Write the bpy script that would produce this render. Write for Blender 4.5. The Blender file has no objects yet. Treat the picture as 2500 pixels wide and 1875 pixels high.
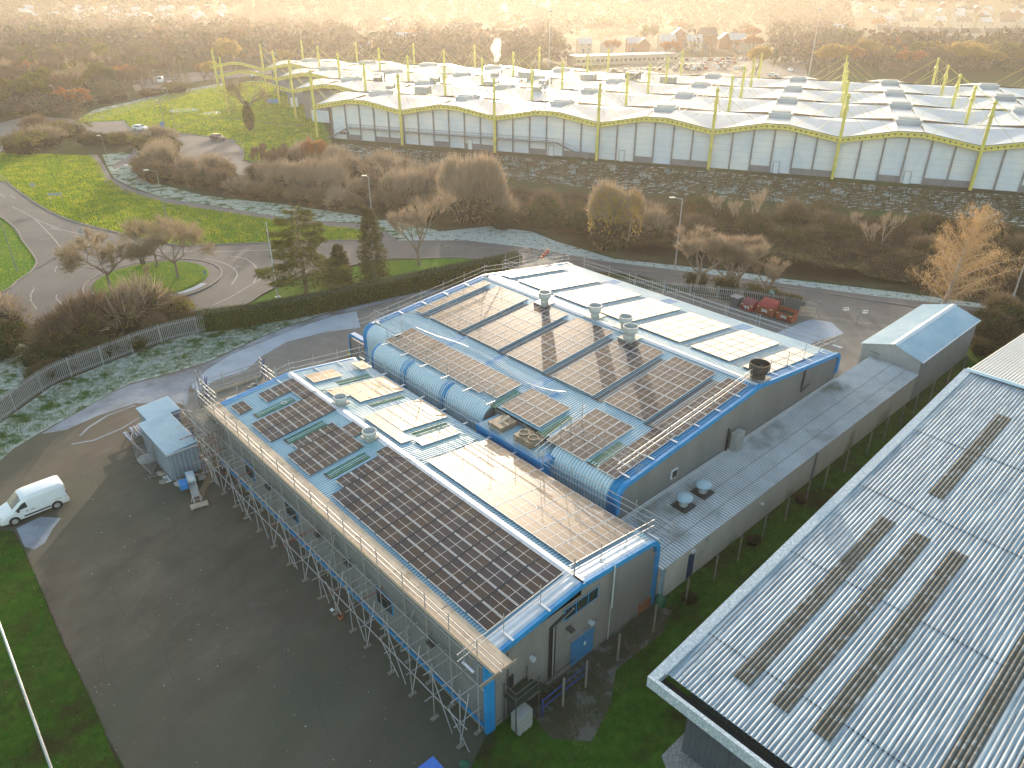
import bpy, math, random
from mathutils import Vector, Matrix, noise
SC=bpy.context.scene
COL=SC.collection
R=math.radians
# ---------------------------------------------------------------- camera model (photograph 2500x1875)
FPX=1794.; PITCH=R(28.33); CAMH=34.
def ray(x,y):
    a=(x-1250.)/FPX; b=-(y-937.5)/FPX
    return Vector((a, math.cos(PITCH)+b*math.sin(PITCH), -math.sin(PITCH)+b*math.cos(PITCH)))
def G(x,y,z=0.):
    d=ray(x,y); t=(CAMH-z)/-d.z
    return Vector((d.x*t,d.y*t,z))
def up(x,y,y2):
    """height of the point seen at row y2 above the ground point seen at (x,y)"""
    g=G(x,y); k=-(y2-937.5)/FPX
    # rows: u/c = k  with  u = Y sinP + dz cosP , c = Y cosP - dz sinP
    dz=(k*g.y*math.cos(PITCH)-g.y*math.sin(PITCH))/(math.cos(PITCH)+k*math.sin(PITCH))
    return dz+CAMH
AZ=R(42.4)
O=G(1190,1788)
VV=Vector((math.cos(AZ),math.sin(AZ),0)); UU=Vector((-VV.y,VV.x,0))
def W(s,t,z=0.): return Vector((O.x,O.y,0))+UU*s+VV*t+Vector((0,0,z))
def loc2(p):
    d=Vector((p.x-O.x,p.y-O.y,0)); return d.dot(UU),d.dot(VV)
RZ=math.atan2(UU.y,UU.x)   # rotation so that local +X = UU (s axis), local +Y = -VV
# ---------------------------------------------------------------- materials
def mat(name,c1,c2=None,scale=3.,rough=.7,metal=0.,bump=0.,detail=4.,thr=(.35,.65),spec=.5,bscale=None,c3=None,s3=.3,t3=(.5,.6),stretch=None,trans=0.):
    m=bpy.data.materials.new(name); m.use_nodes=True
    nt=m.node_tree; N=nt.nodes; L=nt.links
    b=N['Principled BSDF']
    b.inputs['Roughness'].default_value=rough; b.inputs['Metallic'].default_value=metal
    b.inputs['Specular IOR Level'].default_value=spec
    b.inputs['Base Color'].default_value=(*c1,1)
    tc=N.new('ShaderNodeTexCoord'); src=tc.outputs['Object']
    if stretch:
        if len(stretch)>3:
            m0_=N.new('ShaderNodeMapping'); m0_.inputs['Rotation'].default_value=(0,0,stretch[3]); L.new(src,m0_.inputs[0]); src=m0_.outputs[0]
        mp=N.new('ShaderNodeMapping'); mp.inputs['Scale'].default_value=stretch[:3]
        L.new(src,mp.inputs[0]); src=mp.outputs[0]
    col=None
    if c2 is not None:
        n=N.new('ShaderNodeTexNoise'); n.inputs['Scale'].default_value=scale; n.inputs['Detail'].default_value=detail; n.inputs['Roughness'].default_value=.65
        L.new(src,n.inputs['Vector'])
        r=N.new('ShaderNodeValToRGB'); r.color_ramp.elements[0].position=thr[0]; r.color_ramp.elements[1].position=thr[1]
        r.color_ramp.elements[0].color=(*c1,1); r.color_ramp.elements[1].color=(*c2,1)
        L.new(n.outputs['Fac'],r.inputs[0]); col=r.outputs[0]
        if c3 is not None:
            n2=N.new('ShaderNodeTexNoise'); n2.inputs['Scale'].default_value=s3; n2.inputs['Detail'].default_value=6; n2.inputs['Roughness'].default_value=.6
            L.new(src,n2.inputs['Vector'])
            r2=N.new('ShaderNodeMapRange'); r2.inputs[1].default_value=t3[0]; r2.inputs[2].default_value=t3[1]
            L.new(n2.outputs['Fac'],r2.inputs[0])
            mx=N.new('ShaderNodeMixRGB'); mx.inputs[2].default_value=(*c3,1)
            L.new(r2.outputs[0],mx.inputs[0]); L.new(col,mx.inputs[1]); col=mx.outputs[0]
        L.new(col,b.inputs['Base Color'])
    if bump:
        nb=N.new('ShaderNodeTexNoise'); nb.inputs['Scale'].default_value=bscale or scale*4; nb.inputs['Detail'].default_value=3
        L.new(tc.outputs['Object'],nb.inputs['Vector'])
        bp=N.new('ShaderNodeBump'); bp.inputs['Strength'].default_value=min(1,bump); bp.inputs['Distance'].default_value=.05*max(1,bump)
        L.new(nb.outputs['Fac'],bp.inputs['Height']); L.new(bp.outputs[0],b.inputs['Normal'])
    if trans: b.inputs['Transmission Weight'].default_value=trans
    return m
def leafmat(name,c1,c2,rough=.6,sub=.35,scale=.8):
    """foliage / twigs: diffuse + translucent so that back light comes through"""
    m=mat(name,c1,c2,scale=scale,rough=rough,thr=(.35,.65))
    nt=m.node_tree; N=nt.nodes; L=nt.links
    b=N['Principled BSDF']; out=N['Material Output']; b.inputs['Specular IOR Level'].default_value=.06
    tr=N.new('ShaderNodeBsdfTranslucent'); mx=N.new('ShaderNodeMixShader'); mx.inputs[0].default_value=sub
    src=b.inputs['Base Color'].links[0].from_socket
    L.new(src,tr.inputs[0]); L.new(b.outputs[0],mx.inputs[1]); L.new(tr.outputs[0],mx.inputs[2]); L.new(mx.outputs[0],out.inputs['Surface'])
    return m
M={}
M['steel']=mat('galvanised_steel',(.44,.44,.45),(.30,.30,.31),scale=6,rough=.5,metal=.3)
M['darksteel']=mat('dark_steel',(.07,.075,.08),(.11,.10,.10),scale=5,rough=.5,metal=.4)
M['redsteel']=mat('red_coupler_paint',(.30,.06,.05),(.22,.08,.06),scale=6,rough=.5)
M['bluesteel']=mat('blue_painted_tube',(.03,.05,.22),(.04,.08,.28),scale=6,rough=.45)
M['blue']=mat('blue_trim',(.010,.215,.50),(.015,.26,.58),scale=1.2,rough=.42,c3=(.10,.33,.52),s3=2.,t3=(.58,.75))
M['blueroof']=mat('blue_roof_sheet',(.012,.20,.44),(.03,.27,.52),scale=2,rough=.4)
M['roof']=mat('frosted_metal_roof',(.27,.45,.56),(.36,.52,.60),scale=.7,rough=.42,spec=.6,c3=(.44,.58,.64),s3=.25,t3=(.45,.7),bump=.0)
M['roofvalley']=mat('roof_valley_shade',(.15,.28,.38),(.20,.34,.44),scale=.7,rough=.5)  # darker twin of the roof sheet, paints shade between the ribs
M['roofteal']=mat('mossy_frosted_roof',(.16,.36,.38),(.30,.46,.50),scale=1.5,rough=.45)
M['ridge']=mat('ridge_flashing',(.55,.60,.66),(.45,.52,.60),scale=2,rough=.35,metal=.1)
M['cream']=mat('weathered_wall_cladding',(.235,.225,.215),(.19,.185,.17),scale=.5,rough=.6,c3=(.14,.16,.075),s3=.35,t3=(.58,.78),stretch=(1,1,.25))
M['grey']=mat('grey_wall_cladding',(.20,.215,.225),(.17,.18,.18),scale=.7,rough=.55)
M['plinth']=mat('concrete_plinth',(.23,.22,.20),(.15,.15,.13),scale=2,rough=.9)
M['leanvalley']=mat('sheet_valley_shade',(.28,.30,.30),(.19,.20,.185),scale=.6,rough=.85)  # rib shade painted into the valleys by a darker colour
M['lean']=mat('frosted_fibre_cement',(.60,.63,.65),(.46,.48,.50),scale=.5,rough=.75,c3=(.20,.205,.16),s3=.22,t3=(.54,.68))
M['render']=mat('rendered_wall',(.74,.68,.59),(.64,.58,.49),scale=.6,rough=.85,c3=(.20,.20,.07),s3=.30,t3=(.55,.75),stretch=(1,1,.5))
M['whiteclad']=mat('white_wall_cladding',(.50,.50,.49),(.43,.43,.42),scale=.6,rough=.6)
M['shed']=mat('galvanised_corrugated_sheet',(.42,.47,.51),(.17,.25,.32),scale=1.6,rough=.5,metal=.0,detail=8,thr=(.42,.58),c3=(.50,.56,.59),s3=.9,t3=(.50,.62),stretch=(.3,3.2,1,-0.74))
M['shedvalley']=mat('shed_valley_shade',(.22,.29,.34),(.12,.17,.20),scale=2.,rough=.5,detail=7,c3=(.30,.40,.46),s3=1.2,t3=(.5,.62),stretch=(.3,3.,1,-0.74))  # darker valley colour stands in for shading between shed ribs
M['mossvalley']=mat('mossy_valley_shade',(.06,.06,.045),(.10,.10,.08),scale=2,rough=.9)  # moss tone darkened further to paint shade between ribs
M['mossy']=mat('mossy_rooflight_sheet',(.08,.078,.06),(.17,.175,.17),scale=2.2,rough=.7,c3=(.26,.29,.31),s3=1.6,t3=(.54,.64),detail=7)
M['shedtrim']=mat('frosted_gutter',(.42,.50,.56),(.30,.38,.44),scale=7,rough=.6,c3=(.6,.66,.7),s3=9,t3=(.5,.6))
M['shedwall']=mat('slate_wall_cladding',(.09,.11,.13),(.07,.085,.10),scale=1,rough=.5)
M['wood']=mat('scaffold_board',(.52,.43,.33),(.42,.35,.27),scale=1.5,rough=.8,stretch=(1,1,1),c3=(.30,.24,.18),s3=1.2,t3=(.55,.7))
M['oldwood']=mat('grey_timber',(.26,.24,.20),(.19,.17,.14),scale=3,rough=.85)
M['black']=mat('black_rubber',(.015,.015,.016),(.025,.025,.025),scale=6,rough=.7)
M['glass']=mat('dark_window_glass',(.02,.03,.03),(.03,.04,.045),scale=2,rough=.08,spec=.8)
M['white']=mat('white_paint',(.72,.73,.74),(.66,.67,.69),scale=2,rough=.35)
M['vanwhite']=mat('white_van_paint',(.74,.78,.80),(.70,.74,.77),scale=2,rough=.22,spec=.6)
M['vent']=mat('white_vent_metal',(.48,.52,.53),(.38,.42,.42),scale=3,rough=.5)
M['ventdark']=mat('sooty_vent_metal',(.035,.032,.03),(.06,.055,.05),scale=4,rough=.6)
M['acgrey']=mat('air_conditioner_casing',(.36,.37,.36),(.28,.28,.26),scale=3,rough=.5)
M['rust']=mat('rusty_plant_casing',(.30,.24,.17),(.20,.15,.10),scale=3,rough=.7)
M['yellow']=mat('yellow_paint',(.55,.44,.03),(.42,.36,.05),scale=2,rough=.45)
M['yellowmast']=mat('yellow_mast_paint',(.62,.56,.10),(.50,.46,.10),scale=.8,rough=.5)
M['dcwall']=mat('pale_grey_panel',(.58,.65,.74),(.51,.59,.68),scale=.35,rough=.55,c3=(.66,.69,.71),s3=.1,t3=(.45,.6))
M['dcseam']=mat('grey_steel_mullion',(.18,.20,.23),(.14,.15,.18),scale=1,rough=.5)
M['dcroof']=mat('white_membrane_roof',(.48,.52,.56),(.40,.45,.50),scale=.18,rough=.42,spec=.5,c3=(.34,.39,.45),s3=.07,t3=(.48,.62))
M['dcglass']=mat('dark_base_glazing',(.20,.21,.25),(.16,.17,.20),scale=1,rough=.35)
M['red']=mat('red_plastic_lid',(.42,.03,.04),(.33,.03,.03),scale=2,rough=.35)
M['redorange']=mat('orange_red_skip',(.40,.09,.035),(.30,.07,.03),scale=2,rough=.5)
M['green']=mat('green_plastic',(.02,.14,.07),(.02,.09,.05),scale=4,rough=.5)
M['brightblue']=mat('bright_blue_plastic',(.02,.20,.55),(.03,.24,.60),scale=2,rough=.45)
M['bag']=mat('pale_rubble_bag',(.34,.34,.33),(.22,.22,.22),scale=4,rough=.9,bump=.6)
M['terracotta']=mat('terracotta',(.35,.14,.07),(.25,.10,.05),scale=4,rough=.8)
M['doorblue']=mat('blue_door_paint',(.03,.17,.38),(.05,.20,.38),scale=1.5,rough=.5)
M['navy']=mat('navy_door_paint',(.02,.06,.16),(.03,.08,.19),scale=2,rough=.5)
M['sign']=mat('sign_face',(.30,.36,.40),(.25,.30,.34),scale=3,rough=.4)
M['signblue']=mat('blue_sign_face',(.05,.20,.45),(.06,.22,.45),scale=3,rough=.4)
M['ink']=mat('dark_lettering',(.03,.04,.08),(.03,.04,.08),scale=3,rough=.6)
# solar glass: dark cells with fine grid, painted frost glints and broad reflections
def solarmat(nm,a,b2,c,rough,sp):
    m=bpy.data.materials.new(nm); m.use_nodes=True
    nt=m.node_tree;N=nt.nodes;L=nt.links;b=N['Principled BSDF']
    tc=N.new('ShaderNodeTexCoord')
    n=N.new('ShaderNodeTexNoise'); n.inputs['Scale'].default_value=26; n.inputs['Detail'].default_value=2
    oi=N.new('ShaderNodeNewGeometry')
    L.new(oi.outputs['Position'],n.inputs['Vector'])
    r=N.new('ShaderNodeValToRGB'); e=r.color_ramp.elements
    e[0].position=.40;e[0].color=(*a,1);e[1].position=.62;e[1].color=(*b2,1)
    L.new(n.outputs['Fac'],r.inputs[0])
    n2=N.new('ShaderNodeTexNoise'); n2.inputs['Scale'].default_value=.5; n2.inputs['Detail'].default_value=3
    L.new(oi.outputs['Position'],n2.inputs['Vector'])
    mr=N.new('ShaderNodeMapRange'); mr.inputs[1].default_value=.43; mr.inputs[2].default_value=.56
    L.new(n2.outputs['Fac'],mr.inputs[0])
    mx=N.new('ShaderNodeMixRGB'); mx.inputs[1].default_value=(*c,1)
    L.new(mr.outputs[0],mx.inputs[0]); L.new(r.outputs[0],mx.inputs[2])
    ob=N.new('ShaderNodeObjectInfo'); hs=N.new('ShaderNodeHueSaturation')
    m2=N.new('ShaderNodeMapRange'); m2.inputs[3].default_value=.78; m2.inputs[4].default_value=1.2
    L.new(ob.outputs['Random'],m2.inputs[0]); L.new(m2.outputs[0],hs.inputs['Value']); L.new(mx.outputs[0],hs.inputs['Color'])
    L.new(hs.outputs[0],b.inputs['Base Color'])
    b.inputs['Roughness'].default_value=rough; b.inputs['Specular IOR Level'].default_value=sp
    return m
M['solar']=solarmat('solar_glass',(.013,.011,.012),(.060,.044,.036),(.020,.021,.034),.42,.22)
M['solartan']=solarmat('sunlit_tan_solar_glass',(.07,.052,.036),(.23,.165,.11),(.13,.105,.09),.38,.5)  # sun-facing copy of solar glass, sunlight painted into the tan base
M['solarwhite']=solarmat('sunlit_frosted_solar_glass',(.34,.34,.35),(.55,.53,.50),(.42,.42,.44),.30,.9)  # frost plus painted sun glare, pale copy for the sunward slope
M['frame']=mat('aluminium_frame',(.58,.57,.57),(.48,.48,.49),scale=3,rough=.4,metal=.1)
M['darkframe']=mat('black_frame',(.05,.055,.07),(.04,.045,.06),scale=3,rough=.4,metal=.3)
M['gline']=mat('cell_gridline',(.50,.48,.47),(.42,.41,.41),scale=3,rough=.4)
M['rooflightgreen']=mat('green_rooflight',(.025,.13,.085),(.06,.20,.13),scale=2,rough=.3,c3=(.03,.08,.05),s3=1.2,t3=(.5,.7))
M['rooflightdark']=mat('dark_rooflight',(.035,.055,.075),(.06,.085,.10),scale=2,rough=.3)
M['rooflightblue']=mat('blue_rooflight',(.02,.12,.20),(.05,.22,.33),scale=2,rough=.3)
# ground
M['ground']=mat('rough_ground',(.045,.050,.022),(.075,.058,.034),scale=.6,rough=.95,c3=(.035,.065,.018),s3=.05,t3=(.42,.6),bump=.6,bscale=3)
M['lawn']=mat('lawn_grass',(.060,.150,.014),(.100,.195,.018),scale=1.3,rough=.9,c3=(.15,.20,.025),s3=.10,t3=(.5,.75),bump=1.,bscale=5)
M['rank']=mat('rank_grass',(.036,.085,.012),(.070,.135,.020),scale=1.6,rough=.95,c3=(.055,.045,.02),s3=.28,t3=(.50,.66),bump=1.,bscale=5)
M['frostgrass']=mat('frosted_grass',(.18,.22,.16),(.44,.49,.46),scale=1.6,rough=.95,thr=(.38,.64),c3=(.055,.10,.025),s3=.45,t3=(.50,.60),bump=.8,bscale=4)
M['frostverge']=mat('frosted_verge',(.22,.27,.25),(.44,.49,.49),scale=2.5,rough=.95,c3=(.06,.09,.03),s3=1.0,t3=(.55,.66),bump=.8,bscale=4)
M['frostrough']=mat('frosted_rough_bank',(.060,.060,.032),(.10,.085,.05),scale=1.2,rough=.95,c3=(.42,.50,.53),s3=.85,t3=(.555,.60),stretch=(.7,1.5,1,-.38),bump=1.,bscale=2)
M['scrubsoil']=mat('bramble_floor',(.045,.034,.018),(.07,.055,.03),scale=.7,rough=.95,c3=(.09,.10,.05),s3=.12,t3=(.45,.7),bump=1.,bscale=3)
M['road']=mat('road_asphalt',(.105,.10,.10),(.13,.125,.12),scale=.25,rough=.85,detail=8,c3=(.085,.085,.09),s3=.06,t3=(.45,.6),bump=.2,bscale=20)
M['yard']=mat('yard_asphalt',(.078,.061,.043),(.138,.112,.082),scale=.42,rough=.9,detail=12,thr=(.3,.7),c3=(.072,.076,.050),s3=.07,t3=(.45,.65),bump=.6,bscale=14,stretch=(1,.55,1,.5))
M['concrete']=mat('concrete_slab',(.20,.19,.175),(.15,.145,.135),scale=.5,rough=.85,detail=7)
M['frostconc']=mat('frosted_concrete',(.36,.42,.50),(.30,.36,.43),scale=.35,rough=.8,detail=7,c3=(.21,.23,.26),s3=.12,t3=(.5,.7))
M['frostyard']=mat('frost_dusted_asphalt',(.17,.19,.225),(.29,.325,.375),scale=.35,rough=.85,detail=8,c3=(.11,.11,.11),s3=.22,t3=(.50,.66))
M['path']=mat('footpath_asphalt',(.12,.11,.115),(.15,.135,.135),scale=.6,rough=.9)
M['kerb']=mat('kerb_stone',(.24,.22,.20),(.17,.16,.14),scale=2,rough=.85)
M['mark']=mat('worn_road_paint',(.42,.42,.41),(.20,.195,.19),scale=2.5,rough=.7,thr=(.4,.62))
M['gravel']=mat('frosted_gravel',(.36,.38,.38),(.20,.20,.19),scale=8,rough=.9,bump=.5)
# foliage
M['bark']=mat('grey_brown_bark',(.27,.21,.155),(.18,.14,.105),scale=3,rough=.9)
M['palebark']=mat('pale_birch_bark',(.48,.42,.36),(.26,.22,.18),scale=3,rough=.8)
M['twig']=leafmat('brown_twigs',(.25,.18,.12),(.16,.115,.075),sub=.25)
M['twigpale']=leafmat('pale_twigs',(.42,.33,.24),(.29,.22,.16),sub=.3)
M['twigrust']=leafmat('rust_catkin_twigs',(.42,.23,.12),(.30,.20,.13),sub=.35)
M['olive']=leafmat('olive_leaves',(.22,.22,.04),(.12,.13,.03),sub=.45)
M['gold']=leafmat('golden_leaves',(.58,.42,.10),(.40,.29,.08),sub=.5)
M['orange']=leafmat('orange_leaves',(.45,.17,.04),(.30,.12,.03),sub=.5)
M['cedar']=leafmat('cedar_needles',(.17,.17,.035),(.07,.085,.02),sub=.3)
M['conif']=leafmat('conifer_needles',(.10,.10,.03),(.05,.055,.02),sub=.3)
M['hedge']=leafmat('hedge_leaves',(.13,.21,.03),(.07,.12,.02),sub=.3,scale=2)
M['hedgetop']=leafmat('frosted_hedge_leaves',(.12,.15,.09),(.07,.095,.05),sub=.3,scale=2)
M['bramble']=leafmat('bramble_twigs',(.15,.105,.06),(.085,.062,.034),sub=.3,scale=.3)
M['bramblegreen']=leafmat('ivy_leaves',(.085,.10,.028),(.045,.058,.016),sub=.3)
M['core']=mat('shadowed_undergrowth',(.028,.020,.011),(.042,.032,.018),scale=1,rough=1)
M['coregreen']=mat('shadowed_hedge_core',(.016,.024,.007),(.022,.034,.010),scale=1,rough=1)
M['farwood']=leafmat('distant_tree_crowns',(.17,.135,.095),(.10,.085,.06),sub=.06,scale=.06)
M['brick']=mat('red_brick',(.24,.12,.08),(.20,.10,.07),scale=2,rough=.85)
M['cream2']=mat('cream_render',(.42,.38,.31),(.36,.33,.27),scale=1,rough=.85)
M['tile']=mat('dark_roof_tile',(.10,.085,.075),(.07,.06,.055),scale=1,rough=.7)
M['tilefrost']=mat('frosted_roof_tile',(.36,.42,.47),(.26,.31,.36),scale=.6,rough=.7)
# ---------------------------------------------------------------- mesh builder
class MB:
    def __init__(s): s.v=[]; s.f=[]; s.m=[]; s.mi=0
    def quad(s,a,b,c,d):
        n=len(s.v); s.v+= [a,b,c,d]; s.f.append((n,n+1,n+2,n+3)); s.m.append(s.mi)
    def poly(s,pts):
        n=len(s.v); s.v+=list(pts); s.f.append(tuple(range(n,n+len(pts)))); s.m.append(s.mi)
    def box(s,c,x,y,z,hx,hy,hz):
        """centre, axes (unit vectors), half sizes"""
        n=len(s.v)
        for i in (-1,1):
            for j in (-1,1):
                for k in (-1,1): s.v.append(c+x*(i*hx)+y*(j*hy)+z*(k*hz))
        for q in ((0,1,3,2),(4,6,7,5),(0,4,5,1),(2,3,7,6),(0,2,6,4),(1,5,7,3)):
            s.f.append(tuple(n+i for i in q)); s.m.append(s.mi)
    def abox(s,x0,x1,y0,y1,z0,z1):
        s.box(Vector(((x0+x1)/2,(y0+y1)/2,(z0+z1)/2)),Vector((1,0,0)),Vector((0,1,0)),Vector((0,0,1)),abs(x1-x0)/2,abs(y1-y0)/2,abs(z1-z0)/2)
    def lbox(s,s0,s1,t0,t1,z0,z1):
        s.box(W((s0+s1)/2,(t0+t1)/2,(z0+z1)/2),UU,VV,Vector((0,0,1)),abs(s1-s0)/2,abs(t1-t0)/2,abs(z1-z0)/2)
    def tube(s,a,b,r,r2=None,n=6,cap=True):
        a=Vector(a);b=Vector(b); r2=r if r2 is None else r2
        d=b-a
        if d.length<1e-6: return
        d.normalize(); x=d.orthogonal().normalized(); y=d.cross(x)
        k=len(s.v)
        for i in range(n):
            t=2*math.pi*i/n; o=x*math.cos(t)+y*math.sin(t)
            s.v.append(a+o*r); s.v.append(b+o*r2)
        for i in range(n):
            j=(i+1)%n; s.f.append((k+2*i,k+2*j,k+2*j+1,k+2*i+1)); s.m.append(s.mi)
        if cap:
            s.f.append(tuple(k+2*i for i in range(n))[::-1]); s.m.append(s.mi)
            s.f.append(tuple(k+2*i+1 for i in range(n))); s.m.append(s.mi)
    def lathe(s,base,prof,n=16,axis=None):
        """prof: list of (r,z) above base"""
        z=axis or Vector((0,0,1)); x=z.orthogonal().normalized(); y=z.cross(x); k=len(s.v)
        for r,h in prof:
            for i in range(n):
                t=2*math.pi*i/n; s.v.append(base+z*h+(x*math.cos(t)+y*math.sin(t))*r)
        for a in range(len(prof)-1):
            for i in range(n):
                j=(i+1)%n; s.f.append((k+a*n+i,k+a*n+j,k+(a+1)*n+j,k+(a+1)*n+i)); s.m.append(s.mi)
    def build(s,name,mats,parent=None,smooth=False):
        if not isinstance(mats,(list,tuple)): mats=[mats]
        me=bpy.data.meshes.new(name)
        off=Vector((0,0,0))
        if parent is not None: off=Vector(parent.get('_o',(0,0,0)))
        if any(off): vs=[(v[0]-off.x,v[1]-off.y,v[2]-off.z) for v in s.v]
        else: vs=[tuple(v) for v in s.v]
        me.from_pydata(vs,[],s.f)
        for m in mats: me.materials.append(m)
        if len(mats)>1: me.polygons.foreach_set('material_index',s.m)
        if smooth: me.polygons.foreach_set('use_smooth',[True]*len(s.f))
        me.update()
        o=bpy.data.objects.new(name,me); COL.objects.link(o)
        if parent is not None: o.parent=parent; o['_o']=tuple(off)
        else: o['_o']=(0.,0.,0.)
        return o
def tag(o,label=None,cat=None,group=None,kind=None):
    if label: o['label']=label
    if cat: o['category']=cat
    if group: o['group']=group
    if kind: o['kind']=kind
    return o
def thing(name,label,cat,at=(0,0,0),group=None,rz=0.,local=False):
    """Empty at the base of the thing. local=False: parts are built in world coordinates"""
    o=bpy.data.objects.new(name,None); COL.objects.link(o); o.empty_display_size=.3
    o.location=Vector(at); o.rotation_euler=(0,0,rz)
    o['_o']=(0.,0.,0.) if local else tuple(Vector(at))
    return tag(o,label,cat,group)
def copy_tree(o,parent=None):
    c=o.copy(); COL.objects.link(c)
    if parent is not None: c.parent=parent
    for ch in list(KIDS.get(o.name,[])) or [q for q in o.children]:
        copy_tree(ch,c)
    return c
KIDS={}
def struct(name,mb,m): return tag(mb.build(name,m),kind='structure')
def subdiv(pts,closed=True,step=2.5):
    """Catmull-Rom smoothing of a 2D outline"""
    out=[];n=len(pts)
    for i in range(n if closed else n-1):
        p0=pts[(i-1)%n] if closed or i>0 else pts[i]; p1=pts[i]; p2=pts[(i+1)%n]; p3=pts[(i+2)%n] if closed or i<n-2 else p2
        k=max(1,min(12,int((p2-p1).length/step)))
        for j in range(k):
            t=j/k
            out.append(.5*((2*p1)+(p2-p0)*t+(2*p0-5*p1+4*p2-p3)*t*t+(3*p1-p0-3*p2+p3)*t*t*t))
    if not closed: out.append(pts[-1])
    return out
def sheet(name,pts,z,m,smooth=True,kind='structure',step=2.5):
    pts=[Vector((p[0],p[1],0)) for p in pts]
    if smooth: pts=subdiv(pts,True,step)
    mb=MB(); mb.poly([Vector((p.x,p.y,z)) for p in pts])
    o=mb.build(name,m)
    # triangulate safely (concave n-gon)
    import bmesh
    bm=bmesh.new(); bm.from_mesh(o.data)
    bmesh.ops.triangulate(bm,faces=bm.faces[:],ngon_method='EAR_CLIP')
    for f in bm.faces:
        if f.normal.z<0: f.normal_flip()
    bm.to_mesh(o.data); bm.free()
    return tag(o,kind=kind)
def PX(*l): return [G(*p) for p in l]
def ribbon(mb,pts,w,z,closed=False,step=1.5):
    pts=subdiv([Vector((p[0],p[1],0)) for p in pts],closed,step)
    n=len(pts); L=[];Rr=[]
    for i,p in enumerate(pts):
        a=pts[(i-1)%n] if closed or i>0 else p; b=pts[(i+1)%n] if closed or i<n-1 else p
        d=(b-a); d=Vector((-d.y,d.x,0)).normalized()*(w/2)
        L.append(Vector((p.x+d.x,p.y+d.y,z))); Rr.append(Vector((p.x-d.x,p.y-d.y,z)))
    for i in range(n if closed else n-1):
        j=(i+1)%n; mb.quad(Rr[i],Rr[j],L[j],L[i])
    return L,Rr
def kerb(name,pts,closed=False,w=.22,h=.12):
    mb=MB(); L,Rr=ribbon(mb,pts,w,h,closed)
    n=len(L)
    for i in range(n if closed else n-1):
        j=(i+1)%n
        for A in (L,Rr):
            a=A[i].copy();b=A[j].copy();c=b.copy();c.z=0;d=a.copy();d.z=0; mb.quad(a,b,c,d)
    return struct(name,mb,M['kerb'])
# corrugated sheet: swept along a path in (t,z), corrugated along s (or the other way round)
def corr(mb,path,a0,a1,pitch,amp,frame='t',shape='trap',lift=0.,vm=None):  # vm: darker material that paints rib shade onto valley faces
    """frame 't': path points are (t,z), corrugation runs along s.  frame 's': path (s,z), corrugation along t"""
    n=max(1,int(round((a1-a0)/pitch))); p=(a1-a0)/n
    prof=[]
    for i in range(n):
        b=a0+i*p
        if shape=='trap': prof+= [(b,0),(b+.42*p,0),(b+.56*p,1),(b+.86*p,1)]
        elif shape=='sin': prof+= [(b+p*k/6.,.5-.5*math.cos(2*math.pi*k/6.)) for k in range(6)]
        else: prof+=[(b,0),(b+.78*p,0),(b+.84*p,1),(b+.94*p,1)]
    prof.append((a1,0))
    nrm=[]
    for i in range(len(path)):
        a=path[max(0,i-1)]; b=path[min(len(path)-1,i+1)]
        d=Vector((b[0]-a[0],b[1]-a[1])); d=Vector((-d.y,d.x)); d.normalize()
        nrm.append(d)
    k0=len(mb.v); m=len(path)
    for (a,h) in prof:
        for (q,z),nn in zip(path,nrm):
            qq=q+nn.x*(h*amp+lift); zz=z+nn.y*(h*amp+lift)
            mb.v.append(W(a,qq,zz) if frame=='t' else W(qq,a,zz))
    for i in range(len(prof)-1):
        for j in range(m-1):
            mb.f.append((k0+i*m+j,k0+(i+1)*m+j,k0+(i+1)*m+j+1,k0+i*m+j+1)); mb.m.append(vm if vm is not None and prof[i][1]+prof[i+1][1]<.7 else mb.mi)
def corrwall(mb,p0,p1,z0,ztop,pitch,amp,out):
    """vertical corrugated wall from p0 to p1 (world xy), top height function of fraction"""
    L=(p1-p0).length; d=(p1-p0)/L; n=max(1,int(L/pitch)); p=L/n; prof=[]
    for i in range(n): b=i*p; prof+= [(b,0),(b+.4*p,0),(b+.5*p,1),(b+.9*p,1)]
    prof.append((L,0)); k=len(mb.v)
    for a,h in prof:
        q=p0+d*a+out*(h*amp); f=a/L
        mb.v.append(Vector((q.x,q.y,z0(f) if callable(z0) else z0))); mb.v.append(Vector((q.x,q.y,ztop(f) if callable(ztop) else ztop)))
    for i in range(len(prof)-1):
        mb.f.append((k+2*i,k+2*i+2,k+2*i+3,k+2*i+1)); mb.m.append(mb.mi)
Z=Vector((0,0,1))

M['eavesheet']=mat('pale_curved_sheet',(.52,.65,.72),(.60,.70,.75),scale=.6,rough=.38,spec=.6)

M['birchtwig']=leafmat('golden_birch_twigs',(.55,.38,.22),(.40,.27,.16),sub=.35)
M['patch']=mat('tarmac_patch',(.055,.05,.046),(.08,.073,.066),scale=2,rough=.9,bump=.4,bscale=18)
M['patchlight']=mat('worn_tarmac_patch',(.11,.098,.085),(.15,.135,.118),scale=2,rough=.9,bump=.4,bscale=18)

for k in ('ground','lawn','rank','frostgrass','frostverge','frostrough','scrubsoil','core','coregreen','gravel'):
    M[k].node_tree.nodes['Principled BSDF'].inputs['Specular IOR Level'].default_value=.04
for k in ('tilefrost','tile','brick','cream2'): M[k].node_tree.nodes['Principled BSDF'].inputs['Specular IOR Level'].default_value=.2
# ================================================================ SETTING
mb=MB(); S=4000
mb.quad(Vector((-S,-300,0)),Vector((S,-300,0)),Vector((S,5200,0)),Vector((-S,5200,0)))
struct('ground',mb,M['ground'])
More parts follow.
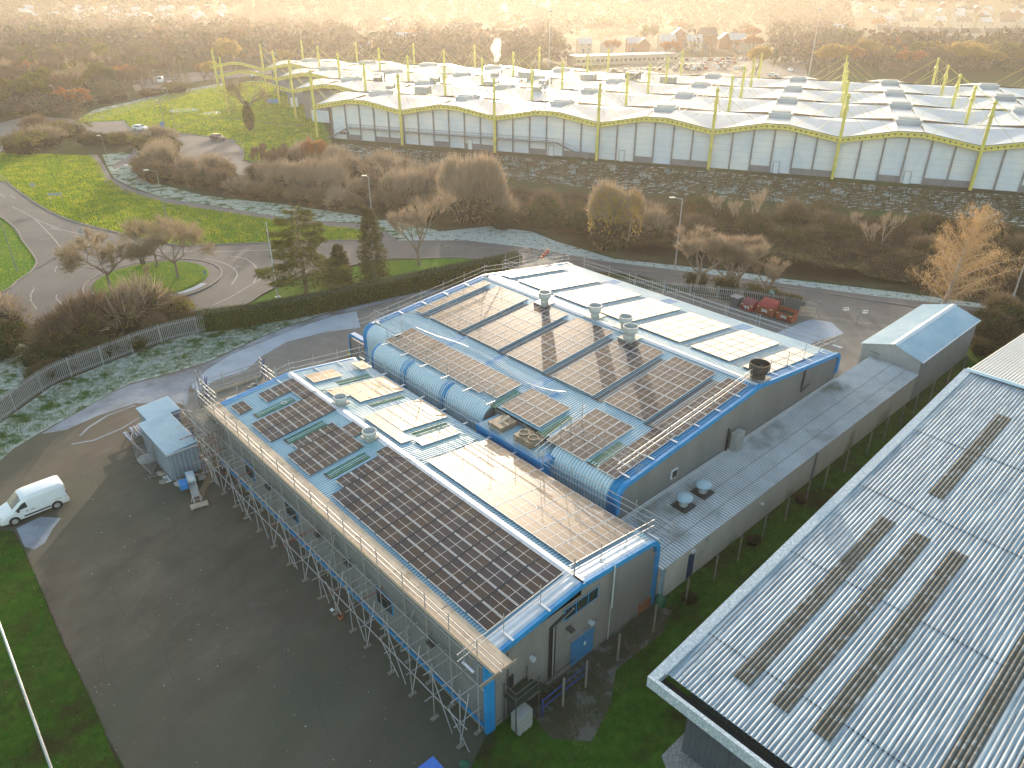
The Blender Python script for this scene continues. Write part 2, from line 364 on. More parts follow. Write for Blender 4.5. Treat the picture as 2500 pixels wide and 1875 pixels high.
# lawns
sheet('lawn',PX((0,375),(150,376),(228,380),(245,400),(262,432),(316,465),(411,494),(538,513),(727,541),(885,556),(948,577),(948,588),(847,588),(679,593),(490,600),(427,599),(335,583),(285,569),(221,553),(158,534),(95,502),(32,458),(-30,415),(-120,385)),.004,M['lawn'],smooth=False)
sheet('lawn',PX((250,378),(300,372),(345,385),(350,440),(500,478),(700,500),(900,530),(1060,560),(1130,586),(1060,586),(960,580),(885,546),(727,536),(600,516),(538,505),(411,486),(325,458),(280,437),(262,408)),.004,M['frostgrass'],smooth=False)
sheet('lawn',PX((183,301),(200,285),(420,228),(560,206),(640,196),(730,225),(790,300),(810,345),(700,385),(640,400),(594,390),(594,366),(570,342),(427,325),(325,317),(301,295)),.004,M['lawn'],smooth=False)
sheet('frosted_lawn',PX((190,292),(230,268),(420,224),(545,203),(560,208),(430,243),(320,268),(230,298)),.008,M['frostgrass'],smooth=False)
sheet('lawn',PX((-140,470),(19,540),(57,588),(85,627),(89,644),(73,666),(41,688),(0,716),(-140,760)),.004,M['lawn'],smooth=False)
sheet('lawn',PX((470,778),(585,755),(633,727),(679,702),(704,686),(926,638),(1011,634),(1140,628),(1260,645),(1250,668),(1100,690),(900,725),(600,790),(500,806)),.004,M['lawn'],smooth=False)
sheet('verge',PX((-60,770),(32,795),(120,812),(300,818),(470,780),(500,812),(395,837),(253,890),(126,943),(0,1034),(-120,1100)),.004,M['scrubsoil'],smooth=False)
sheet('verge',PX((20,830),(85,850),(75,905),(30,960),(-60,1000),(-80,900)),.008,M['frostgrass'],smooth=True)
sheet('verge',PX((-180,1230),(-120,1100),(0,1034),(126,943),(253,890),(395,837),(502,806),(700,762),(900,722),(1100,684),(1100,694),(1075,697),(916,735),(821,757),(695,798),(600,839),(506,884),(411,912),(316,937),(275,956),(221,988),(158,1023),(95,1058),(32,1096),(-40,1160),(-120,1240)),.008,M['frostgrass'],smooth=False)
sheet('verge',PX((948,590),(1075,565),(1200,552),(1300,566),(1360,590),(1500,632),(1800,664),(1923,682),(2116,704),(2230,718),(2401,742),(2560,752),(2560,762),(2401,752),(2148,724),(1923,694),(1800,678),(1478,640),(1300,606),(1138,588)),.008,M['frostverge'],smooth=False)
sheet('grass_strip',[tuple(W(s,t).xy) for s,t in ((-.3,51.5),(-.3,14.2),(.1,13.6),(.1,.2),(-.6,.2),(-.8,-2),(-5,-5.5),(-14,-9),(-14,20),(-9,70),(3,72),(3,66))],.008,M['rank'],smooth=False)
# roads
sheet('road',PX((-100,375),(0,428),(32,457),(95,501),(158,533),(221,552),(285,568),(335,582),(427,598),(490,599),(679,592),(847,587),(948,587),(1138,587),(1300,606),(1478,638),(1800,678),(1923,694),(2148,724),(2560,770),(2560,850),(2173,799),(1990,773),(1900,742),(1675,705),(1561,672),(1300,648),(1138,632),(1075,630),(926,635),(704,682),(679,698),(633,723),(585,751),(475,775),(300,815),(120,808),(32,789),(0,770),(-140,735),(-140,725),(0,716),(41,688),(73,666),(89,644),(85,628),(57,590),(19,542),(-120,450)),.012,M['road'],smooth=False)
sheet('footpath',PX((216,378),(237,378),(256,405),(272,435),(325,462),(411,486),(538,506),(600,516),(727,537),(885,547),(948,568),(970,587),(925,587),(885,561),(727,546),(600,527),(538,517),(411,498),(316,474),(255,447),(238,410)),.012,M['path'],smooth=False)
sheet('footpath',PX((272,408),(280,400),(318,380),(326,360),(336,362),(334,384),(300,404),(280,414)),.012,M['path'],smooth=False)
sheet('car_park',PX((183,300),(301,295),(325,317),(427,325),(570,342),(594,366),(592,392),(655,410),(640,430),(560,425),(431,402),(432,368),(325,348),(203,327)),.012,M['road'],smooth=False)
sheet('road',PX((-160,400),(-30,330),(0,300),(70,283),(170,290),(200,300),(190,322),(90,318),(40,345),(0,372),(-100,420)),.016,M['road'],smooth=False)
sheet('road',PX((320,200),(345,188),(450,178),(640,168),(760,160),(760,170),(640,182),(480,198),(420,215),(330,222)),.012,M['road'],smooth=False)
sheet('road',PX((1865,196),(1890,160),(1910,125),(1925,105),(1945,90),(1960,92),(1955,110),(1960,140),(1975,196)),.012,M['road'],smooth=False)
sheet('car_park',PX((1330,192),(1640,140),(1890,140),(1880,205),(1500,205)),.008,M['road'],smooth=False)
def loc_poly(*l): return [tuple(W(s,t).xy) for s,t in l]
sheet('yard',[(p.x,p.y) for p in PX((1075,697),(916,735),(821,757),(695,798),(600,839),(506,884),(411,912),(316,937),(275,956),(221,988),(158,1023),(95,1058),(32,1096),(-40,1160),(-120,1240),(-60,1290),(32,1297),(61,1347),(108,1456),(152,1564),(202,1666),(235,1738),(260,1799),(304,1875),(330,1960))]+loc_poly((-6,-14),(-5,-5),(-.9,-1.8),(0,0),(30,0.1),(36,12),(48,44)),.012,M['yard'],smooth=False)
sheet('frosted_yard',PX((1075,700),(916,738),(821,760),(695,801),(600,842),(506,887),(411,915),(316,940),(275,958),(221,990),(158,1025),(100,1060),(160,1050),(240,1015),(330,985),(440,985),(480,1010),(520,1000),(620,900),(870,840),(1050,740)),.016,M['frostyard'],smooth=True)
sheet('concrete_apron',PX((455,1000),(462,945),(500,905),(560,868),(640,835),(760,790),(900,748),(1040,718),(1110,704),(1160,720),(900,850),(560,960),(520,1030),(540,1120),(500,1090)),.020,M['concrete'],smooth=True)
sheet('frosted_apron',PX((468,940),(505,903),(565,866),(640,836),(760,790),(870,760),(880,800),(790,812),(700,835),(640,870),(600,905),(520,930),(480,975)),.024,M['frostconc'],smooth=True)
sheet('yard_slab',loc_poly((4.1,44.5),(4.1,52),(-.2,52),(0,66),(2,70),(9,67.8),(15.5,64.8),(24,61.5),(32,58),(38,52),(44,46),(36,44)),.016,M['concrete'],smooth=False)
sheet('frosted_slab',loc_poly((13,53),(12,58),(11,62),(13.5,64),(15.5,63),(16,58),(16.5,54)),.020,M['frostconc'],smooth=True)
sheet('frost_patch',[(p.x,p.y) for p in PX((40,1290),(60,1335),(85,1342),(110,1325),(130,1290),(150,1265),(100,1262))],.016,M['frostyard'],smooth=True)
sheet('gravel_edge',loc_poly((-7.8,5.0),(-6.9,5.6),(-6.9,8),(-30,8),(-30,4)),.012,M['gravel'],smooth=False)
# rough bank in front of the distribution building (frost clumps), bramble floor nearer
sheet('rough_bank',PX((820,352),(1000,365),(1300,385),(1700,415),(2050,445),(2400,472),(2600,490),(2600,560),(2300,530),(2000,500),(1700,480),(1400,455),(1150,425),(1000,415),(860,385)),.012,M['frostrough'],smooth=True,step=6)
sheet('bramble_floor',PX((640,410),(860,400),(1000,425),(1400,470),(1700,500),(2000,520),(2600,585),(2600,748),(2401,738),(2116,700),(1923,678),(1500,628),(1360,585),(1300,562),(1200,548),(1075,560),(900,528),(700,498),(500,470),(360,430),(345,385)),.008,M['scrubsoil'],smooth=True,step=6)
# traffic island
C0=(G(196,704)+G(532,672))/2+Vector((.3,.5,0)); Rk=8.4
def disc(c,r,z,n=64,sq=1.): return [Vector((c.x+r*math.cos(2*math.pi*i/n),c.y+r*sq*math.sin(2*math.pi*i/n),z)) for i in range(n)]
mb=MB(); mb.poly(disc(C0,Rk,.10)); o=struct('island_ring',mb,M['path'])
mb=MB(); mb.poly(disc(C0+Vector((-.4,.2,0)),6.9,.22))
a=disc(C0+Vector((-.4,.2,0)),6.9,.22);b=disc(C0+Vector((-.4,.2,0)),7.1,.10)
for i in range(64): mb.quad(b[i],b[(i+1)%64],a[(i+1)%64],a[i])
struct('island_lawn',mb,M['lawn'])
mb=MB()
for i in range(64):
    t0=2*math.pi*i/64; t1=2*math.pi*(i+1)/64; tm=math.degrees(t0)
    if 215<tm<345 :
        c=C0+Vector((-.1,0,0))
        q=lambda r,t:Vector((c.x+r*math.cos(t),c.y+r*math.sin(t),.125))
        mb.quad(q(6.9,t0),q(7.75,t0),q(7.75,t1),q(6.9,t1))
struct('frost_on_ring',mb,M['frostconc'])
kerb('kerb',[p.xy for p in disc(C0,Rk,.1,48)],closed=True,w=.25,h=.16)
kerb('kerb',[p.xy for p in PX((-100,375),(0,428),(32,457),(95,501),(158,533),(221,552),(285,568),(335,582),(427,598),(490,599),(679,592),(847,587),(930,587))])
kerb('kerb',[p.xy for p in PX((-120,450),(19,542),(57,590),(85,628),(89,644),(73,666),(41,688),(0,716),(-140,725))])
kerb('kerb',[p.xy for p in PX((-140,735),(0,770),(32,789),(120,808),(250,815))])
kerb('kerb',[p.xy for p in PX((475,775),(585,751),(633,723),(679,698),(704,682),(926,635),(1011,632),(1140,630),(1300,647))])
kerb('kerb',[p.xy for p in PX((1075,600),(1300,616),(1478,650),(1800,690),(1923,703),(2148,737),(2330,762),(2560,790))],w=.16,h=.09)
kerb('kerb',[p.xy for p in PX((301,294),(325,317),(427,325),(570,342),(594,366),(592,392))])
# splitter island with its sign
sp=PX((186,594),(215,588),(245,594),(290,612),(245,607),(205,602))
mb=MB(); mb.poly([Vector((p.x,p.y,.12)) for p in sp])
for i in range(len(sp)):
    a=sp[i];b=sp[(i+1)%len(sp)]; mb.quad(a,b,b+Z*.12,a+Z*.12)
struct('splitter_island',mb,M['kerb'])
# painted markings
def marks(l,w=.13,dash=None,z=.018):
    mb=MB()
    for pts in l:
        ps=[G(*p) for p in pts]
        if dash:
            ps=subdiv([Vector((p.x,p.y,0)) for p in ps],False,.6)
            k=0
            while k<len(ps)-1:
                e=min(k+dash[0],len(ps)-1); ribbon(mb,ps[k:e+1],w,z,False,1); k=e+dash[1]
        else: ribbon(mb,ps,w,z)
    return struct('road_marking',mb,M['mark'])
marks([[(30,505),(57,518),(80,531),(110,560),(140,593),(155,617),(168,632),(166,642),(160,646)],[(82,533),(110,545),(150,561),(190,570),(230,580)],
 [(125,556),(150,565)],[(180,575),(216,586)],[(0,473),(13,482)],[(26,476),(37,485)]])
marks([[(395,613),(470,614),(560,614),(685,609)],[(500,631),(540,640),(570,655),(580,672),(565,695)],[(560,625),(600,632),(625,652),(629,670),(619,691)],[(662,666),(640,680),(619,692),(560,727),(520,745)],
 [(138,720),(137,730),(150,742),(180,752)],[(85,702),(75,720),(76,735),(90,755)],[(575,652),(592,650)],[(134,664),(138,650)],[(98,585),(122,582)]])
marks([[(433,402),(465,399),(480,392)],[(520,398),(535,395),(541,386)],[(600,418),(618,409)],[(617,420),(640,412)],[(440,390),(520,392),(592,396)],[(1890,196),(1925,130)]],w=.12)
mb=MB()
for cx,cy in ((2065,754),(2112,761)):
    for i in range(4):
        for r,(ya,yb) in enumerate(((-4,-1.5),(0,4.5))):
            x0=cx-6+i*3.6; q=PX((x0+r*-.6,cy+yb),(x0+2-r*.6,cy+yb+.4),(x0+2.2,cy+ya+.4),(x0+.2,cy+ya)); mb.quad(*[Vector((p.x,p.y,.02)) for p in q])
struct('road_marking',mb,mat('fresh_road_paint',(.75,.76,.78),(.65,.66,.68),scale=3))
# ================================================================ BUILDING A (front) 
LA=32.9; WA=13.6; EA=5.2; RA=5.95
def zA(t): return EA+(RA-EA)*t/6.8 if t<=6.8 else RA-(RA-EA)*(t-6.8)/6.8
bA=thing('industrial_unit','grey clad industrial unit with blue trim and solar panels, scaffolded along its long side','building',W(0,0))
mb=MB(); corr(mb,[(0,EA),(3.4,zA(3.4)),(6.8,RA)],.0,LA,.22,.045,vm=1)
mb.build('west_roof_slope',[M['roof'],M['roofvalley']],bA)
mb=MB()
rr=1.0; pth=[(6.8,RA)]; 
tE=WA-rr; ze=zA(tE)
pth.append((tE,ze))
for k in range(1,7):
    a=math.pi/2*k/6; pth.append((tE+rr*math.sin(a),ze-rr+rr*math.cos(a)))
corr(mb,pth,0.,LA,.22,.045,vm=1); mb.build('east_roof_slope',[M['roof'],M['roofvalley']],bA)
mb=MB()
for k in range(-1,2,2): 
    mb.poly([W(-.05,6.8,RA+.10),W(LA+.05,6.8,RA+.10),W(LA+.05,6.8+k*.33,zA(6.8+k*.33)+.07),W(-.05,6.8+k*.33,zA(6.8+k*.33)+.07)][::k])
mb.build('ridge_capping',M['ridge'],bA)
# teal mossy frost stripe patches
mb=MB()
for (s0,s1,t0,t1) in ((18.9,22.4,4.9,6.6),(23.4,24.9,5.2,6.6),(24.9,29.4,6.0,6.5),(15.0,19.0,5.6,6.65)):
    corr(mb,[(t0,zA(t0)),(t1,zA(t1))],s0,s1,.2,.035,lift=.006)
for (s0,s1,t0,t1) in ((28.3,29.8,7.3,9.0),(22.5,26.2,7.4,8.6),(14.95,16.6,7.5,12.4),(17.9,19.2,8.5,12.4)):
    corr(mb,[(t0,zA(t0)),(t1,zA(t1))],s0,s1,.2,.035,lift=.006)
mb.build('mossy_roof_sheet',M['roofteal'],bA)
# walls
mb=MB(); corrwall(mb,W(0,0),W(LA,0),.35,EA-.05,.2,.03,-VV); mb.build('long_wall',M['grey'],bA)
mb=MB(); corrwall(mb,W(0,WA),W(LA,WA),.0,EA-.9,.2,.03,VV); mb.build('side_wall',M['grey'],bA)
mb=MB(); corrwall(mb,W(0,0.02),W(0,WA-.05),.3,lambda f:min(zA(f*WA),5.2 if f<.5 else zA(f*WA)-(.9 if f>.97 else 0))-.05,.16,.025,-UU)
mb.build('gable_wall',M['cream'],bA)
mb=MB(); corrwall(mb,W(LA,0.02),W(LA,WA-.05),.0,lambda f:zA(f*WA)-(.9 if f>.97 else 0)-.1,.2,.03,UU); mb.build('far_gable_wall',M['cream'],bA)
mb=MB(); mb.lbox(-.06,.06,0,WA,0,.3); mb.lbox(0,LA,-.06,.10,0,.34); mb.build('plinth',M['plinth'],bA)
def trim_path(mb,path,s,w,th):
    """flat band following (t,z) path at face s; w = depth below, th = thickness along s"""
    n=len(path)
    for i in range(n-1):
        (t0,z0),(t1,z1)=path[i],path[i+1]
        def nrm(i):
            a=path[max(0,i-1)];b=path[min(n-1,i+1)]; d=Vector((b[0]-a[0],b[1]-a[1])); d.normalize(); return Vector((d.y,-d.x))
        na=nrm(i)*w; nb=nrm(i+1)*w
        o0,o1=W(s,t0,z0),W(s,t1,z1); i0,i1=W(s,t0+na.x,z0+na.y),W(s,t1+nb.x,z1+nb.y)
        b0,b1=o0+UU*th,o1+UU*th; c0,c1=i0+UU*th,i1+UU*th
        mb.quad(o0,o1,b1,b0); mb.quad(i0,i1,o1,o0); mb.quad(c0,c1,i1,i0); mb.quad(b0,b1,c1,c0)
def gab_path(zf,t0,t1,tr,r,left=False,right=True,zb=None):
    p=[]
    if left:
        zc=zf(t0+r)
        p.append((t0,zb if zb is not None else 0))
        for k in range(0,7):
            a=math.pi/2*(1-k/6); p.append((t0+r-r*math.sin(a),zc-r+r*math.cos(a)))
    else: p.append((t0,zf(t0)))
    p.append((tr,zf(tr)))
    if right:
        zc=zf(t1-r)
        for k in range(0,7):
            a=math.pi/2*k/6; p.append((t1-r+r*math.sin(a),zc-r+r*math.cos(a)))
        p.append((t1,zb if zb is not None else 0))
    else: p.append((t1,zf(t1)))
    return p
zA2=lambda t:zA(t)+.10
mb=MB(); trim_path(mb,gab_path(zA2,-.06,WA+.06,6.8,1.06,False,True,.0),-.14,.34,.2); mb.build('gable_trim',M['blue'],bA)
mb=MB(); trim_path(mb,gab_path(zA2,-.06,WA+.06,6.8,1.06,False,True,.0),LA-.08,.3,.2); mb.build('far_gable_trim',M['blue'],bA)
mb=MB(); mb.lbox(-.12,.10,-.12,.12,0,EA+.02); mb.lbox(-.15,.0,.12,.42,0.02,EA-.12); mb.build('corner_trim',M['blue'],bA)
mb=MB(); mb.lbox(0.2,LA,-.13,-.05,.34,.52); mb.build('base_trim',M['blue'],bA)
# blue edge sheets near the gable
mb=MB()
for i in range(5):
    s0=.1+i*.19
    mb.quad(W(s0,.1,zA(.1)+.055+.03*(i%2)),W(s0+.19,.1,zA(.1)+.055+.03*((i+1)%2)),W(s0+.19,6.6,zA(6.6)+.055+.03*((i+1)%2)),W(s0,6.6,zA(6.6)+.055+.03*(i%2)))
    mb.quad(W(s0,7.0,zA(7.0)+.055+.03*(i%2)),W(s0+.19,7.0,zA(7.0)+.055+.03*((i+1)%2)),W(s0+.19,12.6,zA(12.6)+.055+.03*((i+1)%2)),W(s0,12.6,zA(12.6)+.055+.03*(i%2)))
mb.build('verge_flashing',M['ridge'],bA)
mb=MB(); mb.quad(W(LA-.5,.1,zA(.1)+.07),W(LA-.05,.1,zA(.1)+.09),W(LA-.05,6.6,zA(6.6)+.09),W(LA-.5,6.6,zA(6.6)+.07)); mb.build('far_verge_flashing',M['blueroof'],bA)
# window (three lights), double door, lights, pipes
win=None
mb=MB(); mb.lbox(-.07,-.03,5.45,8.15,4.10,4.95); f=mb.build('window',M['blue'],bA)
for a,b in ((5.52,6.32),(6.40,7.28),(7.36,8.08)):
    mb=MB(); mb.lbox(-.085,-.06,a,b,4.17,4.88); mb.build('pane',M['glass'],f)
mb=MB(); mb.lbox(-.10,-.0,5.35,8.25,4.97,5.02); mb.build('window_flashing',M['cream'],bA)
mb=MB(); mb.lbox(-.08,-.02,6.15,8.0,.1,2.25); d=mb.build('double_door',M['doorblue'],bA)
for a,b in ((6.2,7.05),(7.09,7.95)):
    mb=MB(); mb.lbox(-.11,-.075,a,b,.15,2.2); mb.build('door_leaf',M['doorblue'],d)
mb=MB(); mb.lbox(-.13,-.11,7.15,7.3,1.1,1.35); mb.build('door_notice',M['white'],d)
mb=MB(); mb.lbox(-.25,0,5.95,8.2,2.3,2.36); mb.build('door_hood',M['cream'],bA)
for (t,z) in ((7.6,2.62),(3.0,3.3),(.75,4.35)):
    mb=MB(); mb.lbox(-.34,-.04,t-.12,t+.12,z-.1,z+.08); mb.build('wall_light',M['vent'],bA)
mb=MB(); mb.lbox(-.45,-.04,5.65,5.95,3.35,3.5); mb.build('wall_louvre',M['darksteel'],bA)
for k,tt in enumerate((4.35,4.5,4.62,4.72)):
    mb=MB(); mb.tube(W(-.12,tt,.5),W(-.12,tt,4.4-k*.02),.045); mb.tube(W(-.12,tt,4.4-k*.02),W(-.12,tt+1.5,4.75-k*.03),.045); mb.build('wall_pipe',[M['steel'] if k==2 else M['black']],bA)
mb=MB(); mb.tube(W(-.2,9.3,2.6),W(-.2,9.3,5.75),.055); mb.tube(W(-.12,9.3,0),W(-.12,9.3,2.6),.03); mb.build('downpipe',M['vent'],bA)
mb=MB(); mb.lbox(-.10,-.03,1.35,1.75,2.2,3.0); mb.build('small_window',M['black'],bA)
mb=MB(); mb.tube(W(-.1,1.35,0),W(-.1,1.35,4.9),.03); mb.build('downpipe',M['darksteel'],bA)
mb=MB(); mb.lbox(-.14,-.02,12.2,13.4,0,.75); mb.build('brick_base',M['terracotta'],bA)
# long wall openings behind the scaffold
for s,h in ((8.2,1.2),(19.5,1.1),(26.,1.3)):
    mb=MB(); mb.lbox(s,s+1.7,-.07,-.03,2.0,2.0+h); f=mb.build('window',M['blue'],bA)
    mb=MB(); mb.lbox(s+.08,s+1.62,-.09,-.065,2.08,1.92+h); mb.build('pane',M['glass'],f)
for s in (4.,12.5,16.,23.):
    mb=MB(); mb.lbox(s,s+.6,-.35,-.04,3.0,3.25); mb.build('wall_lamp',M['darksteel'],bA)
# rooflights A
def rooflight(par,s0,s1,t0,t1,zf,m,name='rooflight',cap=True,cl=.03):
    mb=MB(); corr(mb,[(t0,zf(t0)),(t1,zf(t1))],s0,s1,.16,.035,lift=cl,shape='sin'); o=mb.build(name,m,par)
    if cap:
        mb=MB(); mb.quad(W(s0,t0-.16,zf(t0)+.075),W(s1,t0-.16,zf(t0)+.075),W(s1,t0-.02,zf(t0)+.085),W(s0,t0-.02,zf(t0)+.085)); mb.build('rooflight_flashing',M['black'],o)
    return o
for s0,s1 in ((28.6,29.45),(23.75,24.6),(18.05,18.9)): rooflight(bA,s0,s1,2.1,5.15,zA,M['rooflightgreen'])
for s0,s1 in ((28.6,29.5),(23.8,24.65),(18.05,18.95)): rooflight(bA,s0,s1,9.0,12.1,zA,M['rooflightgreen'],cap=False)
# ================================================================ BUILDING B (large, behind)
TW,TR,TE=14.6,31.,44.6; S0,S1=4.2,36.6
def zB(t): return 6.0+1.5*(t-15.5)/15.5 if t<=31 else 7.5-1.6*(t-31)/13.
bB=thing('industrial_unit','large industrial unit with blue rounded trim, row of roof vents and wide solar roof','building',W(S0,TW))
def curve(t0,zc,r,left=True,zb=0.,n=8):
    out=[]
    for k in range(n+1):
        a=math.pi/2*k/n
        if left: out.append((t0+r-r*math.cos(a),zc-r+r*math.sin(a)))
        else: out.append((t0-r+r*math.sin(a),zc-r+r*math.cos(a)))
    return ([(t0,zb)]+out) if left else (out+[(t0,zb)])
ra=1.12
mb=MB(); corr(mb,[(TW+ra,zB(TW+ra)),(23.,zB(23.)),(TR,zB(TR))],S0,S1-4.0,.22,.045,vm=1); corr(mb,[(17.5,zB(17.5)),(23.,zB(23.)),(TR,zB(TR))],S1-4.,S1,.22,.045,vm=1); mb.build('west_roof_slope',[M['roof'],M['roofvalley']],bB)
mb=MB(); corr(mb,[(TR,zB(TR)),(38.,zB(38.))]+curve(TE,zB(TE-1.),1.,False,0.),S0,S1,.2,.035); mb.build('east_roof_slope',M['roof'],bB)
def eave(s0,s1,t0,m,nm,pitch=.26,z0=0.):
    mb=MB(); corr(mb,curve(t0,zB(t0+ra),ra,True,z0),s0,s1,pitch,.06,vm=1); return mb.build(nm,[m,M['roofvalley'] if m is M['roof'] else (M['roof'] if m is M['eavesheet'] else m)],bB)
eave(17.4,S1-4.2,TW,M['eavesheet'],'rounded_eave'); eave(S0+.75,10.3,TW,M['eavesheet'],'rounded_eave')
for se in (17.42,10.28,S1-4.18):
    mb=MB(); mb.poly([W(se,t,z) for t,z in curve(TW+.03,zB(TW+ra)-.03,ra,True,0)]+[W(se,TW+ra,0)]); mb.build('eave_end_plate',M['cream'],bB)
eave(S0,S0+.75,TW,M['blueroof'],'blue_eave_bay',.2); 
for a in (27.3,21.9): 
    mb=MB(); corr(mb,curve(TW,zB(TW+ra),ra,True,0),a,a+.95,.2,.05,lift=.02); mb.build('blue_eave_bay',M['blueroof'],bB)
eave(S1-4.2,S1-3.95,TW-.05,M['blue'],'eave_trim',.25)
eave(S1-3.95,S1-.5,16.3,M['eavesheet'],'recessed_eave')
mb=MB(); mb.lbox(S1-4.05,S1-3.97,14.7,16.4,0,5.3); mb.build('recess_wall',M['cream'],bB)
mb=MB(); mb.lbox(S1-2.6,S1-1.2,16.24,16.28,2.2,3.6); f=mb.build('window',M['blue'],bB)
mb=MB(); mb.lbox(S1-2.5,S1-1.3,16.21,16.24,2.3,3.5); mb.build('pane',M['glass'],f)
eave(S1-.5,S1-.2,16.25,M['blue'],'eave_trim',.3)
mb=MB(); corr(mb,[(TW+1.2,0),(TW+1.2,5.85)],9.9,17.4,.2,.03); mb.build('wall_behind_link',M['cream'],bB)
mb=MB()
for k in (-1,1): mb.poly([W(S0-.05,TR,zB(TR)+.12),W(S1+.05,TR,zB(TR)+.12),W(S1+.05,TR+k*.36,zB(TR+k*.36)+.075),W(S0-.05,TR+k*.36,zB(TR+k*.36)+.075)][::k])
mb.build('ridge_capping',M['ridge'],bB)
# near gable with rounded trim
def zBg(t): return zB(t)+.12
def gwall(s,sg,zb,nm,t0=TW,m='cream'):
    def top(f):
        t=t0+.1+f*(TE-t0-.2)
        if t<t0+ra: a=math.acos(min(1,(t0+ra-t)/ra)); return zB(t0+ra)-ra+ra*math.sin(a)-.05
        if t>TE-1.: a=math.asin(min(1,(t-(TE-1.))/1.)); return zB(TE-1.)-1.+math.cos(a)-.05
        return zB(t)-.02
    mb=MB(); corrwall(mb,W(s,t0+.1),W(s,TE-.1),zb,top,.18,.025,UU*sg); mb.build(nm,M[m],bB)
gwall(S0+.05,-1,3.1,'gable_wall'); gwall(S1-.05,1,0.,'far_gable_wall',16.3)
def bpath(t0,zb): 
    return [(t0-.06,zb)]+[(t,z+.1) for t,z in curve(t0-.06,zB(t0+ra),ra,True,0)[1:]]+[(TR,zB(TR)+.12)]+[(t,z+.1) for t,z in curve(TE+.06,zB(TE-1),1.,False,0)[:-1]]+[(TE+.06,zb)]
mb=MB(); trim_path(mb,bpath(TW,3.9),S0-.16,.36,.24); mb.build('gable_trim',M['blue'],bB)
mb=MB(); trim_path(mb,bpath(16.3,0),S1-.12,.34,.24); mb.build('far_gable_trim',M['blue'],bB)
# blue verge sheets
for (sa,sb,ta,tb) in ((S0+.08,S0+1.0,TW+ra,TR-.3),(S1-.75,S1-.05,17.6,TR-.3),(S0+.08,S0+.95,TR+.4,TE-1.)):
    mb=MB(); corr(mb,[(ta,zB(ta)),(tb,zB(tb))],sa,sb,.23,.05,lift=.045); mb.build('blue_verge_sheet',M['blueroof'],bB)
# end wing at the far left corner
mb=MB(); mb.lbox(S1,S1+2.6,16.2,16.5,0,4.2); mb.build('wing_wall',M['cream'],bB)
mb=MB(); trim_path(mb,[(0,0)],0,0,0) if False else None
pw=[]
for k in range(7):
    a=math.pi/2*k/6; pw.append((S1+2.7-.7+.7*math.sin(a),4.75-.7+.7*math.cos(a)))
pw=[(S1-.1,4.75)]+pw+[(S1+2.7,0)]
for i in range(len(pw)-1):
    (a,za),(b,zb)=pw[i],pw[i+1]
    mb.quad(W(a,16.1,za),W(b,16.1,zb),W(b,16.6,zb),W(a,16.6,za))
    c=Vector((S1+1.,2.5)); ia=Vector((a,za))+(c-Vector((a,za))).normalized()*.3; ib=Vector((b,zb))+(c-Vector((b,zb))).normalized()*.3
    mb.quad(W(a,16.09,za),W(ia.x,16.09,ia.y),W(ib.x,16.09,ib.y),W(b,16.09,zb))
mb.build('wing_trim',M['blue'],bB)
# flashing at the foot of the gable
mb=MB(); mb.quad(W(S0-.02,14.3,3.30),W(S0-.02,TE,3.30),W(S0-.30,TE,3.22),W(S0-.30,14.3,3.22)); mb.quad(W(S0-.30,14.3,3.22),W(S0-.30,TE,3.22),W(S0-.34,TE,3.14),W(S0-.34,14.3,3.14)); mb.build('foot_flashing',M['whiteclad'],bB)
# gable details
mb=MB(); mb.lbox(S0-.1,S0,20.45,21.15,3.9,4.6); f=mb.build('small_window',M['white'],bB)
mb=MB(); mb.lbox(S0-.13,S0-.1,20.53,21.07,3.98,4.52); mb.build('pane',M['glass'],f)
mb=MB(); mb.tube(W(S0-.1,38.2,6.5),W(S0-.1,38.2,4.3),.08); mb.tube(W(S0-.1,38.2,4.3),W(S0-.1,39.5,4.5),.08); mb.build('duct_pipe',M['darksteel'],bB)
mb=MB(); mb.tube(W(S0-.1,27.3,5.2),W(S0-.1,27.3,3.3),.07); mb.build('duct_pipe',M['black'],bB)
# roof lights B
for s0 in (11.6,6.6): rooflight(bB,s0,s0+.85,15.4,18.5,zB,M['rooflightgreen'])
rooflight(bB,17.0,17.75,15.5,18.3,zB,M['rooflightgreen'],cap=False)
for s0 in (6.5,11.5,16.95,22.4,27.7,33.2): rooflight(bB,s0,s0+.95,21.4,29.3,zB,M['rooflightdark'])
for s0 in (7.2,12.1,17.8,22.8,28.3,33.5): rooflight(bB,s0,s0+.75,32.9,41.2,zB,M['rooflightblue'],cap=False)
for s0 in (16.5,21.9,27.3): 
    mb=MB(); corr(mb,[(19.3,zB(19.3)),(21.3,zB(21.3))],s0,s0+.95,.2,.035,lift=.015); mb.build('blue_roof_sheet',M['blueroof'],bB)
for s0 in (14.2,): 
    mb=MB(); corr(mb,[(18.7,zB(18.7)),(20.2,zB(20.2))],s0,s0+.95,.2,.035,lift=.015); mb.build('blue_roof_sheet',M['blueroof'],bB)
mb=MB(); corr(mb,[(41.4,zB(41.4)),(43.4,zB(43.4))],12.0,13.2,.2,.035,lift=.015); corr(mb,[(41.4,zB(41.4)),(43.4,zB(43.4))],28.,29.2,.2,.035,lift=.015); corr(mb,[(41.4,zB(41.4)),(43.4,zB(43.4))],20.6,21.8,.2,.035,lift=.015);  mb.build('blue_roof_sheet',M['blueroof'],bB)
# link block between the two
mb=MB(); mb.lbox(10.0,17.0,13.68,15.75,0,5.42); lk=mb.build('link_block',M['blue'],bB)
mb=MB(); corr(mb,[(13.75,5.44),(15.75,5.5)],10.5,16.9,.2,.035); mb.build('link_roof',M['roof'],lk)
mb=MB(); mb.lbox(9.9,10.5,13.66,15.8,5.1,5.5); mb.lbox(9.9,17.05,13.62,13.72,5.1,5.52); mb.build('link_fascia',M['blue'],lk)
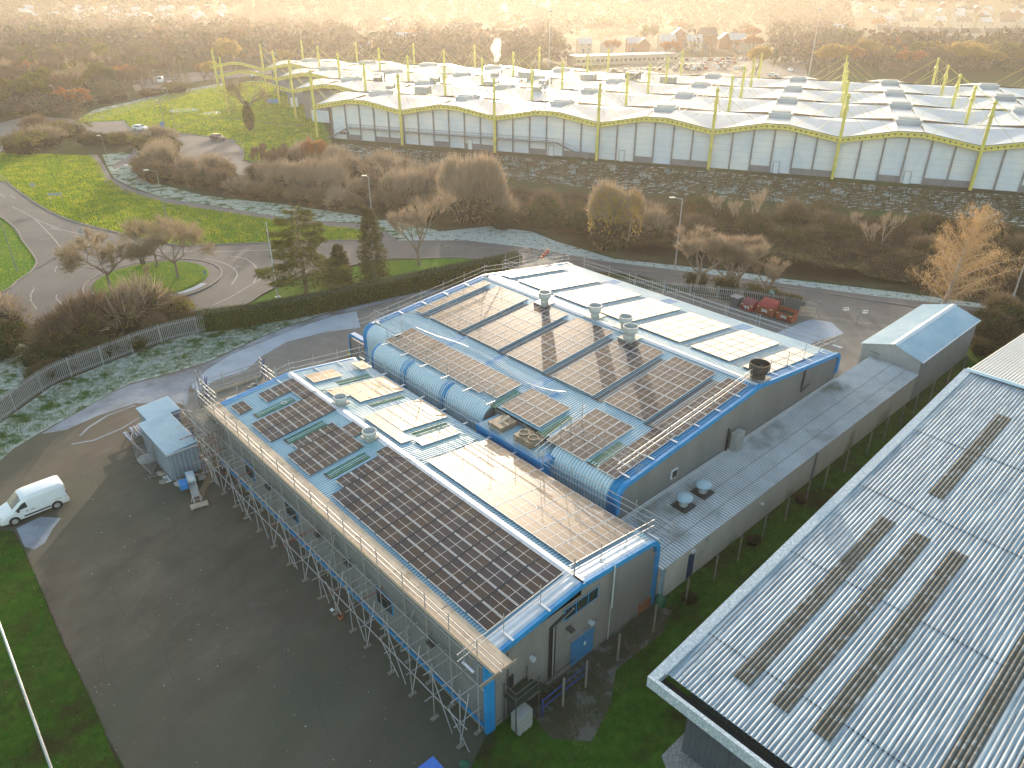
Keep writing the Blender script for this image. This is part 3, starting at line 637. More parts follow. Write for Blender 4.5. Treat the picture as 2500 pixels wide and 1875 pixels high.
# canopy on the far side
mb=MB(); corr(mb,[(46.2,3.6),(48.6,3.4)],8.6,31.2,.28,.05); cn=mb.build('side_canopy',M['roof'],bB)
mb=MB(); mb.lbox(8.6,31.2,44.7,46.2,3.2,3.3); mb.lbox(8.6,31.2,48.6,48.75,3.1,3.5); mb.build('canopy_gutter',M['oldwood'],cn)
for s in (9,15,21,27,31):
    mb=MB(); mb.lbox(s-.06,s+.06,48.4,48.52,0,3.35); mb.build('canopy_post',M['darksteel'],cn)
# ================================================================ lean-to and gabled store
le=thing('lean_to_building','long low rendered lean-to with frosted ribbed roof running beside the grass strip','building',W(0,14))
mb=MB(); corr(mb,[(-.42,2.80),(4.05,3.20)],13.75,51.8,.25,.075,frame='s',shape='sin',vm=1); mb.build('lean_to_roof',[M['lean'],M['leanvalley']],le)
mb=MB(); mb.lbox(-.25,-.05,13.95,51.9,0,2.8); mb.lbox(-.24,4.,13.95,14.05,0,2.8); mb.build('lean_to_wall',M['render'],le)
mb=MB(); mb.lbox(-.40,-.24,13.82,14.1,0,2.75); mb.build('corner_post',mat('pale_blue_post',(.30,.42,.50),(.25,.36,.44),scale=2),le)
mb=MB(); mb.lbox(-.29,-.25,16.8,17.45,.1,2.05); mb.build('door',M['navy'],le)
mb=MB(); mb.lbox(-.45,-.25,16.95,17.3,2.2,2.35); mb.build('wall_light',M['white'],le)
mb=MB(); mb.lbox(-.45,-.25,25.4,25.65,1.6,1.75); mb.build('wall_light',M['white'],le)
mb=MB(); mb.tube(W(-.3,33.2,0),W(-.3,33.2,2.7),.06); mb.build('downpipe',M['grey'],le)
for zz,ss in ((3.04,2.0),(2.9,.7)):
    mb=MB(); mb.quad(W(ss,14,2.84+.4*(ss+.42)/4.47+.06),W(ss,51.7,2.84+.4*(ss+.42)/4.47+.06),W(ss-.03,51.7,2.84+.4*(ss+.42)/4.47+.055),W(ss-.03,14,2.84+.4*(ss+.42)/4.47+.055)); mb.build('lap_joint',M['plinth'],le)
gs=thing('storage_building','pale gabled metal store with frosted roof at the far end of the lean-to','building',W(0,52))
mb=MB(); mb.poly([W(-.3,51.85,0),W(5.1,51.85,0),W(5.1,51.85,4.1),W(2.3,51.85,4.95),W(-.3,51.85,4.1)]); mb.poly([W(-.3,66,0),W(-.3,66,4.1),W(2.3,66,4.95),W(5.1,66,4.1),W(5.1,66,0)])
mb.quad(W(-.3,51.85,0),W(-.3,66,0),W(-.3,66,4.1),W(-.3,51.85,4.1)); mb.quad(W(5.1,51.85,0),W(5.1,51.85,4.1),W(5.1,66,4.1),W(5.1,66,0)); mb.build('metal_wall',M['whiteclad'],gs)
mb=MB(); 
for i in range(27): mb.lbox(-.3+i*.2,-.26+i*.2,51.80,51.86,2.0,4.1+.85*(1-abs((-.3+i*.2)-2.3)/2.7)-.03)
mb.build('wall_ribs',M['whiteclad'],gs)
mb=MB(); corr(mb,[(-.45,4.08),(2.3,4.98)],51.7,66.2,.25,.03,frame='s'); corr(mb,[(2.3,4.98),(5.25,4.08)],51.7,66.2,.25,.03,frame='s'); mb.build('store_roof',M['roof'],gs)
mb=MB(); mb.poly([W(2.3,51.65,5.03),W(2.3,66.25,5.03),W(2.0,66.25,4.93),W(2.0,51.65,4.93)]); mb.poly([W(2.3,51.65,5.03),W(2.6,51.65,4.93),W(2.6,66.25,4.93),W(2.3,66.25,5.03)]); mb.lbox(-.55,-.42,51.7,66.2,3.98,4.1); mb.build('store_trim',M['ridge'],gs)
mb=MB(); mb.tube(W(4.2,51.8,3.6),W(3.1,51.2,3.75),.03); mb.build('bracket_arm',M['darksteel'],gs)
# ================================================================ SHED (right foreground)
sd=thing('corrugated_shed','huge corrugated metal shed with mossy rooflights at lower right','building',W(-7.5,6.6))
zs=lambda t:4.8+(t-6.1)*3.4/37.4
def zs2(t): return zs(t) if t<=43.5 else zs(43.5)-(t-43.5)*.09
SE=-46.; SP=.22; NSP=int(round((-6.05-SE)/SP)); SPE=(-6.05-SE)/NSP
def shp(a,b): 
    # sheet courses with small laps
    return [(a,zs(a)),(b,zs(b))]
mb=MB(); cs=[6.2,9.6,17.5,25.5,33.4,43.5]
for i in range(5): 
    a,b=cs[i],cs[i+1]+(.15 if i<4 else 0)
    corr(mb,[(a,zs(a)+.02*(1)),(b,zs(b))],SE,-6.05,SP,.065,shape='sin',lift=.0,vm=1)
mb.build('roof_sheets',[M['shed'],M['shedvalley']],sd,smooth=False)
mb=MB(); corr(mb,[(43.5,zs2(43.5)+.05),(75.,zs2(75.))],SE,-5.9,SP,.065,shape='sin'); mb.build('far_roof_slope',mat('pale_corrugated_sheet',(.52,.54,.56),(.40,.41,.42),scale=3,rough=.45,detail=6,stretch=(3,.4,1,-.83)),sd)
mb=MB(); mb.quad(W(-5.8,43.2,zs2(43.2)+.16),W(SE,43.2,zs2(43.2)+.16),W(SE,43.55,zs2(43.55)+.19),W(-5.8,43.55,zs2(43.55)+.19)); mb.quad(W(-5.8,43.55,zs2(43.5)+.19),W(SE,43.55,zs2(43.5)+.19),W(SE,43.9,zs2(43.9)+.16),W(-5.8,43.9,zs2(43.9)+.16)); mb.build('ridge_flashing',M['roof'],sd)
mb=MB()
for a in cs[1:-1]:
    for i in range(0,NSP):
            s_=SE+i*SPE; mb.quad(W(s_-.05,a-.04,zs(a)+.03),W(s_+.05,a-.04,zs(a)+.03),W(s_+.05,a+.02,zs(a)+.04),W(s_-.05,a+.02,zs(a)+.04))
mb.build('lap_joints',M['black'],sd)
# box gutter at the verge and eave
mb=MB()
mb.lbox(-6.1,-5.62,5.9,43.6,0,0) if False else None
def slab(s0,s1,t0,t1,dz0,dz1,m,nm):
    mb=MB(); p=[W(s0,t0,zs(t0)+dz0),W(s1,t0,zs(t0)+dz0),W(s1,t1,zs(t1)+dz0),W(s0,t1,zs(t1)+dz0)]; q=[v+Z*(dz1-dz0) for v in p]
    mb.poly(p[::-1]); mb.poly(q)
    for i in range(4): mb.quad(p[i],p[(i+1)%4],q[(i+1)%4],q[i])
    return mb.build(nm,m,sd)
slab(-6.12,-5.64,5.45,43.6,-.35,.07,M['shedtrim'],'verge_trim')
slab(-6.2,-6.1,6.1,43.5,.0,.12,M['shedtrim'],'verge_lip')
mb=MB(); mb.lbox(SE,-5.64,5.42,5.62,4.15,4.82); mb.lbox(SE,-6.12,5.62,6.25,4.3,4.35); mb.build('eave_gutter',M['shedtrim'],sd)
mb=MB(); mb.lbox(SE,-6.12,5.62,6.22,4.36,4.42); mb.build('gutter_shade_strip',M['black'],sd)  # black strip added to paint shade inside the gutter
mb=MB(); corrwall(mb,W(-7.4,6.6),W(SE,6.6),0,4.6,.3,.04,-VV); corrwall(mb,W(-7.4,6.6),W(-7.4,75),0,lambda f:zs2(6.6+f*68.4)-.1,.3,.04,UU); mb.build('shed_wall',M['shedwall'],sd)
def mossrl(s0,s1,t0,t1):
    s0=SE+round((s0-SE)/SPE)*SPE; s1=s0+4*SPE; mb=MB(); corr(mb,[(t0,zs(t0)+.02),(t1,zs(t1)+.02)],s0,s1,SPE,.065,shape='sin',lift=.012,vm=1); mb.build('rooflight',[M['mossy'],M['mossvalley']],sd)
for (a,b) in ((-9.45,-8.72),(-11.35,-10.5),(-13.3,-12.4)): mossrl(a,b,8.3,23.6)
mossrl(-10.35,-9.55,27.4,38.9); mossrl(-20.,-19.1,8.3,23.6); mossrl(-18.,-17.1,8.3,23.6); mossrl(-16.9,-16.1,27.4,39.)

mb=MB()
for l in ([(175,1085),(230,1075),(300,1045),(340,1020)],[(195,1065),(215,1045),(262,1015),(330,990)],[(520,1040),(470,1005),(440,1000)]):
    ribbon(mb,[G(*q) for q in l],.22,.022)
struct('tyre_marks',mb,M['frostyard'])

sheet('trodden_ground',[tuple(W(s,t).xy) for s,t in ((-.1,2.5),(-.1,13.5),(-1.3,14),(-2.0,12),(-1.9,8),(-3.2,6.),(-4.0,3.6),(-2.5,2.2))],.012,mat('trodden_earth',(.095,.080,.055),(.06,.062,.03),scale=1.2,rough=.95,c3=(.16,.15,.13),s3=.6,t3=(.52,.6),bump=.8,bscale=5),smooth=True)

rq=random.Random(33)
mb=MB()
for l in ([(180,1330),(260,1400),(300,1500),(390,1560),(430,1680)],[(420,1240),(450,1330),(560,1400),(600,1500)],[(700,1500),(690,1600),(760,1680),(800,1800)],[(300,1500),(250,1600),(290,1700)]):
    pts=[]
    for (x,y) in l: pts.append(G(x,y))
    ps=subdiv([q.xy.to_3d() for q in pts],False,.5); ps=[q+Vector((rq.gauss(0,.06),rq.gauss(0,.06),0)) for q in ps]
    ribbon(mb,ps,.035,.0215,False,5)
struct('tarmac_cracks',mb,M['ventdark'])
# ================================================================ SOLAR PANELS
def panel_mesh(long_s=True,gm='solar'):
    mb=MB(); a,b=(.53,.83)  # half sizes: x along roof slope, y along s
    if not long_s: a,b=.83,.53
    # glass
    mb.mi=0; mb.quad(Vector((-a,-b,.038)),Vector((a,-b,.038)),Vector((a,b,.038)),Vector((-a,b,.038)))
    mb.mi=1; f=.036
    for x0,x1,y0,y1 in ((-a,-a+f,-b+f,b-f),(a-f,a,-b+f,b-f)): mb.abox(x0,x1,y0,y1,0,.046)
    mb.mi=3
    for x0,x1,y0,y1 in ((-a,a,-b,-b+f),(-a,a,b-f,b)): mb.abox(x0,x1,y0,y1,0,.045)
    mb.mi=2; g=.017
    nx,ny=(2,2) if True else (1,1)
    for i in range(1,nx): mb.quad(*[Vector(q) for q in ((-a+2*a*i/nx-g,-b+f,.040),(-a+2*a*i/nx+g,-b+f,.040),(-a+2*a*i/nx+g,b-f,.040),(-a+2*a*i/nx-g,b-f,.040))])
    for i in range(1,ny): mb.quad(*[Vector(q) for q in ((-a+f,-b+2*b*i/ny-g,.0405),(a-f,-b+2*b*i/ny-g,.0405),(a-f,-b+2*b*i/ny+g,.0405),(-a+f,-b+2*b*i/ny+g,.0405))])
    mb.mi=1
    for y in (-b*.6,b*.6): mb.abox(-a,a,y-.02,y+.02,-.09,0)
    me=bpy.data.meshes.new('solar_panel'); me.from_pydata([tuple(v) for v in mb.v],[],mb.f)
    for m in (M[gm],M['acgrey'] if gm=='solarwhite' else M['frame'],M['gline'],M['acgrey'] if gm=='solarwhite' else (M['darkframe'] if long_s and gm=='solar' else M['frame'])): me.materials.append(m)
    me.polygons.foreach_set('material_index',mb.m); me.update(); return me
PMESH={(l,g):panel_mesh(l,g) for l in (True,False) for g in ('solar','solartan','solarwhite')}
def array(label,rects,zf,long_s=True,lift=.13,group='solar arrays on the roofs',gm='solar'):
    r0=rects[0]; org=W(r0[0],r0[2],zf(r0[2]))
    th=thing('solar_panel_array',label,'solar panels',org,group)
    ps,pt=(1.69,1.085) if long_s else (1.085,1.69)
    for (s0,s1,t0,t1) in rects:
        ns=max(1,round((s1-s0)/ps)); nt=max(1,round((t1-t0)/pt))
        fs,ft=(s1-s0)/ns,(t1-t0)/nt
        for i in range(ns):
            for j in range(nt):
                s=s0+(i+.5)*fs; t=t0+(j+.5)*ft
                k=zf(t+.3)-zf(t-.3); v=(VV+Z*(k/.6)).normalized(); nn=v.cross(UU).normalized()
                if nn.z<0: nn=-nn
                p=W(s,t,zf(t))+nn*lift-org
                mm=Matrix((( v.x,UU.x,nn.x,p.x),(v.y,UU.y,nn.y,p.y),(v.z,UU.z,nn.z,p.z),(0,0,0,1)))
                o=bpy.data.objects.new('solar_panel',PMESH[(long_s,gm)]); COL.objects.link(o); o.parent=th
                sx=ft/((1.085) if long_s else 1.69); sy=fs/((1.69) if long_s else 1.085)
                o.matrix_basis=mm@Matrix.Diagonal((sx*.985,sy*.985,1,1))
    return th
# front unit, slope facing the yard
array('single dark solar panel alone at the far left corner of the front roof',[(30.05,31.75,1.2,2.3)],zA)
array('large L shaped solar array at the far end of the yard side slope',[(30.,31.7,3.45,6.6),(28.25,30.,5.5,6.6),(24.9,28.2,1.2,6.6)],zA)
array('stepped solar array between the second and third green rooflights on the yard side slope',[(19.3,22.6,1.2,5.5),(22.62,23.6,2.1,5.5),(20.8,22.5,5.55,6.6)],zA)
array('biggest brown frosted solar array filling the near half of the yard side slope',[(1.2,16.5,1.15,6.6),(16.52,17.6,2.1,5.55),(16.52,18.1,5.58,6.6)],zA)
# front unit, slope facing the big unit
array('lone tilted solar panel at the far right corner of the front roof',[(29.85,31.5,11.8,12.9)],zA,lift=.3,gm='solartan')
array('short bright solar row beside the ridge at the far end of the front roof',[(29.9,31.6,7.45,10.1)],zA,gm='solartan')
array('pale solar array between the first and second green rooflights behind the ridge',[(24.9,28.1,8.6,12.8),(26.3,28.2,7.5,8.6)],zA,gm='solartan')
array('bright sunlit frosted solar array behind the ridge reaching to the third green rooflight',[(17.75,22.6,7.45,8.5),(19.2,22.9,8.55,12.8),(22.4,23.65,8.6,8.9)][:2],zA,gm='solartan')
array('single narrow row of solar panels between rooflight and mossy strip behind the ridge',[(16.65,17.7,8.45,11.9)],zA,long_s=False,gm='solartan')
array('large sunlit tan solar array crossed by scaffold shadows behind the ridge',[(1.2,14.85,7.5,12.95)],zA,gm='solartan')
# big unit, slope facing the camera
NM=['nearest the gable','second from the gable','third from the gable','fourth from the gable','fifth from the gable','sixth from the gable','at the far end']
for i,(a,b) in enumerate(((4.7,6.45),(7.5,11.45),(12.5,16.9),(17.95,22.35),(23.4,27.65),(28.7,33.15))):
    array('upper solar array on the near slope of the big roof, %s'%NM[i],[(a,b,21.45,30.2)],zB,long_s=False)
array('long single solar row along the far gable on the near slope of the big roof',[(34.25,35.4,21.4,30.2)],zB,long_s=False)
array('lower solar array by the gable corner of the big roof, beside the last green rooflight',[(4.8,6.5,15.2,21.4)],zB,long_s=False)
array('lower solar array joining the walkway between two green rooflights on the big roof',[(7.6,11.2,15.2,20.4)],zB,long_s=False)
array('square lower solar array beside the link block on the big roof',[(12.6,16.8,15.9,19.2)],zB,long_s=False)
array('long lower solar array behind the pipes and handrails over the rounded eave',[(19.4,32.6,16.0,19.1),(17.8,19.35,16.4,19.1)],zB,long_s=False)
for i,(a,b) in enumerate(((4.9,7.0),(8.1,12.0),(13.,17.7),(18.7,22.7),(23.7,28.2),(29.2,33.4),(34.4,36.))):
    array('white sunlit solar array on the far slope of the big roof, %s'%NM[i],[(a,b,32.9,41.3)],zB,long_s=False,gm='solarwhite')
# ================================================================ ROOF VENTS AND PLANT
def cowl(s,t,zf,label,m,r=.5,h=1.0,flare=.12,dark=None,base=True):
    z=zf(t)+.05; th=thing('roof_vent',label,'vent',W(s,t,z),'roof vents')
    q_=.75 if base else .5
    mb=MB(); mb.box(W(s,t,z+.12),UU,VV,Z,q_,q_,.07); mb.build('base_plate',M['acgrey'],th)
    mb=MB(); mb.lathe(W(s,t,z+.15),[(r*.8,0),(r*.8,h*.25),(r+flare,h*.62),(r+flare,h),(r+flare-.06,h),(r+flare-.06,h*.7),(r*.74,h*.4),(0.02,h*.38)],20); mb.build('cowl',[m],th,smooth=False)
    return th
cowl(26.8,30.4,zB,'white roof vent furthest left along the big roof ridge',M['vent'],.48,1.05)
cowl(21.4,31.5,zB,'white roof vent second along the big roof ridge',M['vent'],.50,1.05)
cowl(18.0,31.7,zB,'white roof vent third along the ridge, just behind the widest one',M['vent'],.50,1.0)
cowl(16.2,30.2,zB,'white roof vent with broad base, in front of the ridge',M['vent'],.54,1.1)
cowl(4.9,31.8,zB,'black sooty roof vent at the gable end of the big roof ridge',M['ventdark'],.72,1.25,.06)
cowl(25.6,7.35,zA,'small white roof vent just behind the front ridge',M['vent'],.52,.5,.0,base=False)
cowl(19.9,6.3,zA,'small white roof vent between panels before the front ridge',M['vent'],.52,.5,.0,base=False)
def dome(s,t,label):
    z=2.84+.4*(s+.42)/4.47; th=thing('mushroom_vent',label,'vent',W(s,t,z),'mushroom vents on the lean-to')
    mb=MB(); mb.box(W(s,t,z+.05),UU,VV,Z,.62,.62,.03); mb.build('base_plate',M['ventdark'],th)
    mb=MB(); mb.lathe(W(s,t,z+.08),[(.3,0),(.3,.62)],16); mb.build('stem',M['vent'],th)
    mb=MB(); mb.lathe(W(s,t,z+.6),[(.30,.0),(.60,.03),(.58,.14),(.42,.27),(.2,.33),(.0,.34)],18); mb.build('cap',mat('frosted_cap',(.38,.50,.56),(.30,.42,.48),scale=3,rough=.5),th,smooth=True)
dome(2.35,19.6,'nearer of the two domed frosty mushroom vents on the lean-to roof')
dome(2.35,21.8,'further of the two domed frosty mushroom vents on the lean-to roof')
def ac(name,label,c,hx,hy,hz,ax,ay,m,fans=0,side=None,cat='air conditioner',top=True):
    th=thing(name,label,cat,c)
    mb=MB(); mb.box(Vector(c)+Z*(hz+.08),ax,ay,Z,hx,hy,hz); 
    for sx in (-1,1):
        mb.box(Vector(c)+ax*(hx*.7*sx)+Z*.04,ax,ay,Z,.06,hy,.04)
    mb.build('casing',m,th)
    for i in range(fans):
        u=(i-(fans-1)/2)*hx*1.05
        if top:
            mb=MB(); mb.lathe(Vector(c)+ax*u+Z*(2*hz+.08),[(min(hx/fans,hy)*.82,0),(min(hx/fans,hy)*.86,.1),(min(hx/fans,hy)*.72,.1),(min(hx/fans,hy)*.7,.02),(0,.02)],16); mb.build('fan_shroud',M['rust'],th)
        else:
            d=-ay; cc=Vector(c)+ax*0+d*(hy)+Z*(.08+hz*(.55+i*.95)); mb=MB(); mb.lathe(cc,[(hx*.62,0),(hx*.62,.05),(hx*.54,.05),(hx*.1,.03),(0,.03)],16,axis=d); mb.build('fan_grille',M['acgrey'],th)
    return th
ac('rooftop_plant','flat square tan roof unit on the link block','%s'%'', W(15.2,15.0,4.5),.75,1.05,.32,UU,VV,M['rust']) if False else None
a=ac('rooftop_plant','square tan roof unit with bent cover plate between the two roofs',W(15.3,14.75,5.5),.7,.8,.2,UU,VV,M['rust'],0,cat='roof unit')
mb=MB(); mb.box(W(15.3,14.8,6.05),UU,(VV+Z*.2).normalized(),Z,.15,.6,.03); mb.build('cover_plate',M['wood'],a)
ac('rooftop_plant','twin fan condenser lying on the link block roof beside the handrail',W(12.5,14.75,5.5),.9,.65,.22,UU,VV,M['rust'],2,cat='roof unit')
ac('wall_condenser','tall pale condenser standing on the lean-to roof against the gable wall',W(3.75,28.1,3.2),.5,.28,.75,VV,UU,M['acgrey'],2,top=False)
a=ac('ground_condenser','pale twin condenser on the grass behind dark framing at the front gable',W(-1.0,1.5,0),.48,.3,.62,VV,UU,M['acgrey'],2,top=False)
# ================================================================ SCAFFOLD along the yard side
sf=thing('scaffold','long tube scaffold with boarded top walkway along the yard side of the front unit','scaffold',W(0,-.6))
rs=random.Random(4)
feet=[0.3,2.5,4.5,6.5,9.0,10.6,12.5,14.3,16.4,18.5,20.8,23.1,25.1,26.9,29.0,31.1,32.8]
def leg(a,b,nm='standard',m='steel',r=.03):
    mb=MB(); mb.tube(a,b,r,n=6); return mb.build(nm,M[m],sf)
for i,s in enumerate(feet):
    leg(W(s,-.30,.03),W(s,-.28,6.65+.15*rs.random()))            # inner line up past the guard rail
    leg(W(s+.05,-1.5,.05),W(s+.05+.2*(rs.random()-.5),-1.45,4.0+rs.random()*.5))
    if i%2==0: leg(W(s+.05,-1.5,.05),W(s+.7,-.35,2.3),'raker')
    if i%3==0: leg(W(s+.9,-1.5,2.0),W(s-.6,-1.45,.1),'raker')
    for tt in (-1.5,-.35):
        mb=MB(); mb.box(W(s+.03,tt,.03),(UU+VV*.3*(rs.random()-.5)).normalized(),VV,Z,.11,.24,.025); mb.build('sole_board',M['oldwood'],sf)
    for z in (1.7,3.6):
        leg(W(s+.04,-1.75-.3*rs.random(),z+.03),W(s+.04,-.08,z+.03),'transom','redsteel' if rs.random()<.4 else 'steel',.026)
    leg(W(s+1.05,-1.65-.3*rs.random(),3.67),W(s+1.05,-.1,3.67),'transom','steel',.026) if i<len(feet)-1 else None
    leg(W(s+.5,-1.6,3.69),W(s+.5,-.1,3.69),'transom','steel',.026) if i%3==1 else None
    leg(W(s+.04,-.5,5.2),W(s+.04,.95,5.2),'transom','steel',.026)
for z,t in ((1.75,-1.47),(3.65,-1.44),(3.62,-.33),(5.16,-.33),(5.12,.8)):
        for a,b in ((0.0,6.2),(6.0,12.4),(12.2,18.6),(18.4,24.8),(24.6,33.0)):
            leg(W(a-.2,t,z+.02*rs.random()),W(b,t,z+.02*rs.random()),'ledger')
for k in range(8):
    s=1.+k*4.1
    leg(W(s,-1.52,.3),W(s+1.6,-1.5,3.6),'brace')
    if k%2: leg(W(s+2.2,-.36,.3),W(s+.4,-.33,4.8),'brace')
# walkway boards
for j in range(5):
    for a,b in ((-1.1,4.0),(3.95,8.),(7.95,12.),(11.95,16.),(15.95,20.),(19.95,24.),(23.95,28.),(27.95,33.2)):
        t=.88-.235*j
        mb=MB(); mb.lbox(a+rs.random()*.12,b,t-.225,t,5.36+.012*rs.random(),5.40); mb.build('scaffold_board',M['wood'],sf)
mb=MB(); mb.lbox(-1.1,33.1,-.34,-.30,5.40,5.62); mb.build('toe_board',M['wood'],sf)
mb=MB(); mb.lbox(-1.15,-1.1,-1.3,1.0,5.40,5.62); mb.build('toe_board',M['oldwood'],sf)
for z in (5.9,6.35):
    for a,b in ((-1.4,5.),(4.8,11.),(10.8,17.),(16.8,23.),(22.8,29.),(28.8,34.4)):
        leg(W(a,-.22,z),W(b,-.22,z+.03),'guard_rail','steel',.028)
# lower side platform at the far corner and its legs
for j in range(5):
    mb=MB(); mb.lbox(30.3,34.3,-1.28+j*.25,-1.05+j*.25,4.7,4.74); mb.build('scaffold_board',M['oldwood'],sf)
for s in (30.6,32.4,34.2):
    for t in (-1.4,): leg(W(s,t,0),W(s,t,6.0))
    for z in (1.4,2.8,3.9,4.62): leg(W(s,-2.1-.3*rs.random(),z),W(s,-.15,z),'transom','steel' if z!=2.8 else 'redsteel')
for z in (1.4,3.0,4.6):
    leg(W(30.2,-1.42,z),W(35.2,-1.42,z),'ledger')
leg(W(30.7,-1.45,.2),W(32.4,-1.45,3.8),'brace'); leg(W(32.5,-1.45,.2),W(34,-1.45,3.8),'brace','bluesteel')
# loading tower at the far gable
tw=thing('scaffold_tower','scaffold loading bay with boarded deck behind the far gable of the front unit','scaffold',W(33.2,1.7))
def tl(a,b,nm='standard',m='steel',r=.04):
    mb=MB(); mb.tube(a,b,r,n=6); return mb.build(nm,M[m],tw)
for j in range(12):
    mb=MB(); mb.lbox(33.2+j*.25,33.43+j*.25,.7,5.9,4.62,4.66); mb.build('scaffold_board',M['oldwood'],tw)
for s in (33.3,34.7,36.1):
    for t in (.8,2.5,4.2,5.8):
        if 1<t<5 and s==34.7: continue
        tl(W(s,t,0),W(s,t,6.1+rs.random()*.5))
        for z in (1.4,3.0): 
            if t<5: tl(W(s,t-.2,z),W(s,t+1.9,z),'ledger')
for t in (.8,2.5,4.2,5.8):
    for z in (1.4,3.0,4.55): tl(W(33.1,t,z),W(36.4,t,z),'transom')
for z in (5.2,5.7,6.1):
    tl(W(36.1,.5,z),W(36.1,6.1,z),'guard_rail'); tl(W(33.3,5.8,z),W(36.3,5.8,z),'guard_rail'); tl(W(33.2,.8,z),W(36.5,.8,z),'guard_rail')
mb=MB(); mb.lbox(36.15,36.19,.7,5.9,4.66,4.9); mb.build('toe_board',M['wood'],tw)
for (t,ss) in ((5.8,1),(.9,1)):
    tl(W(36.1,t,4.7),W(35.6,t+.25,6.6),'gate_brace','bluesteel',.04); tl(W(35.5,t,4.7),W(36.0,t+.2,6.5),'gate_brace','bluesteel',.04); tl(W(35.6,t,6.5),W(36.2,t,6.6),'gate_brace','bluesteel',.04)
for k in range(9):
    tl(W(36.3+rs.random()*.3,.1+rs.random()*.9,0.),W(36.2+rs.random()*.4,.1+rs.random()*.9,5.5+rs.random()*1.6),'spare_tube')
for k in range(8): tl(W(33.1+rs.random()*.4,.9+.55*k,4.75),W(33.9+rs.random()*.3,1.1+.55*k,4.72),'spare_fitting','oldwood',.035)
mb=MB(); mb.lbox(33.35,33.65,1.1,4.3,4.68,4.78); mb.lbox(33.8,34.6,1.9,3.2,4.68,4.74); mb.build('sheet_material',M['whiteclad'],tw)
# heap of tools on the deck
hp=thing('tool_heap','dark heap of tools and straps on the loading deck','tools',W(34.6,4.3,4.68))
for k in range(7):
    mb=MB(); c=W(34.3+rs.random()*.8,3.9+rs.random()*.9,4.74+rs.random()*.12); mb.box(c,Vector((rs.random(),rs.random(),0)).normalized(),Z.cross(Vector((1,0,0))),Z,.12+.1*rs.random(),.08,.08) ; mb.build('tool_box' if k<3 else 'strap_bundle',M['black'] if k%3 else M['acgrey'],hp)
# roof edge handrails -------------------------------------------------
def handrail(label,pts,feetd=(0,0),hs=(.55,1.0),post=2.6,group='roof edge handrails',ext=.4):
    """pts: list of (s,t,z) along the edge"""
    P=[W(*p) for p in pts]
    th=thing('edge_handrail',label,'handrail',P[0],group)
    for i in range(len(P)-1):
        a,b=P[i],P[i+1]; L=(b-a).length; d=(b-a)/L; n=max(1,int(round(L/post)))
        for k in range(n+1):
            if k==n and i<len(P)-2: continue
            q=a+d*(L*k/n); mb=MB(); mb.tube(q+Z*.05,q+Z*(hs[-1]+.35),.026,n=5)
            mb.build('post',M['steel'],th)
            f=UU*feetd[0]+VV*feetd[1]
            if f.length>0:
                mb=MB(); mb.box(q+f*.3+Z*.08,f.normalized(),f.normalized().cross(Z),Z,.42,.06,.03); mb.build('foot_plate',M['ridge'],th)
        for h in hs:
            mb=MB(); mb.tube(a-d*ext+Z*h,b+d*ext+Z*h,.026,n=5); mb.build('rail',M['steel'],th)
    return th
handrail('handrail along the near gable edge of the front unit, yard half',[(.55,-.9,5.25),(.55,6.8,5.95)],(-1,0))
handrail('handrail along the near gable edge of the front unit, right half',[(.6,6.8,5.95),(.6,13.4,5.15)],(-1,0))
handrail('handrail along the far gable of the front unit beside the ridge',[(32.6,5.6,5.8),(32.6,6.8,5.95),(32.6,13.4,5.3)],(-1,0))
handrail('handrail along the rear eave of the front unit over the gap',[(31.5,13.45,5.1),(9.8,13.45,5.1)],(0,-1),ext=.8)
handrail('double handrail in the gap beside the rounded blue eave corner',[(10.2,13.9,4.6),(-.6,13.9,5.1)],hs=(.4,.85,1.3))
handrail('handrail along the near gable edge of the big roof, left slope',[(5.0,15.9,6.1),(5.0,31,7.55)],(-1,0))
handrail('handrail along the near gable edge of the big roof, right slope',[(5.0,31.,7.55),(5.0,45.0,6.0)],(-1,0))
handrail('handrail above the rounded eave of the big unit',[(31.8,15.9,6.15),(17.6,15.9,6.15)],(0,-1),hs=(.35,.7,1.05))
handrail('short handrail above the recessed far corner of the big unit',[(36.2,17.8,6.3),(32.4,17.8,6.3)],(0,-1))
handrail('handrail enclosing the low corner of the big roof near the gable',[(10.2,16.6,6.1),(4.2,16.6,6.1)],hs=(.45,.9,1.3))
handrail('handrail crossing the link block roof',[(10.6,13.9,5.2),(10.6,18.2,6.3)],hs=(.6,1.05,1.5))
handrail('handrail along the far gable edge of the big roof',[(36.3,17.5,6.3),(36.3,31,7.6)],(-1,0))
handrail('handrail along the far gable edge of the big roof beyond the ridge',[(36.3,31.,7.6),(36.3,43.6,6.0)],(-1,0))
handrail('handrail along the rear eave of the big roof',[(34.5,44.4,5.7),(4.6,44.4,5.7)],post=3.6)
handrail('outer handrail along the low canopy behind the big unit',[(31.4,48.9,3.6),(8.2,48.9,3.6)],post=3.2)
handrail('lower outer guard rail beyond the far corner of the big unit',[(38.8,16.6,4.9),(38.2,24,5.1)],post=2.)
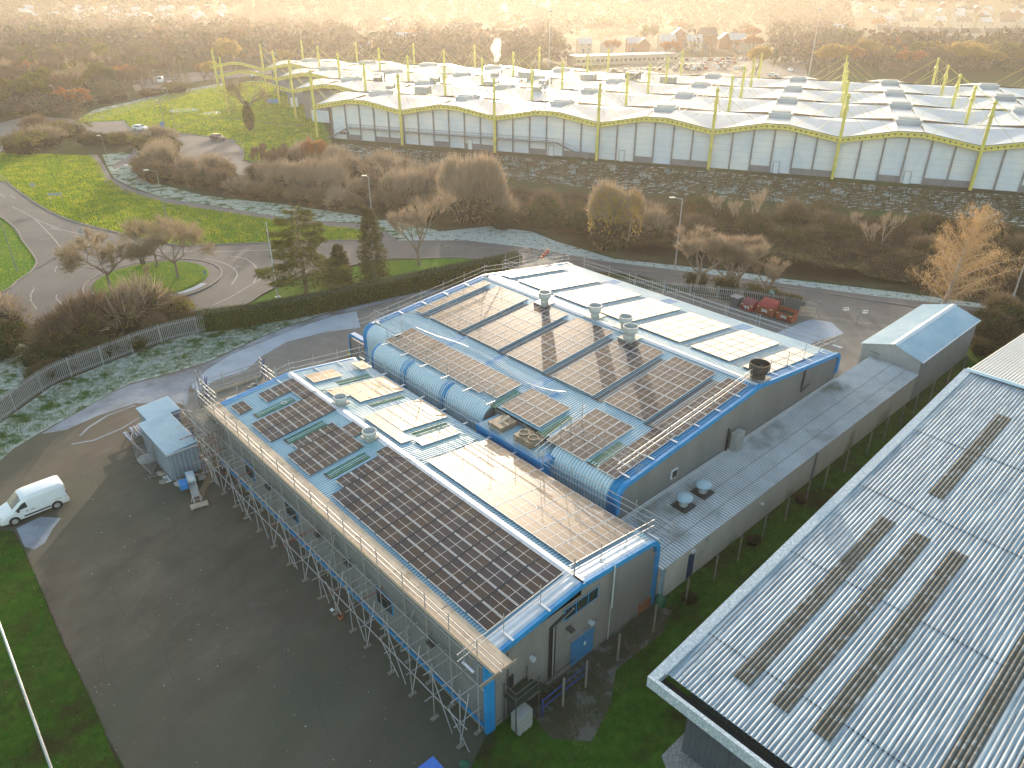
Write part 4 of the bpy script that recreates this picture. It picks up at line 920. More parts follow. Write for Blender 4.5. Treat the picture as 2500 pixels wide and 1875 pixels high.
# scaffold platform at the far end of the big ridge
t2=thing('scaffold_platform','small scaffold platform beyond the far end of the big roof ridge','scaffold',W(37.6,37))
def t2l(a,b,nm='standard',m='steel'):
    mb=MB(); mb.tube(a,b,.03,n=6); mb.build(nm,M[m],t2)
for j in range(10):
    mb=MB(); mb.lbox(36.9+j*.26,37.14+j*.26,36.8,43.2,5.9,5.94); mb.build('scaffold_board',M['oldwood'],t2)
for s in (36.9,39.5):
    for t in (36.8,39.,41.2,43.2):
        t2l(W(s,t,0),W(s,t,7.6+rs.random()*.3))
    for z in (6.4,6.8,7.2): t2l(W(s,36.5,z),W(s,43.6,z),'guard_rail')
for t in (36.8,43.2):
    for z in (6.4,6.8,7.2): t2l(W(36.7,t,z),W(39.8,t,z),'guard_rail')
mb=MB(); mb.lbox(36.85,36.88,36.8,43.2,5.94,6.15); mb.build('toe_board',M['wood'],t2)
for k in range(4):
    mb=MB(); mb.lbox(38.9,39.3,42.+k*.35,42.25+k*.35,6.3+.2*k,6.5+.2*k); mb.build('netting',mat('orange_netting',(.45,.12,.06),(.4,.1,.05),scale=3),t2)
# cables on roofs
def cable(label,pts,r=.025,m='black'):
    mb=MB(); q=[Vector(p) for p in pts]
    out=[]
    for i in range(len(q)-1):
        p0=q[max(0,i-1)];p1=q[i];p2=q[i+1];p3=q[min(len(q)-1,i+2)]
        for j in range(5):
            t=j/5; out.append(.5*((2*p1)+(p2-p0)*t+(2*p0-5*p1+4*p2-p3)*t*t+(3*p1-p0-3*p2+p3)*t*t*t))
    out.append(q[-1])
    for a,b in zip(out,out[1:]): mb.tube(a,b,r,n=5,cap=False)
    return tag(mb.build('roof_cable',M[m]),label,'cable','cables lying on the roofs')
cable('black cable along the lower edge of the upper panels on the big roof',[W(s,t,zB(t)+.1) for s,t in ((35.8,20.6),(33.9,21.2),(28,21.35),(22.,21.3),(17,21.3),(14,21.2),(12.4,21.3))])
cable('loose black cable looping over the bare strip at the far end of the big roof',[W(s,t,zB(t)+.1) for s,t in ((35.6,20.4),(34.8,19.6),(33,19.4),(30,19.6),(27,20.1),(24.,20.2),(21,19.8),(18.,19.5),(15.8,19.9),(14.5,20.6))],.03,'ridge')
cable('cable looping over the front ridge near the small vent',[W(s,t,zA(t)+.16) for s,t in ((28.6,5.6),(28.5,6.6),(28.2,7.3),(27.8,7.9))])
cable('cable crossing the front ridge before the tan sunlit array',[W(s,t,zA(t)+.16) for s,t in ((17.9,5.6),(16.4,6.4),(15.3,7.0),(15.,7.8),(14.9,10),(15.2,12.4))])
cable('white cable coil on the first green rooflight',[W(28.9+.2*math.cos(a),4.3+.2*math.sin(a),zA(4.3)+.16) for a in [k*.6 for k in range(12)]],.02,'white')
# ================================================================ YARD
def stor(name,label,s0,s1,t0,t1,h0,h1,cat='site store'):
    th=thing(name,label,cat,W(s0,t0))
    mb=MB(); 
    c=[W(s0,t0),W(s0,t1),W(s1,t1),W(s1,t0)]
    hh=[h0,h1,h1,h0]
    def wall(a,b,za,zb,out):
        corrwall(mb,c[a],c[b],.08,lambda f:za+(zb-za)*f,.30,.04,out)
    wall(0,1,h0,h1,-UU); wall(1,2,h1,h1,VV); wall(2,3,h1,h0,UU); wall(3,0,h0,h0,-VV)
    mb.build('corrugated_wall',M['storew'],th)
    mb=MB(); corr(mb,[(t0-.12,h0+.02),(t1+.12,h1+.06)],s0-.1,s1+.08,.22,.05,vm=1); mb.build('corrugated_roof',[M['storer'],M['roofvalley']],th)
    mb=MB(); mb.lbox(s0-.14,s0-.08,t0-.1,t1+.1,h0-.12,h0+.05); mb.lbox(s0-.1,s1+.1,t1+.10,t1+.15,h1-.1,h1+.09); mb.build('roof_trim',M['ridge'],th)
    mb=MB(); mb.lbox(s0-.05,s1+.05,t0-.05,t1+.05,0,.1); mb.build('base_frame',M['plinth'],th)
    return th
M['storew']=mat('pale_blue_grey_cladding',(.22,.28,.34),(.18,.23,.28),scale=1,rough=.55)
M['storer']=mat('frosted_blue_roof',(.42,.56,.66),(.50,.62,.69),scale=1,rough=.5)
stor('site_store','longer corrugated site store with frosted pale blue roof in the yard',33.3,39.3,-3.75,-1.45,2.5,2.62)
stor('site_store','shorter corrugated site store standing behind the longer one',39.5,42.3,-2.95,-.5,2.38,2.5)
# picnic table with coloured slats
pt=thing('picnic_table','picnic table with multicoloured slats beside the site stores','table',W(41.6,-3.6))
cols=[(.05,.25,.5),(.6,.62,.62),(.4,.12,.14),(.1,.35,.5),(.55,.5,.35),(.15,.2,.4),(.5,.55,.6),(.35,.2,.3)]
cm=[mat('painted_slat',c,tuple(x*.85 for x in c),scale=4,rough=.6) for c in cols]
def slats(nm,s0,s1,t0,t1,z,n):
    mb=MB()
    for i in range(n):
        a=t0+(t1-t0)*i/n; mb.mi=i%8; mb.lbox(s0,s1,a+.012,a+(t1-t0)/n-.012,z-.035,z)
    return mb.build(nm,cm,pt)
slats('table_top',40.7,42.6,-3.98,-3.2,.76,8); slats('bench_seat',40.8,42.7,-4.5,-4.18,.46,4); slats('bench_seat',40.55,42.5,-3.0,-2.72+.02,.46,4) 
for s in (41.0,42.3):
    mb=MB(); mb.tube(W(s,-4.4,0),W(s,-3.4,.74),.04); mb.tube(W(s,-2.85,0),W(s,-3.8,.74),.04); mb.tube(W(s,-4.45,.40),W(s,-2.8,.40),.035); mb.build('trestle_leg',M['darksteel'],pt)
# mesh fence panels set as a diamond, with a rubble bag inside
def heras(label,a,b,h=1.95):
    th=thing('mesh_fence_panel',label,'fence panel',a,'temporary mesh fence panels round the rubble bag')
    mb=MB(); mb.tube(a+Z*.1,a+Z*h,.025); mb.tube(b+Z*.1,b+Z*h,.025); mb.tube(a+Z*.15,b+Z*.15,.022); mb.tube(a+Z*h,b+Z*h,.022); mb.build('tube_frame',M['steel'],th)
    mb=MB(); L=(b-a).length; n=int(L/.11)
    for i in range(1,n): 
        q=a.lerp(b,i/n); mb.tube(q+Z*.15,q+Z*h,.0035,n=3,cap=False)
    for k in range(1,9): mb.tube(a+Z*(.15+k*.2),b+Z*(.15+k*.2),.0035,n=3,cap=False)
    mb.build('wire_mesh',M['steel'],th)
    for q in (a,b):
        mb=MB(); mb.box(q+Z*.06,(b-a).normalized(),(b-a).normalized().cross(Z),Z,.12,.3,.06); mb.build('concrete_foot',M['plinth'],th)
q4=[W(38.25,-4.9),W(35.1,-4.75),W(36.6,-3.85),W(40.2,-4.1)]
heras('front left mesh fence panel of the diamond enclosure',q4[0],q4[1]); heras('front right mesh fence panel leaning near the site store corner',q4[1],q4[2]); heras('rear mesh fence panel against the site store wall',q4[2],q4[3]); heras('rear left mesh fence panel next to the picnic table',q4[3],q4[0])
def lump(name,label,c,rx,ry,rz,m,cat,seed=1,group=None):
    mb=MB(); n=14;k=7; rr_=random.Random(seed)
    for j in range(k+1):
        ph=math.pi/2*j/k
        for i in range(n):
            th_=2*math.pi*i/n; d=Vector((math.cos(th_)*math.cos(ph),math.sin(th_)*math.cos(ph),math.sin(ph)))
            q=1+.35*noise.noise(d*2.+Vector((seed*3.,0,0)))
            mb.v.append(Vector(c)+Vector((d.x*rx*q,d.y*ry*q,d.z*rz*q)))
    for j in range(k):
        for i in range(n):
            mb.f.append((j*n+i,j*n+(i+1)%n,(j+1)*n+(i+1)%n,(j+1)*n+i)); mb.m.append(0)
    return tag(mb.build(name,m,None,smooth=True),label,cat,group)
lump('rubble_bag','pinkish grey rubble sheet heaped inside the mesh fence diamond',W(37.6,-4.2),.9,.6,.5,M['bag'],'rubble bag',2)
lump('rubble_bag','pale plastic bag heap at the left of the blue hoist',W(32.45,-3.3),.75,.45,.35,M['bag'],'rubble bag',5)
lump('rubble_bag','pale plastic bag heap at the right of the blue hoist by the store wall',W(32.4,-2.2),.7,.4,.35,M['bag'],'rubble bag',8)
lump('rubble_pile','low brown rubble pile beside the corner of the longer site store',W(35.0,-4.05),.5,.35,.2,M['oldwood'],'rubble pile',9)
lump('rubble_pile','small dark debris pile beyond the crate by the site store',W(33.7,-4.35),.4,.3,.18,M['oldwood'],'rubble pile',12)
mb=MB()
for i in range(4): mb.box(W(34.2-i*.28,-4.05,.1),UU,VV,Z,.05,.16,.03)
mb.box(W(33.8,-4.2,.1),UU,VV,Z,.5,.02,.04); mb.box(W(33.8,-3.9,.1),UU,VV,Z,.5,.02,.04)
tag(mb.build('small_ladder',M['white']),'short white step ladder lying beside the site store wall','ladder')
# blue ladder hoist / conveyor
ht=thing('roof_hoist','blue and grey inclined ladder hoist standing on a timber pallet','hoist',W(31.,-3.))
d=(W(28.9,-3.45)-W(32.3,-2.75)).normalized(); e=d.cross(Z)
p0=W(32.5,-2.7,.75); p1=W(28.95,-3.5,.35)
for k in (-1,1):
    mb=MB(); mb.tube(p0+e*(k*.24),p1+e*(k*.24),.05,n=6); mb.build('side_rail',M['steel'],ht)
mb=MB()
for i in range(9): mb.tube(p0.lerp(p1,(i+.5)/9)+e*.24,p0.lerp(p1,(i+.5)/9)-e*.24,.03,n=5)
mb.box(p0.lerp(p1,.62)+Z*.03,d,e,Z,.9,.2,.01); mb.build('rungs',M['acgrey'],ht)
mb=MB(); mb.box(p0.lerp(p1,.2)+Z*.12,d,e,Z,.62,.30,.14); mb.build('motor_housing',M['bluelight'] if 'bluelight' in M else M['storer'],ht)
mb=MB(); mb.box(p0.lerp(p1,.3)+Z*.28,d,e,Z,.36,.2,.04); mb.build('drum_cover',M['white'],ht)
mb=MB(); mb.box(p0.lerp(p1,.36)-e*-.62+Z*.05,d,e,Z,.42,.28,.22); mb.build('blue_box',M['brightblue'],ht)
mb=MB(); mb.tube(p0.lerp(p1,.12)+e*.5,p0.lerp(p1,.12)+e*.5+Z*.12,.0)
for k in (-1,1):
    mb=MB(); q=p0.lerp(p1,.1)+e*(k*.42); q.z=.25; mb.tube(q-e*.07,q+e*.07,.24,n=14); mb.build('wheel',M['black'],ht)
    mb=MB(); mb.tube(p0.lerp(p1,.75)+e*(k*.24),W(29.4,-3.4+.0,.15)+e*(k*.4),.03); mb.build('support_leg',M['steel'],ht)
pl=thing('timber_pallet','pale timber pallet under the foot of the blue hoist','pallet',W(28.8,-3.55))
for i in range(5):
    mb=MB(); mb.box(W(28.8,-3.5,.13)+d*(-.28+i*.14),e,d,Z,.62,.055,.012); mb.build('top_plank',M['wood2'] if 'wood2' in M else M['wood'],pl)
for i in (-1,0,1):
    mb=MB(); mb.box(W(28.8,-3.5,.06)+e*(i*.55),e,d,Z,.05,.35,.055); mb.build('pallet_block',M['oldwood'],pl)
# bits of litter and drain covers
for i,(x,y,lb) in enumerate(((840,1518,'orange plant pot lying near the scaffold feet'),)):
    mb=MB(); mb.lathe(G(x-7,y-8),[(.16,0),(.22,.3),(.19,.3),(.14,.05)],10); tag(mb.build('plant_pot',M['terracotta']),lb,'plant pot')
mb=MB(); mb.box(G(811,1490)+Z*.04,UU,VV,Z,.12,.10,.03); tag(mb.build('crumpled_can',M['white']),'small white can on the asphalt beside the plant pot','litter')
for (x,y,lb) in ((470,954,'dark square drain cover in the frosted slab by the loading bay'),(490,968,'second dark drain cover just in front of the loading bay')):
    mb=MB(); mb.box(G(x,y)+Z*.03,UU,VV,Z,.3,.22,.012); tag(mb.build('drain_cover',M['ventdark']),lb,'drain cover')
# yellow grit bin behind the front unit
gb=thing('grit_bin','yellow grit bin against the recessed corner of the big unit','bin',W(36.4,15.2))
c=G(868,880)
mb=MB(); mb.box(c+Z*.4,UU,VV,Z,.45,.5,.4); mb.build('bin_body',M['yellow'],gb)
mb=MB(); mb.box(c+Z*.88,UU,(VV+Z*.25).normalized(),Z,.5,.55,.06); mb.box(c+Z*.98-VV*.05,UU,VV,Z,.48,.3,.08); mb.build('bin_lid',M['yellow'],gb)
# ================================================================ VAN
def vehicle(name,label,cat,pos,heading,paint,L=4.4,Wd=1.8,H=1.8,kind='van',group=None,frost=None,parts=True):
    """front at +x in local space"""
    th=thing(name,label,cat,pos,group,rz=heading,local=True)
    if kind=='van': st=[(-.5,.72,.96,.90),(-.495,.95,.985,.92),(-.44,1.0,1.,.94),(-.2,1.0,1.,.95),(.05,.995,1.,.95),(.13,.96,1.,.93),(.30,.62,.99,.80),(.34,.575,.98,.80),(.43,.50,.95,.76),(.485,.38,.86,.72),(.5,.30,.80,.70)]
    elif kind=='car': st=[(-.5,.50,.88,.82),(-.485,.62,.94,.84),(-.44,.80,.97,.78),(-.36,.96,.99,.76),(-.1,1.0,1.,.77),(.06,.97,1.,.76),(.22,.66,.99,.80),(.30,.62,.98,.82),(.43,.54,.94,.78),(.49,.40,.84,.72),(.5,.34,.8,.7)]
    else: st=[(-.5,.98,.98,.97),(-.48,1.0,1.,.97),(.4,1.,1.,.97),(.47,.99,1.,.97),(.495,.6,.99,.95),(.5,.3,.95,.94)]
    belt=.56 if kind=='van' else (.60 if kind=='car' else .45)
    mb=MB(); prof=[]
    for (x,h,wd,wt) in st:
        X=x*L; hw=wd*Wd/2; top=h*H; zb=.13*H if kind!='bus' else .1*H
        bz=min(belt*H,top*.93)
        tw=wt*Wd/2*(1. if top>belt*H*1.15 else 1.08) 
        tw=min(tw,hw)
        prof.append([(hw*.93,zb),(hw,zb+.09*H),(hw,bz*.8),(hw*.985,bz),(tw*1.0+(hw-tw)*.25,bz+(top-bz)*.72),(tw*.93,bz+(top-bz)*.95),(tw*.6,top),(0,top*1.005)])
    n=len(prof[0])
    for side in (1,-1):
        k0=len(mb.v)
        for (x,_,_,_),pr in zip(st,prof):
            for (y,z) in pr: mb.v.append(Vector((x*L,side*y,z)))
        for i in range(len(st)-1):
            for j in range(n-1):
                q=(k0+i*n+j,k0+(i+1)*n+j,k0+(i+1)*n+j+1,k0+i*n+j+1); mb.f.append(q if side<0 else q[::-1]); mb.m.append(0)
    # end caps and floor
    for i in (0,len(st)-1):
        X=st[i][0]*L; pts=[Vector((X,y,z)) for y,z in prof[i]]+[Vector((X,-y,z)) for y,z in prof[i][::-1][1:]]
        mb.poly(pts if i else pts[::-1])
    mb.quad(*[Vector(q) for q in ((-.5*L,-.8*Wd/2,.14*H),(.5*L,-.7*Wd/2,.14*H),(.5*L,.7*Wd/2,.14*H),(-.5*L,.8*Wd/2,.14*H))])
    body=mb.build('body',paint,th,smooth=False)
    if kind!='bus':
        for p in body.data.polygons: p.use_smooth=True
    def sec(x,k):
        X=x
        for i in range(len(st)-1):
            if st[i][0]<=X<=st[i+1][0]:
                f=(X-st[i][0])/(st[i+1][0]-st[i][0]); a=prof[i][k];b=prof[i+1][k]; return Vector((X*L,a[0]+(b[0]-a[0])*f,a[1]+(b[1]-a[1])*f))
        return Vector((X*L,*prof[-1][k]))
    def sidepatch(nm,x0,x1,f0,f1,m,side,off=.012,sk0=0,sk1=0):
        """window on the upper side between belt (k=3) and top (k=5)"""
        mb=MB(); N=4
        rows=[]
        for i in range(N+1):
            u=i/N
            xa=x0+(x1-x0)*u; lo=sec(xa,3).lerp(sec(xa,4),f0)
            xb=x0+sk0+(x1+sk1-x0-sk0)*u; hi=sec(xb,3).lerp(sec(xb,4),f1)
            for q in (lo,hi): q.y=(q.y+off)*side
            rows.append((lo,hi))
        for i in range(N): mb.quad(rows[i][0],rows[i+1][0],rows[i+1][1],rows[i][1])
        return mb.build(nm,m,th)
    if kind=='van':
        for sd_ in (1,-1):
            sidepatch('side_window',.085,.27,.08,.88,M['glass'],sd_,sk0=.01,sk1=-.11)
            mb=MB(); x0,x1=-.22*L,.16*L; y=Wd/2+.006
            mb.quad(*[Vector((q[0],q[1]*sd_,q[2])) for q in ((x0,y,.40),(x1,y,.40),(x1+.1,y,.52),(x0-.02,y,.52))]); mb.build('rubbing_strip',M['black'],th)
            mb=MB(); mb.quad(*[Vector((q[0],q[1]*sd_,q[2])) for q in ((-.47*L,y-.01,.80),(-.29*L,y-.0,.80),(-.29*L,y,.83),(-.47*L,y-.01,.83))]); mb.build('door_track',M['black'],th)
            for xx in (.09,.02,-.0):
                mb=MB(); mb.abox(xx*L,xx*L+.16,sd_*(y-.02),sd_*(y+.02),.78,.82); mb.build('door_handle',M['black'],th)
            mb=MB(); mb.abox(.21*L,.21*L+.16,sd_*(y),sd_*(y+.2),1.02,1.20); mb.build('mirror',M['black'],th)
            mb=MB(); mb.quad(*[Vector((q[0],q[1]*sd_,q[2])) for q in ((.428*L,.86*Wd/2+.05,.68),(.488*L,.70*Wd/2+.03,.60),(.482*L,.74*Wd/2+.035,.78),(.43*L,.84*Wd/2,.86))]); mb.build('headlight',M['glassy'],th)
            mb=MB(); mb.abox(-.5*L-.012,-.5*L+.05,sd_*(Wd/2*.90),sd_*(Wd/2*.97),.80,1.25); mb.build('tail_light',M['redlight'],th)
    else:
        for sd_ in (1,-1): sidepatch('side_window',-.36 if kind=='car' else -.46,.13 if kind=='car' else .40,.1,.85,M['glass'],sd_,sk0=.04 if kind=='car' else 0,sk1=-.06 if kind=='car' else 0)
        if kind=='car':
            for sd_ in (1,-1):
                mb=MB(); mb.abox(-.5*L-.01,-.485*L,sd_*(Wd/2*.55),sd_*(Wd/2*.85),.62*.9,.62*1.15); mb.build('tail_light',M['redlight'],th)
                mb=MB(); mb.abox(.485*L,.5*L+.01,sd_*(Wd/2*.5),sd_*(Wd/2*.75),.5,.6); mb.build('headlight',M['glassy'],th)
    # windscreen / rear screen across the top
    def across(nm,x0,x1,m,k0=5,off=.015):
        mb=MB(); N=5; rows=[]
        for i in range(N+1):
            x=x0+(x1-x0)*i/N; a=sec(x,5); b=sec(x,7)
            w_=a.y*.93; rows.append([Vector((a.x,w_*s_,a.z+(b.z-a.z)*(1-abs(s_))+off)) for s_ in (-1,-.5,0,.5,1)])
        for i in range(N):
            for j in range(4): mb.quad(rows[i][j],rows[i+1][j],rows[i+1][j+1],rows[i][j+1])
        mb.build(nm,m,th)
    if kind=='van': across('windscreen',.14,.295,M['glass'],off=.02)
    elif kind=='car': across('windscreen',.075,.215,M['glass'],off=.02); across('rear_window',-.475,-.37,M['glass'],off=.02)
    else:
        mb=MB(); mb.abox(L/2-.02,L/2+.015,-Wd*.42,Wd*.42,.45*H,.85*H); mb.build('windscreen',M['glass'],th)
    wb={'van':(.315,-.307),'car':(.31,-.29),'bus':(.3,-.25)}[kind]; wr={'van':.32,'car':.31,'bus':.5}[kind]
    for x in wb:
        for sd_ in (1,-1):
            mb=MB(); c=Vector((x*L,sd_*(Wd/2-.09),wr)); mb.tube(c-Vector((0,.1,0)),c+Vector((0,.105,0)),wr,n=18); wh=mb.build('wheel',M['black'],th)
            mb=MB(); mb.tube(c+Vector((0,sd_*.09,0)),c+Vector((0,sd_*.125,0)),wr*.62,n=12)
            wh2=mb.build('rim',M['steel'],wh)
            mb=MB(); mb.tube(c-Vector((0,sd_*.02,0)),c+Vector((0,sd_*.098,0)),wr*1.14,n=18); mb.build('wheel_arch',M['black'],th)
    if kind=='van':
        mb=MB(); mb.abox(.46*L,.5*L+.04,-.72*Wd/2,.72*Wd/2,.26,.46); mb.abox(-.5*L-.05,-.47*L,-.9*Wd/2,.9*Wd/2,.26,.46); mb.build('bumper',M['white'],th)
        mb=MB(); mb.abox(.495*L,.5*L+.05,-.3,.3,.5,.62); mb.build('grille',M['black'],th)
        mb=MB(); mb.abox(-.5*L-.02,-.49*L,-.62,-.05,1.0,1.4); mb.abox(-.5*L-.02,-.49*L,.05,.62,1.0,1.4); mb.build('rear_window',M['glass'],th)
    return th
M['glassy']=mat('headlamp_lens',(.5,.53,.55),(.4,.42,.45),scale=5,rough=.15)
M['redlight']=mat('tail_lamp_lens',(.3,.02,.02),(.25,.02,.02),scale=5,rough=.2)
rw,fw=G(141,1241),G(42,1280); dv=(fw-rw).normalized(); nv=Vector((-dv.y,dv.x,0))
ctr=(rw+fw)/2 - nv*.82 ; 
vehicle('parked_van','white panel van parked on the asphalt at the left edge','van',(ctr.x,ctr.y,.012),math.atan2(dv.y,dv.x),M['vanwhite'],4.42,1.82,1.86,'van')
# ================================================================ palisade fence, hedge fence, posts
def palisade(label,pts,h=2.0,pitch=.28,m='pale'):
    th=thing('palisade_fence',label,'fence',pts[0])
    mb=MB(); mrs=[MB(),MB()]
    ps=subdiv([Vector((p.x,p.y,0)) for p in pts],False,1.)
    acc=0
    for a,b in zip(ps,ps[1:]):
        L=(b-a).length; d=(b-a)/L; n=d.cross(Z)
        while acc<L:
            q=a+d*acc
            mb.box(q+Z*(h/2+.05),d,n,Z,.04,.012,h/2-.05); mb.poly([q+Z*h-d*.034,q+Z*h+d*.034,q+Z*(h+.09)])
            acc+=pitch
        acc-=L
        for z,mr in zip((.35,h-.3),mrs): mr.tube(a+Z*z-n*.03,b+Z*z-n*.03,.045,n=4,cap=False)
    mb.build('pales',M['pale'],th); [q.build('rail',M['pale'],th) for q in mrs]
    L=0
    for a,b in zip(ps,ps[1:]):
        L+=(b-a).length
        if L>2.75: L=0; mb=MB(); mb.box(b+Z*(h/2),UU,VV,Z,.05,.05,h/2); mb.build('post',M['pale'],th)
    return th
M['pale']=mat('frosty_galvanised_pales',(.34,.37,.38),(.26,.28,.29),scale=3,rough=.5,metal=.2)
palisade('pale galvanised palisade fence curving along the frosty verge at left',PX((-90,1110),(0,1034),(126,943),(253,890),(395,837),(502,811)),2.1,.19)
palisade('palisade fence behind the red skips with ivy growing through',[W(38,52,0),W(32.,57.),W(24,61.6),W(19.5,63.4),W(15.6,64.4)],1.7,.24)
# double gate in front of the skip yard
gt=thing('mesh_gate','grey double yard gate with diagonal stays beside the skips','gate',W(15.5,64.4))
ga,gm,gz=W(15.3,64.35),W(11.3,65.7),W(7.0,67.4)
for a,b in ((ga,gm),(gm,gz)):
    mb=MB(); n=int((b-a).length/.14)
    for i in range(n+1): q=a.lerp(b,i/n); mb.tube(q+Z*.1,q+Z*1.65,.012,n=4)
    mb.build('gate_bars',M['pale'],gt)
    mb=MB(); mb.tube(a+Z*.12,b+Z*.12,.03); mb.tube(a+Z*1.65,b+Z*1.65,.03); mb.tube(a+Z*.8,(a+(b-a)*.95)+Z*1.6,.02); mb.build('gate_frame',M['pale'],gt)
for q in (ga,gm,gz):
    mb=MB(); mb.tube(q,q+Z*1.95,.06,n=8); mb.build('gate_post',M['pale'],gt)
# concrete post and wire fence beside the grass strip
fp=[(-1.55,s) for s in (4.0,5.8,8.5,11.8,15.,18.1,20.9,23.9,27.,29.9,32.7,36.1,40.1,43.2,46.4,49.3,53,57,61)]
wf=thing('post_and_wire_fence','line of thin concrete posts with wire between the lean-to and the big shed','fence',W(-1.5,4))
for s,t in fp:
    mb=MB(); hh=2.1+.1*rs.random(); mb.box(W(s,t,hh/2),UU,VV,Z,.045,.045,hh/2); mb.build('fence_post',M['oldwood'] if rs.random()<.6 else M['plinth'],wf)
for z in (.5,1.1,1.8):
    mb=MB()
    for a,b in zip(fp,fp[1:]): mb.tube(W(a[0],a[1],z),W(b[0],b[1],z),.006,n=3,cap=False)
    mb.build('wire',M['darksteel'],wf)
# dark steel escape stair frame and railings by the gable
st_=thing('steel_steps','dark green steel landing and rails beside the front gable','steps',W(-1.0,3.0))
def sl(a,b,r=.03,nm='rail',m='darksteel'):
    mb=MB(); mb.tube(a,b,r,n=5); mb.build(nm,M[m],st_)
M['darkgreen']=mat('dark_green_steel',(.02,.03,.015),(.03,.04,.02),scale=4,rough=.7)
mb=MB(); mb.lbox(-1.1,-.15,1.0,2.6,2.05,2.12); mb.build('landing_plate',M['darkgreen'],st_)
for s in (-1.1,-.2):
    for t in (1.0,2.6): sl(W(s,t,0),W(s,t,3.1),.035,'upright')
for z in (2.6,3.05): sl(W(-1.1,1.0,z),W(-1.1,2.6,z)); sl(W(-1.1,1.0,z),W(-.2,1.0,z))
for z in (.6,1.15): sl(W(-1.2,2.8,z),W(-1.2,6.2,z),.035,'rail','bluesteel'); sl(W(-.5,3.2,z+.1),W(-.5,6.0,z+.1),.03)
for t in (2.8,4.4,6.2): sl(W(-1.2,t,0),W(-1.2,t,1.25),.045,'upright','bluesteel')
mb=MB()
for k in range(5): mb.lbox(-1.0-.0*k,-.2,2.7+k*.3,2.95+k*.3,1.8-k*.36,1.84-k*.36)
mb.build('stair_treads',M['darkgreen'],st_)
lump('green_hose_reel','coiled green hose by the right corner of the front gable',W(-.45,13.9,0),.42,.42,.75,M['green'],'hose reel',3)
lump('hose_pile','bright green hose tangle beside the last scaffold feet',W(-.6,-2.,0),.3,.25,.12,M['green'],'hose',6)
# blue tarpaulin-roofed cabin at the bottom edge
cb=thing('blue_cabin','blue painted cabin roof corner poking in at the bottom edge','cabin',W(-1.5,-4.5))
apx=loc2(G(1057,1848,2.0)); s,t=apx
mb=MB(); mb.lbox(s-6,s,t-2.6,t,0,1.98); mb.build('cabin_wall',M['brightblue'],cb)
mb=MB(); mb.lbox(s-6.03,s+.03,t-2.63,t+.03,1.98,2.02); mb.build('cabin_roof',mat('royal_blue_roof',(.03,.12,.50),(.04,.15,.55),scale=1.5,rough=.4),cb)
